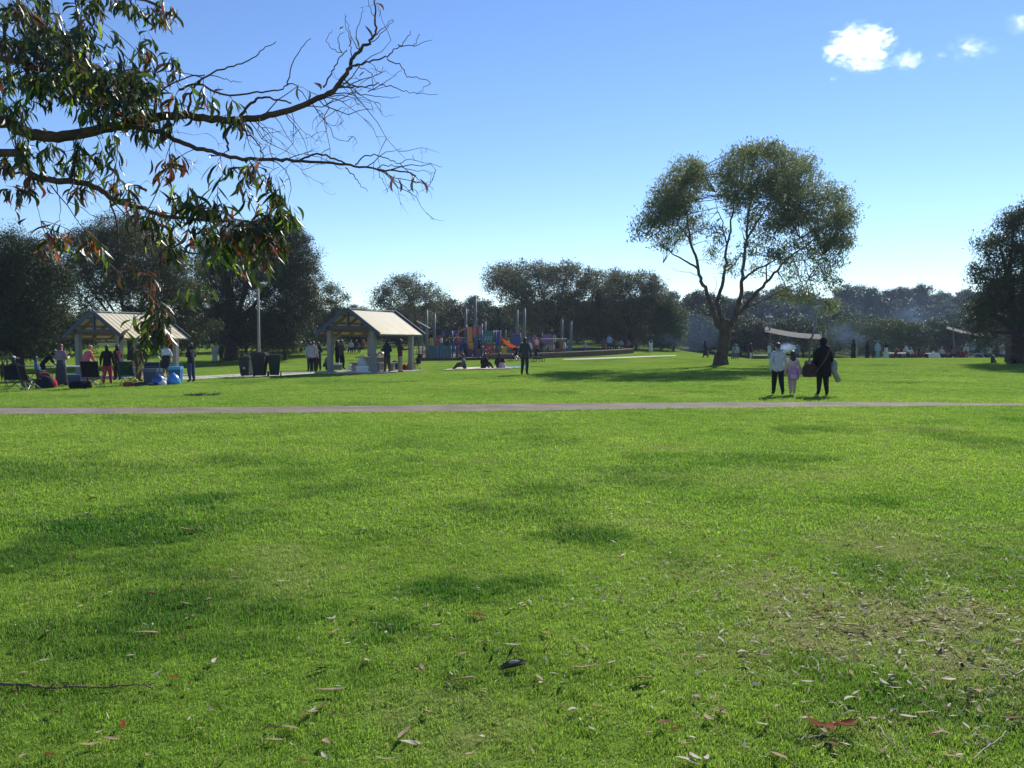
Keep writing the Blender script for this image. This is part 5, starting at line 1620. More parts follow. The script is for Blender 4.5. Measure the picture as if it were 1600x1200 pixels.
person('small child in red-brown top, second from the left edge', 12.5, py=594, h=.98, face=220, top=(.14, .07, .06), bottom=DRK, skin='m')
# ---- under the big shade tree
person('person in white dress under the shade tree, left of its trunk', 336, py=567, h=1.6, face=150, top=(.4, .42, .45), bottom=(.4, .42, .45), skin='m', dress=((.36, .38, .42), None, .15, .17, .24))
person('person in dark clothes beside the one in white under the shade tree', 346, py=566.5, h=1.6, face=200, top=DRK, bottom=DRK, skin='m')
person('seated person in black right of the trunk of the shade tree', 376, py=565, h=1.7, face=90, pose='sit_ground', top=BLK, bottom=BLK, skin='m')
person('seated person in grey and white right behind the leftmost bin', 387, py=567, h=1.7, face=120, pose='sit_ground', top=(.25, .25, .27), bottom=DRK, skin='m', cap=(.45, .45, .45))
# ---- far behind the shelter
for i, (px, top, lab) in enumerate([(529, (.05, .05, .06), 'far seated person with pale cap glimpsed through the shelter, leftmost'), (548, (.5, .5, .5), 'far seated person in white glimpsed through the shelter'),
                                    (556, (.03, .03, .05), 'far seated person in navy glimpsed through the shelter'), (566, (.36, .06, .05), 'far seated person in red glimpsed through the shelter, rightmost')]):
    person(lab, px, d=84, h=1.75, face=170 + i * 15, pose='sit_chair', top=top, bottom=DRK, cap=(.5, .5, .48) if i == 0 else None, skin='m', group=None)
# ---- picnic rug
person('seated person in grey on the left of the picnic rug, legs stretched out', 727, py=577, h=1.70, face=-80, pose='sit_ground', top=(.10, .10, .11), bottom=(.06, .06, .075), skin='m', seed=6)
person('seated person in black in the middle of the picnic rug', 755, py=576, h=1.74, face=40, pose='sit_ground', top=BLK, bottom=DRK, skin='m', hair=(.03, .018, .013), style='long')
person('seated woman with long dark brown hair on the right of the picnic rug', 780, py=575.5, h=1.76, face=10, pose='sit_ground', top=(.035, .02, .018), bottom=(.03, .02, .02), skin='m', hair=(.028, .014, .01), style='long', hairlen=.4, fat=1.15)
# ---- playground
KID = 'children and parents at the playground'
for px, py_, h, top, bot, lab, pose, z in [
    (749, 560, 1.62, (.02, .022, .035), (.16, .17, .2), 'person in dark blue shirt and pale grey shorts watching the playground', 'stand', 0),
    (700, 560.5, 1.60, (.02, .02, .025), (.02, .02, .03), 'person in black leaning over the blue playground fence', 'hold', 0),
    (720, 561, 1.30, (.04, .05, .20), (.22, .10, .04), 'child in blue with orange trousers by the playground fence', 'stand', 0),
    (727, 561, 1.45, (.03, .03, .10), BLK, 'person in navy by the tall pole in front of the yellow tower panel', 'stand', 0),
    (787, 553, 1.0, (.45, .45, .45), DRK, 'child in white on the deck at the top of the orange slide', 'sit_ground', .9),
    (794, 551, 1.1, (.6, .6, .6), (.3, .3, .32), 'child in white t-shirt standing near the top of the slide', 'stand', .5),
    (690, 561, 1.1, (.50, .50, .50), (.1, .1, .12), 'child in white reaching up behind the teal fence panels', 'reach', .8),
    (682, 561, 1.0, (.40, .06, .05), DRK, 'child in red behind the teal fence panels', 'stand', .7),
    (675, 561, 1.0, (.36, .30, .10), DRK, 'child in yellow behind the leftmost teal fence panel', 'stand', .6),
    (714, 558, 1.2, (.30, .08, .10), DRK, 'child in dark pink among the coloured rails', 'stand', .6),
    (838, 558, 1.2, (.55, .55, .55), (.35, .05, .06), 'child in white behind the red playground arch', 'stand', .5),
    (850, 558, 1.1, (.30, .28, .10), (.2, .2, .1), 'child in mustard under the purple panel', 'stand', 0),
    (860, 558, 1.15, (.32, .30, .16), DRK, 'child in pale yellow under the purple panel, further right', 'stand', 0),
    (870, 557.5, 1.55, (.04, .03, .03), (.25, .12, .05), 'person in dark top and orange-brown trousers at the white rail', 'stand', 0),
    (882, 556.5, 1.5, (.32, .34, .36), (.12, .12, .14), 'person in pale grey between the white rail and the teal end panel', 'stand', 0),
    (740, 558, 1.2, (.5, .5, .5), (.1, .1, .1), 'child in white under the orange playground tower', 'stand', 0),
    (827, 561, 1.5, (.5, .5, .5), (.2, .2, .22), 'person in white half hidden behind the lone standing man', 'stand', 0),
    (697, 559, 1.5, (.03, .03, .035), (.05, .05, .06), 'person in charcoal at the right end of the teal fence', 'hold', 0),
    (708, 557, 1.1, (.05, .22, .24), (.1, .1, .12), 'child in turquoise among the coloured rails', 'stand', .4),
    (733, 557, 1.1, (.42, .10, .22), (.1, .1, .12), 'child in pink by the yellow tower panel', 'stand', .2),
    (745, 555, 1.0, (.06, .10, .32), DRK, 'child in bright blue under the pink-roofed tower', 'stand', .4),
    (777, 556, 1.5, (.28, .26, .22), (.08, .08, .1), 'person in beige left of the orange slide', 'stand', 0),
    (806, 555, 1.1, (.12, .12, .14), (.36, .30, .24), 'child in grey near the foot of the orange slide', 'stand', .2),
    (815, 556, 1.2, (.40, .36, .10), DRK, 'child in yellow left of the lone standing man', 'stand', .3),
    (832, 556, 1.55, (.30, .10, .12), (.06, .06, .08), 'person in faded red right of the lone standing man', 'stand', .1),
    (844, 556, 1.5, (.05, .05, .06), (.05, .05, .08), 'person in black behind the right stroller', 'lean', 0),
    (866, 556, 1.0, (.50, .46, .46), (.3, .1, .12), 'child in cream at the white playground rail', 'stand', .2),
    (914, 556, 1.05, (.24, .34, .52), (.10, .10, .14), 'child in pale blue by the low wall right of the last pole', 'stand', .15)]:
    q = gd(px, 75.5 if py_ < 560 else 73.4)
    if px > 900: q = gd(px, 80)
    person(lab, px, h=h, face=random.choice([0, 40, 150, 190, 220, 300]), pose=pose, top=top, bottom=bot, skin=random.choice('lmm'), loc=q, z=z, hair=random.choice([(.02, .015, .012), (.06, .035, .02)]), group=KID)
# ---- sitting on the end of the wall
for i, (px, top, lab, pose, h) in enumerate([
    (943, (.20, .06, .05), 'person in dark red at the left of the group on the low wall', 'sit_chair', 1.6), (951.5, (.24, .34, .56), 'person in light blue shirt standing among the group on the low wall', 'stand', 1.74),
    (958, (.11, .05, .04), 'person in brown sitting on the low wall beside the blue shirt', 'sit_chair', 1.6), (964, (.30, .20, .10), 'person in tan sitting on the low wall', 'sit_chair', 1.55),
    (971, (.30, .30, .36), 'person in grey and white sitting on the low wall', 'sit_chair', 1.6), (977, (.07, .05, .06), 'person in dark top sitting near the right end of the low wall', 'sit_chair', 1.6),
    (982, (.36, .14, .12), 'person in faded red at the right end of the low wall', 'sit_chair', 1.6)]):
    d = 87 + (px - 943) * .13
    q = gd(px, d)
    person(lab, px, h=h, face=180 + (i * 37) % 60 - 30, pose=pose, top=top, bottom=random.choice([DRK, BLK, (.2, .1, .06)]), skin='m', loc=q, z=(.05 if pose == 'sit_chair' else .0), group='group on the end of the low wall')
person('person in olive brown standing near the right end of the low wall', 994, d=89, h=1.5, face=40, top=(.10, .09, .06), bottom=(.05, .05, .06), skin='m')
person('person in long white robe and black headscarf on the slope behind the low wall', 1016.5, d=88, h=1.45, face=160, top=(.5, .5, .52), bottom=WHT, skin='m', veil=BLK, dress=((.5, .5, .54), 1.35, .03, .16, .25))
person('person in black walking left of the trunk of the lone gum', 1102, d=82, h=1.65, face=-60, pose='walk', top=BLK, bottom=BLK, skin='m', veil=BLK, dress=(BLK, 1.3, .25, .17, .24), stride=.8)
person('small child walking beside the person in black left of the lone gum', 1106.5, d=81.5, h=.85, face=-60, pose='walk', top=(.2, .18, .2), bottom=(.1, .1, .12), skin='m', stride=.7)
person('person in blue-grey just right of the trunk of the lone gum', 1145, d=80, h=1.55, face=150, pose='lean', top=(.16, .20, .28), bottom=(.1, .12, .18), skin='m')
person('person in white beside the blue-grey one right of the gum trunk', 1151, d=81, h=1.5, face=210, top=(.4, .42, .46), bottom=(.12, .14, .2), skin='m')
person('person in black top and white trousers beyond the shadow of the lone gum', 1173, d=80, h=1.66, face=120, top=BLK, bottom=(.5, .5, .48), skin='m')
person('person in white and dark blue beside the first shade sail mast', 1202, d=79, h=1.66, face=160, pose='reach', top=(.5, .55, .6), bottom=(.30, .32, .36), skin='m')
person('person in navy close to the first shade sail mast', 1207, d=79.5, h=1.6, face=220, top=(.03, .04, .08), bottom=DRK, skin='m')
person('person in pale blue shirt behind the girl with the pink backpack', 1245, d=80, h=1.6, face=190, pose='lean', top=(.10, .18, .36), bottom=DRK, skin='m')
# ---- the crowd beyond the crest at the right
FAR = [
    (1333, 74, 1.74, BLK, BLK, BLK, 'tall figure in long black robe and veil beyond the crest, left of the tables', 'stand'),
    (1337.5, 74.5, 1.3, (.36, .46, .22), (.36, .46, .22), None, 'child in pale lime beside the tall black-robed figure', 'stand'),
    (1355, 75, 1.66, BLK, BLK, BLK, 'second figure in black robe beyond the crest, alone between others', 'stand'),
    (1366, 75, 1.72, (.04, .10, .10), DRK, None, 'person in dark teal with bare head left of the long white table', 'fold'),
    (1371, 74, 1.62, (.25, .35, .46), (.2, .3, .4), None, 'person in pale blue next to the dark teal one', 'stand'),
    (1384, 75, 1.56, (.05, .03, .03), (.5, .5, .48), BLK, 'person in dark brown veil and white skirt at the long white table', 'stand'),
    (1418, 76, 1.5, (.50, .54, .66), DRK, None, 'man in white shirt leaning over beside the long white table', 'lean'),
    (1436, 78, 1.5, (.05, .03, .03), BLK, BLK, 'seated person in black behind the second white table', 'sit_chair'),
    (1447, 80, 1.5, (.10, .14, .12), BLK, None, 'person in dull green behind the second white table', 'lean'),
    (1476, 76, 1.5, (.14, .05, .07), BLK, None, 'person in wine red seated left of the smoke', 'sit_chair'),
    (1485, 77, 1.6, (.05, .03, .04), DRK, BLK, 'person in dark veil seated left of the smoke', 'sit_chair'),
    (1496, 76, 1.55, (.16, .10, .09), (.2, .05, .04), None, 'person in brown tending food left of the barbecue', 'lean'),
    (1503, 75, 1.4, (.36, .05, .04), (.3, .04, .04), None, 'person in red crouching left of the barbecue', 'crouch'),
    (1509, 74.5, 1.45, (.55, .5, .5), (.36, .06, .05), None, 'person in white and red bending left of the barbecue', 'bend'),
    (1528, 78, 1.55, (.03, .04, .06), DRK, BLK, 'person in dark robe behind the arched tent frame', 'stand'),
    (1544, 80, 1.6, (.26, .30, .34), DRK, None, 'person in pale grey under the end of the second shade sail', 'stand'),
    (1556, 74, 1.5, (.05, .05, .06), DRK, None, 'seated person in dark clothes left of the standing woman under the right tree', 'sit_chair'),
    (1563, 74.5, 1.45, (.30, .26, .27), DRK, None, 'seated person in pale top near the standing woman under the right tree', 'sit_chair'),
    (1468, 77, 1.4, (.34, .26, .26), DRK, None, 'seated person in faded pink right of the white bags', 'sit_chair'),
    (1404, 79, 1.5, (.12, .05, .05), DRK, None, 'seated person in dark red behind the long white table', 'sit_chair'),
    (1426, 79, 1.5, (.10, .10, .10), DRK, None, 'seated person in grey behind the red camp chair', 'sit_chair')]
for i, (px, d, col, where) in enumerate([(1391, 80, (.30, .20, .16), 'left end of the long white table'), (1398, 76.5, (.10, .06, .05), 'near side of the long white table'), (1411, 80, (.20, .22, .26), 'right end of the long white table'), (1423, 76, (.42, .40, .40), 'gap left of the red camp chair'),
                                        (1441, 76.5, (.20, .06, .05), 'front of the second white table'), (1452, 80, (.34, .36, .40), 'right end of the second white table'), (1472, 75, (.46, .42, .40), 'spot just right of the white bags'), (1480, 79, (.08, .09, .14), 'back row left of the smoke'),
                                        (1490, 75, (.26, .10, .10), 'front row left of the barbecue'), (1500, 79, (.14, .14, .16), 'back row beside the barbecue'), (1535, 76, (.18, .20, .24), 'right side of the arched tent frame'), (1541, 78, (.10, .12, .12), 'shade beyond the arched tent frame'), (1569, 77, (.40, .38, .40), 'shade behind the woman under the right tree')]):
    FAR.append((px, d, 1.5, col, DRK, None, 'seated picnicker in %s at the %s' % (('tan', 'dark brown', 'grey-blue', 'pale grey', 'brick red', 'light grey', 'cream', 'navy', 'dull red', 'charcoal', 'slate', 'dark green', 'whitish grey')[i], where), 'sit_chair'))
for px, d, h, top, bot, veil, lab, pose in FAR:
    person(lab, px, d=d, h=h, face=random.choice([20, 90, 150, 180, 210, 270]), pose=pose, top=top, bottom=bot, skin='m', veil=veil, dress=(bot, 1.3, .05, .17, .25) if veil and pose == 'stand' else None, group='people picnicking beyond the crest')
person('woman in dull green top and long brown skirt standing under the right tree', 1575, py=567.5, h=1.72, face=170, pose='hold', top=(.10, .12, .07), bottom=(.12, .07, .06), skin='m', dress=((.11, .065, .06), None, .06, .17, .24), style='long')
person('child with white cap sitting on the grass left of the right tree', 1550, py=567, h=1.0, face=160, pose='sit_ground', top=(.04, .05, .05), bottom=DRK, cap=(.6, .6, .58), skin='m')
person('person in dark brown sitting at the foot of the right tree', 1583, py=568.5, h=1.4, face=200, pose='sit_ground', top=(.05, .03, .025), bottom=BLK, skin='m')
build_people()

# ---- what the family carries
def fr(P):
    s = P['h'] / 1.74
    M = Matrix.Translation(P['p']) @ Matrix.Rotation(-P['face'], 4, 'Z') @ Matrix.Scale(s, 4)
    return M
def place(o, M): o.matrix_world = M; return o
M = fr(girl)
t = thing('backpack', 'pink and lilac backpack with pale front pocket worn low by the girl', 'backpack'); place(t, M @ Matrix.Translation((0, -.20, .62)))
mb = MB(); mb.lathe([(.03, 0), (.19, .01), (.215, .10), (.21, .34), (.17, .47), (.03, .50)], 16, squash=.55); part('bag', mb, cloth((.46, .20, .40)), t, True)
mb = MB(); mb.lathe([(.02, .05), (.125, .06), (.135, .15), (.12, .24), (.02, .25)], 12, squash=.45, c=(0, -.075, 0)); part('pocket', mb, cloth((.42, .42, .58)), t, True)
mb = MB(); mb.lathe([(.02, .28), (.12, .29), (.12, .40), (.02, .42)], 12, squash=.35, c=(0, -.075, 0)); part('pocket', mb, cloth((.50, .28, .36)), t, True)
for s in (-1, 1):
    mb = MB(); mb.tube([(s * .10, .04, .46), (s * .15, .06, .74), (s * .14, .22, .72), (s * .15, .30, .45)], .018, 5); part('strap', mb, cloth((.50, .30, .45)), t, True)
M = fr(mum)
t = thing('tote_bag', 'bulging dark brown tote bag at the left hip of the woman in black', 'bag'); place(t, M @ Matrix.Translation((-.40, .02, .58)))
mb = MB(); mb.lathe([(.03, 0), (.21, .01), (.245, .10), (.23, .30), (.17, .39), (.16, .40)], 16, squash=.7, fold=.05); part('bag', mb, cloth((.055, .028, .028)), t, True)
for k, (x, z) in enumerate(((-.12, .50), (-.02, .54), (.08, .50))):
    mb = MB(); mb.ell((x, .02 * k, .42), (.07, .05, z - .40), 10, 6); part('contents', mb, cloth(((.16, .10, .08), (.30, .24, .20), (.05, .05, .06))[k]), t, True)
mb = MB(); mb.tube([(-.1, .0, .38), (.0, .0, .62), (.15, .0, .76), (.22, .0, .82)], .016, 5); part('handle', mb, cloth((.04, .02, .02)), t)
t = thing('shoulder_strap', 'broad brown strap slung across the back of the woman in black', 'strap'); place(t, M)
mb = MB(); n = 12; V = []
for i in range(n + 1):
    f = i / n; a = Vector((.17, -.11, 1.47)).lerp(Vector((-.30, -.21, .74)), f) + Vector((0, -.11 * math.sin(math.pi * min(1, f * 1.1)), 0))
    for k in (-1, 1): V.append(a + Vector((k * .040, 0, k * .032)))
mb.add(V, [(2 * i, 2 * i + 2, 2 * i + 3, 2 * i + 1) for i in range(n)]); mb.add([v + Vector((0, .012, 0)) for v in V], [(2 * i + 1, 2 * i + 3, 2 * i + 2, 2 * i) for i in range(n)])
mb.tube([(.17, -.11, 1.47), (.17, .02, 1.53), (.16, .12, 1.46)], .03, 6)
part('webbing', mb, cloth((.11, .07, .055)), t, True)
t = thing('rolled_mat', 'grey-beige rolled mat hanging at the right side of the woman in black', 'rolled mat'); place(t, M @ Matrix.Translation((.40, -.03, .42)) @ Matrix.Rotation(R(-16), 4, 'Y'))
mb = MB(); mb.tube([(.10, 0, .0), (.05, 0, .25), (0, 0, .50)], [.082, .084, .080], 14); part('roll', mb, cloth((.27, .25, .21)), t, True)
mb = MB()
mb.tube([(.105 + .0 * k, .0, -.012) if k == 0 else (.10 + .05 * math.cos(k * .9) * (k / 16), .05 * math.sin(k * .9) * (k / 16), -.006) for k in range(16)], .006, 4, False); part('spiral_edge', mb, cloth((.18, .16, .13)), t)
bag_ = bag_lump('side_bag', 'pale grey-green bag under the right arm of the woman in black', 'bag', (0, 0, 0), (.10, .12, .34), cloth((.24, .27, .25)), knot=False); place(bag_, M @ Matrix.Translation((.36, .02, .78)))
mb = MB(); mb.lathe([(.01, 0), (.035, 0), (.04, .12), (.01, .13)], 10)
pj = [q for q in PEOPLE if 'orange drink' in q['label']][0]
o = link('drink', mb.mesh('drink', orange, True)); tag(o, 'orange drink held by the person in jeans right of the left shelter', 'drink'); place(o, fr(pj) @ Matrix.Translation((.16, .32, 1.14)))
# ------------------------------------------------------------------ the gum branch that hangs into the view from the left
def leaf_variant(k, L_=.125, W_=.021):
    """a narrow sickle-shaped gum leaf hanging along -Z from its stalk at the origin"""
    rnd = random.Random(100 + k)
    curve = rnd.uniform(-.035, .035); roll = rnd.uniform(-.02, .03); tw = rnd.uniform(-.7, .7)
    V = []; n = 6
    for i in range(n + 1):
        f = i / n
        w = W_ * (math.sin(math.pi * min(1, (f * .94 + .03))) ** .75) * (1 - .25 * f) * .62 if 0 < i < n else .0008
        x = curve * math.sin(math.pi * f * .9) + curve * .5 * f * f; y = roll * f * f * 1.6
        a = tw * f
        dx, dy = math.cos(a) * w, math.sin(a) * w
        V += [(x - dx, y - dy, -.012 - L_ * f), (x, y + w * .22, -.012 - L_ * f), (x + dx, y + dy, -.012 - L_ * f)]
    Fq = []
    for i in range(n):
        for c in (0, 1): Fq.append((i * 3 + c, i * 3 + c + 1, i * 3 + c + 4, i * 3 + c + 3))
    return V, Fq
LV = [leaf_variant(k, random.Random(k).uniform(.065, .108), random.Random(k + 50).uniform(.0115, .0185)) for k in range(8)]
def near_leaf(name, c, t, tc): return mat(name, c, rough=.38, scale=16, amt=.3, spec=.5, trans=t, tcol=tc)
NL = [near_leaf('near_leaf_dark', (.018, .030, .012), .28, (.05, .08, .015)), near_leaf('near_leaf_green', (.030, .050, .014), .36, (.10, .16, .02)),
      near_leaf('near_leaf_bright', (.07, .12, .02), .52, (.30, .46, .03)), near_leaf('near_leaf_red', (.10, .026, .020), .34, (.30, .06, .03)),
      near_leaf('near_leaf_orange', (.15, .055, .018), .38, (.42, .14, .03)), near_leaf('near_leaf_brown', (.06, .033, .020), .28, (.16, .07, .03))]
near_bark = mat('smooth_gum_bark', (.085, .055, .042), rough=.8, scale=14, amt=.45, bump=.5, bscale=60, spec=.2)

def overhanging_gum():
    base = Vector((-5.2, 5.4, gz(-5.2, 5.4)))
    t = thing('overhanging_gum', 'gum tree reaching in from the left edge with long bare-tipped branches and hanging leaves', 'tree', base)
    L = lambda p: p - base
    def line(pts, d0, d1):
        n = len(pts) - 1
        return [at(px, py, d0 + (d1 - d0) * i / n) for i, (px, py) in enumerate(pts)]
    crotch = Vector((-4.55, 5.15, 2.35))
    mb = MB(); mb.tube([L(v) for v in smooth_pts([base + Vector((0, 0, -.3)), base + Vector((.12, 0, .8)), base + Vector((.4, -.1, 1.6)), crotch, Vector((-4.3, 5.0, 3.6)), Vector((-4.4, 5.2, 5.2)), Vector((-3.9, 5.4, 7.0))], 3)],
                       [.26 - .009 * i for i in range(19)], 12); part('trunk', mb, near_bark, t, True)
    B = []      # (points, radius at start, at the end)
    A = [(0, 190), (20, 197), (50, 210), (90, 213), (130, 208), (165, 200), (200, 193), (235, 185), (270, 181), (300, 182), (340, 186), (375, 186), (420, 182), (455, 171), (495, 156), (520, 141), (535, 125), (547, 106), (550, 93), (562, 78), (575, 68), (586, 52), (587, 34), (586, 10), (584, -8)]
    MA = [crotch + Vector((0, 0, .05)), Vector((-3.9, 5.0, 2.75))] + line(A, 4.75, 4.3)
    B.append((MA, .043, .003))
    Bm = [(205, 194), (225, 201), (250, 207), (280, 221), (310, 232), (340, 240), (380, 248), (430, 248), (470, 252), (530, 256), (560, 260), (590, 265), (625, 267), (650, 275)]
    B.append((line(Bm, 4.52, 4.1), .018, .003))
    Cm = [(0, 238), (35, 262), (60, 278), (90, 283), (130, 286), (160, 300), (180, 313), (210, 322), (240, 332), (260, 338), (300, 342), (340, 345), (380, 345), (430, 346), (455, 352)]
    B.append(([crotch + Vector((.05, -.1, -.1)), Vector((-3.8, 4.6, 2.45))] + line(Cm, 4.5, 4.0), .028, .003))
    D = [(0, -30), (30, 5), (70, 40), (110, 75), (150, 105), (190, 125), (225, 140)]
    B.append(([Vector((-4.3, 5.1, 3.9))] + line(D, 4.9, 4.8), .026, .005))
    E = [(0, 90), (50, 105), (110, 118), (160, 140), (200, 160), (240, 182)]
    B.append(([Vector((-4.3, 5.0, 3.4))] + line(E, 4.7, 4.6), .022, .006))
    G = [(60, -40), (120, -15), (190, -5), (240, 5), (268, 25)]
    B.append(([Vector((-4.4, 5.2, 5.0)), Vector((-3.4, 5.3, 4.6))] + line(G, 5.0, 4.9), .022, .004))
    fine = [
        ([(375, 182), (388, 168), (398, 157), (408, 152), (435, 156), (455, 161)], 4.4, .009, .004),
        ([(292, 182), (297, 150), (310, 128), (325, 117), (350, 107), (372, 102), (400, 87), (412, 77), (431, 65)], 4.45, .008, .002),
        ([(240, 183), (247, 147), (270, 130), (300, 118), (320, 117)], 4.5, .006, .003),
        ([(280, 140), (310, 132), (345, 146), (400, 145), (430, 142), (448, 132), (458, 131), (474, 146), (482, 158)], 4.5, .007, .002),
        ([(449, 132), (455, 108), (470, 75), (486, 60)], 4.45, .004, .0015),
        ([(310, 132), (318, 122)], 4.4, .003, .0015), ([(325, 117), (345, 122), (365, 128), (378, 128)], 4.45, .003, .0012),
        ([(547, 104), (565, 100), (590, 93), (605, 87), (620, 75), (630, 68), (641, 48)], 4.28, .006, .0015),
        ([(622, 70), (645, 72), (660, 68), (676, 62)], 4.25, .003, .001), ([(645, 72), (653, 60), (654, 53)], 4.2, .002, .001),
        ([(605, 92), (625, 102), (637, 118), (655, 122), (673, 130), (660, 140), (650, 148)], 4.25, .0035, .001),
        ([(527, 136), (555, 137), (575, 135), (595, 132), (615, 137), (635, 144), (660, 147), (684, 148)], 4.3, .005, .001),
        ([(498, 155), (525, 148), (555, 145), (580, 150), (605, 152), (625, 151)], 4.3, .0045, .001),
        ([(575, 143), (595, 132), (612, 122), (628, 110)], 4.3, .003, .001), ([(555, 104), (575, 110), (590, 130)], 4.3, .003, .001),
        ([(505, 137), (515, 120), (523, 103), (535, 85), (542, 78)], 4.35, .005, .002), ([(535, 83), (528, 66), (530, 55), (538, 50)], 4.35, .003, .001),
        ([(533, 82), (520, 78), (511, 65), (513, 55), (518, 47)], 4.35, .0025, .001),
        ([(550, 93), (548, 75), (545, 55), (540, 35), (538, 22)], 4.3, .003, .001), ([(562, 78), (552, 60), (543, 40), (540, 25)], 4.3, .003, .001),
        ([(562, 78), (558, 50), (565, 25), (567, 12)], 4.3, .003, .001), ([(586, 55), (600, 42), (614, 30)], 4.25, .003, .001), ([(575, 70), (595, 55), (608, 38), (616, 32)], 4.25, .003, .001),
        ([(586, 30), (578, 12), (573, -5)], 4.25, .0025, .001),
        ([(470, 250), (485, 243), (505, 241), (530, 250), (540, 256)], 4.2, .006, .004),
        ([(555, 257), (570, 245), (590, 242), (610, 249), (625, 255), (640, 248), (665, 255), (691, 259)], 4.15, .004, .001),
        ([(590, 262), (610, 258), (640, 265), (662, 268), (680, 270)], 4.1, .003, .001), ([(540, 262), (555, 278), (565, 290), (575, 300)], 4.15, .0035, .001),
        ([(590, 266), (600, 285), (607, 300)], 4.1, .002, .001), ([(625, 255), (650, 278), (668, 290), (677, 297)], 4.1, .0025, .001),
        ([(375, 190), (385, 205), (400, 220), (408, 235), (412, 246)], 4.35, .005, .003), ([(405, 185), (404, 200), (415, 220), (420, 235), (428, 250)], 4.35, .003, .001),
        ([(358, 200), (354, 220), (357, 235)], 4.4, .008, .005),
        ([(172, 314), (180, 340), (185, 370), (187, 390), (195, 400), (206, 406)], 4.2, .006, .002),
        ([(115, 283), (105, 310), (135, 330), (160, 345)], 4.3, .004, .001), ([(80, 290), (105, 320), (125, 350), (150, 380)], 4.3, .004, .001),
        ([(175, 314), (200, 340), (225, 365), (240, 380)], 4.2, .004, .001), ([(85, 283), (92, 310), (94, 345)], 4.35, .004, .001),
        ([(35, 265), (50, 300), (60, 330), (66, 355)], 4.4, .003, .001), ([(230, 330), (245, 400), (250, 460), (248, 500)], 4.1, .003, .0012)]
    for pts, d, a, b in fine: B.append((line(pts, d, d - .12), a, b))
    nodes = []; limbs = []
    for pts, a, b in B:
        P = smooth_pts(pts, 4, .0035)
        n = len(P) - 1
        mb = MB(); mb.tube([L(p) for p in P], [a + (b - a) * (i / n) ** .7 for i in range(n + 1)], 9 if a > .015 else 6 if a > .005 else 5, True)
        part('branch' if a > .015 else 'twig', mb, near_bark, t, True)
        nodes += P; limbs.append(P)
    NA = np.array([tuple(p) for p in nodes])
    # bare hanging twigs off the outer branches
    mb = MB()
    def zig(p, d, L_, r0, depth):
        P = [p]; k = 6
        for i in range(k):
            d = (d + Vector((random.gauss(0, .30), random.gauss(0, .30), random.gauss(-.03, .34)))).normalized()
            P.append(P[-1] + d * L_ / k)
        mb.tube([L(q) for q in P], [r0 * (1 - .7 * i / k) for i in range(k + 1)], 4, False)
        if depth:
            for j in range(random.randint(1, 3)):
                i = random.randint(2, k)
                d2 = (d + Vector((random.gauss(0, .7), random.gauss(0, .4), random.gauss(0, .6)))).normalized()
                zig(P[i], d2, L_ * random.uniform(.3, .6), r0 * .6, depth - 1)
    src = [(400 + 150 * random.random(), None) for _ in range(1)]
    for i in range(26):
        j = random.randrange(len(limbs))
        P = limbs[0] if i % 3 else limbs[1]
        lo = .50 if P is limbs[0] else .45
        p = P[int(len(P) * random.uniform(lo, .76 if P is limbs[0] else .9))]
        d = Vector((random.uniform(.45, 1.0), random.uniform(-.4, .4), random.uniform(-.75, .15 if P is limbs[0] else -.1)))
        zig(p, d.normalized(), random.uniform(.2, .60 if P is limbs[0] else .35), .0036, 2)
    for i in range(26):
        P = limbs[2] if i % 2 else limbs[0]
        p = P[int(len(P) * random.uniform(.15, .7))]
        zig(p, Vector((random.uniform(-.3, .8), random.uniform(-.4, .4), random.uniform(-1, .2))).normalized(), random.uniform(.15, .45), .0026, 2)
    # sprays of leaves: (px, py, half width, half height, sprays, depth, colour weights dark/green/bright/red/orange/brown)
    D_, S_, R_, M_ = (6, 2.5, .4, .12, .05, 1), (3, 4, 1.2, .1, .05, .5), (4, 1, .1, 1.6, .8, 2.6), (5, 2, .25, .4, .25, 2)
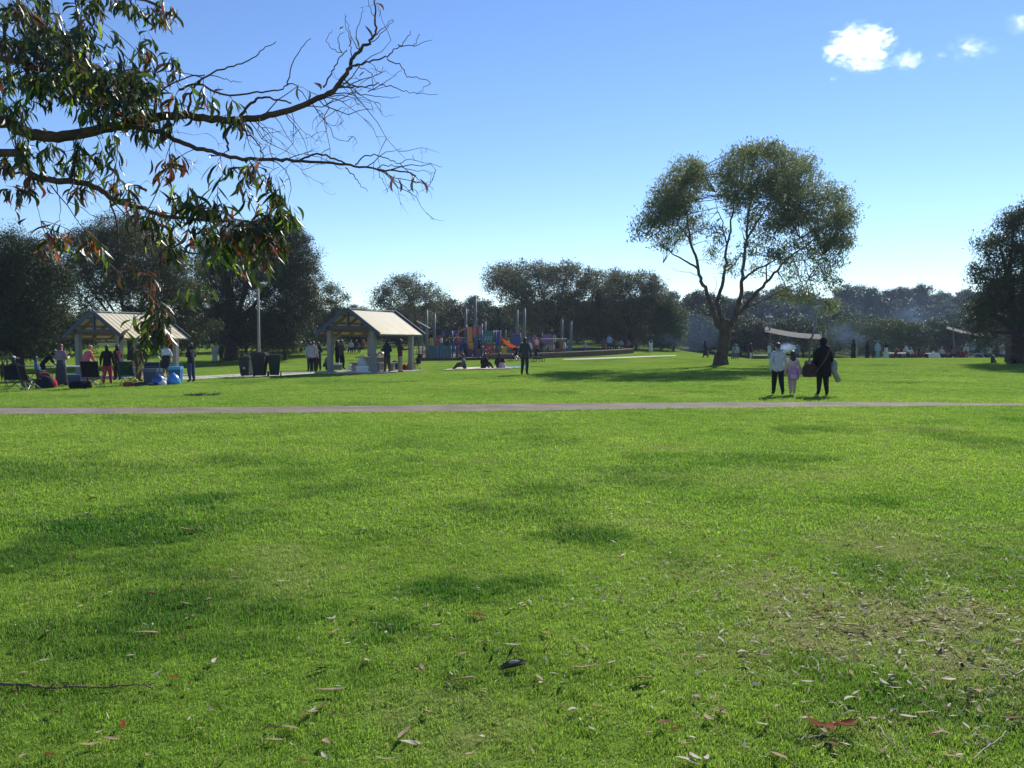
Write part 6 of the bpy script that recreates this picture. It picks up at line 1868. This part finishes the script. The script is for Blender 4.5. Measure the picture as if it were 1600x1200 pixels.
    regions = [(30, 40, 60, 60, 22, 4.7, D_), (100, 70, 50, 60, 26, 4.7, D_), (40, 130, 60, 40, 22, 4.7, S_), (110, 140, 60, 40, 26, 4.6, S_), (175, 130, 45, 40, 20, 4.55, D_), (215, 150, 30, 30, 10, 4.5, D_), (140, 20, 20, 30, 6, 4.8, D_),
               (195, 15, 20, 20, 3, 4.9, M_), (255, 20, 18, 25, 3, 4.9, M_), (265, 95, 20, 12, 2, 4.5, M_), (225, 70, 14, 14, 2, 4.6, M_), (265, 20, 6, 14, 1, 4.9, R_), (210, 30, 10, 10, 1, 4.8, M_),
               (20, 250, 40, 35, 8, 4.5, M_), (110, 245, 45, 30, 10, 4.4, S_), (165, 235, 30, 24, 6, 4.4, S_), (60, 230, 40, 30, 7, 4.5, D_), (40, 300, 40, 24, 6, 4.4, R_), (115, 300, 35, 20, 4, 4.3, M_),
               (235, 200, 35, 16, 4, 4.5, D_), (290, 165, 20, 12, 3, 4.4, D_), (330, 175, 30, 15, 3, 4.4, M_), (362, 185, 16, 18, 6, 4.35, D_), (360, 270, 22, 26, 6, 4.2, D_), (385, 285, 18, 24, 4, 4.2, M_), (425, 270, 14, 14, 3, 4.2, D_),
               (255, 285, 18, 26, 5, 4.3, R_), (200, 290, 18, 14, 3, 4.3, M_), (300, 300, 36, 20, 6, 4.1, D_), (330, 325, 34, 16, 6, 4.05, M_), (285, 335, 40, 18, 5, 4.1, D_), (225, 345, 24, 14, 3, 4.2, M_),
               (390, 345, 34, 20, 8, 4.0, D_), (425, 320, 20, 18, 6, 4.0, S_), (440, 335, 14, 14, 3, 3.95, (1, 3, 3, .2, .1, .1)), (350, 370, 50, 24, 10, 4.0, M_), (395, 385, 34, 26, 9, 4.0, R_), (415, 400, 24, 28, 6, 3.95, M_), (300, 380, 36, 24, 7, 4.05, M_), (350, 420, 24, 24, 4, 4.0, (1, 3, 3, .4, .2, .6)),
               (75, 380, 26, 16, 5, 4.3, R_), (85, 400, 12, 12, 2, 4.3, (1, 1, .5, .5, 2, 2)), (150, 395, 28, 20, 6, 4.2, (2, 2, 1, .5, 1.5, 1.5)), (175, 430, 14, 14, 2, 4.2, M_), (245, 365, 18, 24, 5, 4.15, (2, 2, 1, .6, 1.6, 1)), (290, 400, 30, 24, 4, 4.1, M_), (240, 460, 14, 12, 2, 4.1, R_),
               (232, 490, 26, 14, 5, 4.05, M_), (250, 505, 26, 18, 6, 4.05, (3, 2, .3, .8, .4, 2)), (225, 530, 26, 14, 6, 4.05, S_), (255, 525, 16, 14, 3, 4.05, S_), (215, 550, 14, 8, 2, 4.05, S_),
               (330, 450, 24, 20, 3, 4.0, S_), (400, 430, 18, 16, 3, 3.95, M_)]
    singles = [(549, 65, 4.3, 5), (553, 68, 4.3, 1), (569, 49, 4.28, 5), (466, 140, 4.3, 0), (489, 139, 4.3, 5), (484, 150, 4.3, 0), (570, 122, 4.3, 5), (586, 15, 4.25, 5), (594, 24, 4.25, 5), (592, 15, 4.2, 5), (645, 250, 4.05, 5), (640, 282, 4.1, 0), (643, 286, 4.05, 5), (648, 284, 4.1, 0), (625, 284, 4.1, 5), (622, 288, 4.1, 0), (655, 288, 4.1, 5), (617, 282, 4.1, 5), (537, 51, 4.35, 5),
               (338, 142, 4.3, 5), (352, 150, 4.3, 5), (322, 152, 4.3, 0), (268, 260, 4.3, 3), (295, 259, 4.3, 3), (250, 275, 4.3, 3), (197, 255, 4.3, 3), (237, 258, 4.3, 5), (142, 322, 4.2, 3), (122, 325, 4.2, 3), (24, 340, 4.4, 5), (42, 350, 4.4, 5), (72, 300, 4.3, 5), (60, 305, 4.3, 0), (240, 452, 4.1, 3), (241, 460, 4.1, 3)]
    LT = []     # (matrix, variant, material)
    def hang(p, m, tilt=.38, s=1.0):
        M = Matrix.Translation(p) @ Matrix.Rotation(random.uniform(0, 6.283), 4, 'Z') @ Matrix.Rotation(random.gauss(0, tilt), 4, 'X') @ Matrix.Rotation(random.gauss(0, tilt), 4, 'Y') @ Matrix.Scale(s * random.uniform(.7, 1.15), 4)
        LT.append((M, random.randrange(len(LV)), m))
    for px, py, hw, hh, k, d, wts in regions:
        for _ in range(int(round(k * (1.75 if py < 215 and px < 240 else .85)))):
            a, r_ = random.uniform(0, 6.283), math.sqrt(random.random())
            c = at(px + hw * r_ * math.cos(a), py + hh * r_ * math.sin(a) - 8, d + random.uniform(-.45, .45) * (1.3 if k > 15 else .7))
            j = int(np.linalg.norm(NA - np.array(c), axis=1).argmin())
            P = curve_pts(NA[j], c, .10 if NA[j][2] < c.z else .14, 6, .14)
            mb.tube([L(q) for q in P], [.0028 * (1 - .6 * i / 6) for i in range(7)], 4, False)
            nl = random.randint(7, 12)
            for q in range(nl):
                f = random.uniform(.45, 1.0); i = min(5, int(f * 6)); p = P[i].lerp(P[i + 1], f * 6 - i)
                hang(p + Vector((random.gauss(0, .012), random.gauss(0, .012), random.gauss(0, .012))), random.choices(range(6), wts)[0])
    for px, py, d, m in singles:
        hang(at(px, py - 12, d), m, .3, .75)
    o = part('fine_twigs', mb, near_bark, t); o['kind'] = 'stuff'
    meshes = {}
    order = sorted(range(len(LT)), key=lambda i: (LT[i][2] < 3 and i < len(LT) - len(singles), random.random()))
    singles_ix = set(order[:300])
    V = []; Fq = []; MI = []
    for i, (M, k, m) in enumerate(LT):
        if i in singles_ix:
            if (k, m) not in meshes:
                q = MB(); q.add(*LV[k]); meshes[(k, m)] = q.mesh('gum_leaf', NL[m], True)
            o = link('leaf', meshes[(k, m)], t); o.matrix_local = Matrix.Translation(-base) @ M
        else:
            off = len(V)
            V += [tuple(L(M @ Vector(v))) for v in LV[k][0]]; Fq += [tuple(a + off for a in f) for f in LV[k][1]]; MI += [m] * len(LV[k][1])
    me = np_mesh('foliage', np.array(V), np.array(Fq), NL, True)
    me.polygons.foreach_set('material_index', MI)
    o = link('foliage', me, t); o['kind'] = 'stuff'
    print('near leaves', len(LT))
overhanging_gum()

# ------------------------------------------------------------------ fallen leaves, bark and twigs on the near lawn
FL = {'tan': mat('fallen_tan', (.40, .30, .20), rough=.8, scale=30, amt=.3, trans=.35, spec=.08), 'pale': mat('fallen_pale', (.56, .50, .42), rough=.8, scale=30, amt=.25, trans=.35, spec=.1),
      'brown': mat('fallen_brown', (.17, .09, .05), rough=.8, scale=30, amt=.35, trans=.3, spec=.06), 'red': mat('fallen_red', (.20, .05, .022), rough=.8, scale=30, amt=.3, trans=.3, spec=.06), 'dark': mat('fallen_dark', (.06, .042, .03), rough=.8, scale=30, amt=.3, trans=.2, spec=.06)}
def fallen_mesh(k, m):
    """dry leaf: narrow, curled along and across, lying along X"""
    rnd = random.Random(900 + k)
    L_ = rnd.uniform(.07, .125); W_ = rnd.uniform(.016, .027); curve = rnd.uniform(-.03, .03); curl = rnd.uniform(-.004, .016); cup = rnd.uniform(.05, .3); tw = rnd.uniform(-.9, .9)
    V = []; n = 6
    for i in range(n + 1):
        f = i / n; w = W_ * .62 * (math.sin(math.pi * (f * .94 + .03)) ** .75) if 0 < i < n else .001
        y = curve * math.sin(math.pi * f); z = .007 + curl * (2 * f - 1) ** 2; a = tw * (f - .5)
        for u in (-1, 0, 1): V.append((L_ * (f - .5), y + u * w * math.cos(a), z + abs(u) * w * cup + u * w * math.sin(a)))
    Fq = [(i * 3 + c, i * 3 + c + 1, i * 3 + c + 4, i * 3 + c + 3) for i in range(n) for c in (0, 1)]
    mb = MB(); mb.add(V, Fq); mb.add([(x, y, z - .0012) for x, y, z in V], [f[::-1] for f in Fq])
    return mb.mesh('fallen_leaf', m, True)
WORD = {'tan': 'narrow tan dried gum leaf lying on the near lawn', 'pale': 'bleached white dried gum leaf lying on the near lawn', 'brown': 'dark brown dried gum leaf lying on the near lawn', 'red': 'rusty red dried gum leaf lying on the near lawn', 'dark': 'blackish curled dead leaf lying on the near lawn'}
fmesh = {(k, c): fallen_mesh(k, FL[c]) for k in range(7) for c in FL}
def fallen(px, py, c, ang, s=1.0, label=None, k=None):
    p = gp(px, py)
    o = link('fallen_leaf', fmesh[(random.randrange(7) if k is None else k, c)], None, p + Vector((0, 0, .015 + .010 * random.random())))
    o.rotation_euler = (Matrix.Rotation(random.gauss(-.16, .12), 3, 'X') @ Matrix.Rotation(random.gauss(0, .14), 3, 'Y') @ Matrix.Rotation(ang, 3, 'Z')).to_euler(); o.scale = (s, s, s)
    return tag(o, label or WORD[c], 'leaf', 'fallen leaves on the near lawn')
NAMED = [(297, 833, 'tan', .1, 1.6, 'tan curled leaf alone in the large dark grass patch at the left'), (138, 806, 'pale', .3, 1.1, 'pale leaf above the dark grass patch at the left'), (145, 783, 'brown', 0, 1.3, 'brown leaf lying flat above the pale one at the left'),
         (230, 995, 'tan', .4, 1.0, 'tan leaf curled up left of the middle of the near lawn'), (235, 933, 'brown', .1, 1.1, 'long brown leaf on the edge of a dark grass patch'), (515, 1090, 'tan', .05, 1.15, 'long straight tan leaf bottom centre left of the frame'),
         (634, 1158, 'tan', 1.3, 1.0, 'tan leaf standing on its edge at the bottom centre'), (720, 1071, 'tan', .1, 1.15, 'tan curled leaf below and left of the bark piece'), (745, 967, 'red', .1, .9, 'rusty leaf above and left of the bark piece'), (797, 957, 'pale', 1.2, .7, 'small pale leaf standing upright above the bark piece'),
         (910, 1052, 'tan', .2, 1.1, 'pinkish tan leaf right of the bark piece'), (955, 1043, 'pale', .9, .7, 'pale leaf tip right of the pinkish tan one'), (896, 1119, 'pale', .2, .7, 'bright pale curled leaf below the pinkish tan one'), (1003, 1068, 'tan', .5, 1.2, 'long tan leaf right of centre on the near lawn'), (1040, 1142, 'brown', .7, .9, 'brown leaf low on the lawn right of centre'),
         (495, 1055, 'dark', .2, .8, 'dark leaf speck left of the long straight tan one'), (1330, 1101, 'pale', 0, .9, 'bright white flat leaf on the worn turf'), (1482, 1068, 'pale', 0, .95, 'bright white straight leaf on the worn turf further right'), (1382, 1075, 'pale', 1.7, .75, 'white leaf standing on end on the worn turf'),
         (1562, 967, 'pale', .4, 1.0, 'white folded leaf near the right edge'), (1516, 1027, 'pale', 1.4, .9, 'white curved leaf on the worn turf near the right edge'), (1473, 1015, 'pale', 1.1, .8, 'white upright leaf left of the curved white one'), (1590, 1133, 'brown', .2, 1.2, 'broad brown leaf at the right edge low in the frame'), (1530, 952, 'brown', .3, .9, 'brown leaf above the white folded one'),
         (1328, 850, 'pale', .9, .8, 'white leaf on the mid lawn at the right'), (1374, 860, 'pale', .4, .8, 'second white leaf right of the first on the mid lawn'), (1200, 875, 'red', .1, .9, 'rusty leaf flat on the mid lawn right of centre'), (1260, 770, 'tan', .1, 1.0, 'thin tan leaf on the far part of the near lawn'), (1540, 858, 'pale', .3, 1.0, 'pale leaf near the right edge of the mid lawn'),
         (675, 855, 'brown', .2, 1.2, 'brown curled leaf in the middle of the lawn'), (875, 828, 'tan', 1.1, .9, 'small tan leaf in the middle of the lawn'), (880, 848, 'brown', .2, .9, 'brown leaf below the small tan one mid lawn'), (762, 741, 'brown', .1, 1.3, 'dark brown leaf far out on the near lawn'), (525, 992, 'tan', 1.2, .8, 'tan leaf on edge left of centre'),
         (1335, 985, 'brown', -.3, 1.1, 'brown bark-like leaf on the worn turf'), (1282, 962, 'red', -.3, 1.1, 'reddish leaf at the upper left of the worn turf'), (1520, 1090, 'dark', .6, .9, 'dark twig-like leaf on the worn turf'), (1420, 1128, 'pale', .1, .9, 'pale pinkish leaf low on the worn turf'), (1445, 1125, 'tan', .2, .9, 'tan leaf beside the pale pinkish one'), (1125, 1122, 'tan', -.6, .9, 'tan slanting leaf low on the lawn left of the worn turf')]
for px, py, c, a, s, lab in NAMED: fallen(px, py, c, a, s, lab)
n_rand = 0
while n_rand < 190:
    px, py = random.uniform(0, 1600), 700 + 500 * random.random() ** .8
    dens = .35 + (.9 if px > 1000 and py > 880 else 0) + (.2 if py > 950 else 0)
    if random.random() > dens: continue
    far_ = py < 850
    c = random.choices(['tan', 'pale', 'brown', 'red', 'dark'], [4.5, 3.4, 2.2, .9, .6])[0]
    spot = ('far out on' if py < 850 else 'halfway across' if py < 1000 else 'low on') + ' the near lawn, ' + ('at the left' if px < 400 else 'left of the bark piece' if px < 800 else 'right of the bark piece' if px < 1150 else 'on the worn turf side')
    fallen(px, py, c, random.uniform(0, 6.28), random.uniform(.42, .8) * (1.2 if far_ else 1), {'tan': 'small tan dried leaf', 'pale': 'small bleached leaf', 'brown': 'small dark brown leaf', 'red': 'small rusty red leaf', 'dark': 'small blackish leaf'}[c] + ' ' + spot); n_rand += 1

def litter():
    """small bits of bark, leaf and white seed scattered over the lawn"""
    n1, n2, n3 = 5200, 4600, 1200
    x = np.concatenate([RNG.normal(2.5, 1.05, n1), RNG.uniform(-10, 10, n2), RNG.uniform(-26, 30, n3)]); y = np.concatenate([RNG.normal(4.5, .95, n1), RNG.uniform(2.7, 13, n2), RNG.uniform(10, 48, n3)])
    k = (y > 2.5) & (np.abs(x) < y * .66 + 2.2); x, y = x[k], y[k]
    fx = [p.x for p in P_FAR]; k = ~((y < np.interp(x, fx, [p.y for p in P_FAR])) & (y > np.interp(x, [p.x for p in P_NEAR], [p.y for p in P_NEAR]))); x, y = x[k], y[k]
    N = len(x); far_ = np.clip(y / 12, 1, 3.2)
    C = np.stack([x, y, ground_np(x, y) + RNG.uniform(.012, .024, N)], 1)
    ax = RNG.normal(0, 1, (N, 3)); ax[:, 2] *= .3
    ln = RNG.uniform(.012, .058, N) * np.where(y > 12, far_ * .55, 1)
    up = RNG.normal(0, .35, (N, 3)) + np.array([0, .25, 1.0])
    V, Fq = leaf_quads(C, ax, ln, ln * RNG.uniform(.16, .36, N), .12, up)
    V[:, 2] = np.maximum(V[:, 2], ground_np(V[:, 0], V[:, 1]) + .003)
    me = np_mesh('leaf_litter', V, Fq, [FL['tan'], FL['pale'], FL['brown'], FL['dark']])
    me.polygons.foreach_set('material_index', np.where(y > 12, RNG.choice([0, 1, 2], N, p=[.25, .6, .15]), RNG.choice([0, 1, 2, 3], N, p=[.36, .46, .13, .05])).astype(np.int32))
    tag(link('leaf_litter', me), kind='stuff')
litter()

def ground_stick(name, label, cat, px, r0, r1, m, lift=.02, side=()):
    P = smooth_pts([gp(a, b) + Vector((0, 0, lift + (h[0] if h else 0))) for a, b, *h in px], 4, .002)
    o = P[0].copy(); n = len(P) - 1
    mb = MB(); mb.tube([p - o for p in P], [r0 + (r1 - r0) * i / n for i in range(n + 1)], 7)
    for f, dx, dy, dz in side:
        a = P[int(f * n)]; mb.tube([a - o, a + Vector((dx * .5, dy * .5, dz * .7)) - o, a + Vector((dx, dy, dz)) - o], [r0 * .6, r0 * .5, r0 * .3], 5)
    return tag(link(name, mb.mesh(name, m, True), None, o), label, cat)
stick = mat('stick_bark', (.17, .105, .065), rough=.85, scale=40, amt=.35, bump=.4)
ground_stick('fallen_branch', 'long thin fallen branch lying across the grass at the lower left edge', 'branch', [(-30, 1070), (0, 1076), (30, 1077), (60, 1080), (85, 1082), (120, 1080), (165, 1081), (195, 1077), (225, 1077), (243, 1075)], .0075, .0022, stick, .022,
             [(.02, -.02, .04, .03), (.42, .02, .015, .02), (.52, .015, .015, .018), (.72, .01, .012, .015), (.90, .06, -.05, .0)])
ground_stick('twig', 'thin bent twig on the worn turf at the bottom right', 'twig', [(1372, 1140), (1385, 1158), (1400, 1170), (1420, 1184), (1432, 1197)], .003, .002, mat('grey_stick', (.30, .24, .20), rough=.8), .016)
ground_stick('twig', 'straight twig slanting up to the right at the bottom right corner', 'twig', [(1520, 1196), (1538, 1180), (1556, 1166), (1572, 1150)], .003, .002, mat('grey_stick', (.30, .24, .20)), .02)
ground_stick('twig', 'forked pale twig at the right edge of the worn turf', 'twig', [(1600, 1052), (1588, 1060), (1578, 1056), (1565, 1048)], .004, .002, mat('grey_stick', (.30, .24, .20)), .02, [(.4, -.02, .06, .01)])
ground_stick('twig', 'white angled twig on the upper left of the worn turf', 'twig', [(1262, 1031), (1274, 1036), (1278, 1046), (1279, 1056)], .003, .002, FL['pale'], .018)
ground_stick('twig', 'pale grey twig beside the red leaf sprig', 'twig', [(1246, 1164), (1262, 1160), (1280, 1157), (1294, 1154)], .0028, .0018, mat('grey_stick', (.30, .24, .20)), .018)
# curled piece of bark with a leaf upright behind it
p = gp(802, 1048)
t = thing('bark_piece', 'dark curled piece of bark with white inner edge, middle of the near lawn', 'bark', p, R(12))
mb = MB(); V = []; n = 8
for i in range(n + 1):
    f = i / n
    for k in range(5):
        u = k / 4
        V.append((-.065 + .13 * f, .022 * (u - .5) * (1 + math.sin(math.pi * f)), .012 + .040 * abs(u - .35) * math.sin(math.pi * (f * .8 + .1)) + .02 * f))
Fq = [(i * 5 + k, i * 5 + k + 1, i * 5 + k + 6, i * 5 + k + 5) for i in range(n) for k in range(4)]
mb.add(V, Fq); mb.add([(x, y, z - .004) for x, y, z in V], [f[::-1] for f in Fq]); part('bark', mb, mat('olive_bark', (.10, .085, .035), rough=.8, scale=30, amt=.4), t, True)
mb = MB(); mb.ell((.01, .016, .036), (.034, .012, .010), 10, 6); part('inner_bark', mb, FL['pale'], t, True)
o = link('fallen_leaf', fmesh[(2, 'dark')], None, gp(798, 1036) + Vector((0, .02, .045))); o.rotation_euler = (.2, -1.0, .4); o.scale = (.5, .5, .5)
tag(o, 'dark leaf standing upright behind the curled bark piece', 'leaf', 'fallen leaves on the near lawn')
o = link('fallen_leaf', fmesh[(4, 'dark')], None, gp(767, 1040) + Vector((0, 0, .03))); o.rotation_euler = (.1, -1.1, .6); o.scale = (.45, .45, .45)
tag(o, 'dark leaf standing upright left of the curled bark piece', 'leaf', 'fallen leaves on the near lawn')
# sprig of red-brown leaves, bottom right
p = gp(1300, 1144)
t = thing('leaf_sprig', 'fallen sprig of rusty red leaves fanned out at the bottom right', 'sprig', p + Vector((0, 0, .022)))
for k, (a, s) in enumerate(((2.45, .9), (3.1, .85), (.25, .9), (-.3, .85), (-1.9, .9), (-.75, .95))):
    o = link('leaf', fmesh[(k % 7, 'red')], t); o.location = (.055 * math.cos(a), .055 * math.sin(a), .004 * k); o.rotation_euler = (random.uniform(-.3, .3), -.12, a); o.scale = (s, s, s)
mb = MB(); mb.tube([(-.04, -.03, 0), (0, 0, .006), (.05, .02, .004)], .002, 5); part('stem', mb, stick, t)
# small heap of dry twigs on the lawn beyond the path
def brush():
    p = gp(315, 618); t = thing('brush_heap', 'low heap of grey-green clippings on the grass between the left shelter and the path', 'clippings', p)
    mb = MB()
    for i in range(240):
        a = random.uniform(0, 6.28); r_ = random.random() ** .6
        q = Vector((.55 * r_ * math.cos(a), .28 * r_ * math.sin(a), .01)); d = Vector((random.gauss(0, 1), random.gauss(0, .6), random.uniform(.05, .6))).normalized() * random.uniform(.08, .22)
        mb.tube([q, q + d * .6, q + d + Vector((0, 0, -.03))], [.006, .005, .002], 3, False)
    part('clippings', mb, mat('clipping', (.075, .085, .055), scale=5, amt=.4), t)['kind'] = 'stuff'
brush()
# ------------------------------------------------------------------ air: haze, smoke, clouds
def volume_mat(name, col, dens, aniso, kind, scale=1.0, lo=.45, hi=.7, detail=5, seed=0.0, warp=0.0, emis=0):
    m = bpy.data.materials.new(name)
    nt, N, L = nodes_of(m)
    out = N.new('ShaderNodeOutputMaterial'); pv = N.new('ShaderNodeVolumePrincipled')
    pv.inputs['Color'].default_value = (*col, 1); pv.inputs['Anisotropy'].default_value = aniso
    pv.inputs['Density'].default_value = dens
    if kind:
        tc = N.new('ShaderNodeTexCoord')
        nz = N.new('ShaderNodeTexNoise'); nz.noise_dimensions = '4D'; nz.inputs['Scale'].default_value = scale; nz.inputs['Detail'].default_value = detail; nz.inputs['W'].default_value = seed
        nz.inputs['Roughness'].default_value = .58; nz.inputs['Distortion'].default_value = warp
        L.new(tc.outputs['Object'], nz.inputs['Vector'])
        ln = N.new('ShaderNodeVectorMath'); ln.operation = 'LENGTH'; L.new(tc.outputs['Object'], ln.inputs[0])
        # density = smooth(noise - falloff with distance from the middle)
        a = N.new('ShaderNodeMath'); a.operation = 'MULTIPLY_ADD'
        L.new(ln.outputs['Value'], a.inputs[0]); a.inputs[1].default_value = -kind; L.new(nz.outputs['Fac'], a.inputs[2])
        mr = N.new('ShaderNodeMapRange'); mr.interpolation_type = 'SMOOTHSTEP'
        mr.inputs['From Min'].default_value = lo - kind * .55; mr.inputs['From Max'].default_value = hi - kind * .55
        mr.inputs['To Min'].default_value = 0; mr.inputs['To Max'].default_value = dens
        L.new(a.outputs[0], mr.inputs['Value']); L.new(mr.outputs[0], pv.inputs['Density'])
    L.new(pv.outputs[0], out.inputs['Volume'])
    return m

def haze():
    x0, x1, y0, y1, z0, z1 = -510, 510, -30, 710, -3.2, 27
    mb = MB(); mb.box(((x0 + x1) / 2, (y0 + y1) / 2, (z0 + z1) / 2), (x1 - x0, y1 - y0, z1 - z0))
    o = link('haze', mb.mesh('haze', volume_mat('haze_air', (0.62, 0.74, 1.0), HAZE_DENSITY, .2, 0)))
    tag(o, kind='stuff')
HAZE_DENSITY = 0.00028
haze()

def puff(name, px, py, d, rx, ry, rd, m, label=None, cat=None):
    """an ellipsoid of smoke or cloud, d metres away"""
    c = at(px, py, d)
    mb = MB(); mb.ell((0, 0, 0), (1, 1, 1), 20, 12)
    o = link(name, mb.mesh(name, m), None, c)
    o.scale = (rx / F_PX * d, rd, ry / F_PX * d)
    return tag(o, label, cat, kind='stuff')

smoke_m = volume_mat('blue_smoke', (.40, .62, 1.0), .05, .2, .42, 2.2, .46, .85, 6, 3.0, 1.2)
smoke_t = volume_mat('dense_smoke', (.50, .74, 1.0), .7, .2, .55, 2.2, .44, .72, 5, 8.0, .8)
drift = volume_mat('drifting_smoke', (.36, .60, 1.0), .0009, .2, 0)
puff('smoke', 1370, 505, 125, 250, 62, 22, drift)
puff('smoke', 1060, 520, 104, 70, 34, 8, volume_mat('thin_smoke', (.40, .62, 1.0), .005, .2, 0))
puff('smoke', 1518, 541, 76, 13, 17, 1.0, smoke_t)
puff('smoke', 1228, 543, 80, 26, 13, 1.4, smoke_t)
puff('smoke', 1045, 530, 92, 45, 22, 3.0, smoke_m)
puff('smoke', 1325, 522, 95, 70, 40, 5.0, smoke_m)
puff('smoke', 1430, 500, 115, 60, 50, 8.0, smoke_m)
cl = lambda s_, k, sc, lo, hi: volume_mat('cloud_%g' % s_, (1, 1, 1), .020, .72, k * .62, sc * 1.7, lo + .03, hi + .10, 9, s_, 1.0)
puff('cloud', 1342, 70, 900, 56, 34, 40, cl(2.3, .40, 1.6, .40, .56))
puff('cloud', 1357, 102, 900, 42, 13, 22, cl(5.1, .45, 1.8, .42, .60))
puff('cloud', 1419, 95, 900, 27, 18, 16, cl(7.7, .45, 1.7, .42, .62))
puff('cloud', 1518, 76, 920, 46, 24, 20, cl(9.4, .42, 1.8, .47, .72))
puff('cloud', 1600, 36, 940, 36, 20, 20, cl(12.6, .42, 1.8, .46, .70))
puff('cloud', 1470, 86, 930, 12, 8, 8, cl(15.2, .4, 1.5, .45, .72))
puff('cloud', 1302, 123, 890, 9, 5, 6, cl(17.2, .4, 1.5, .42, .70))
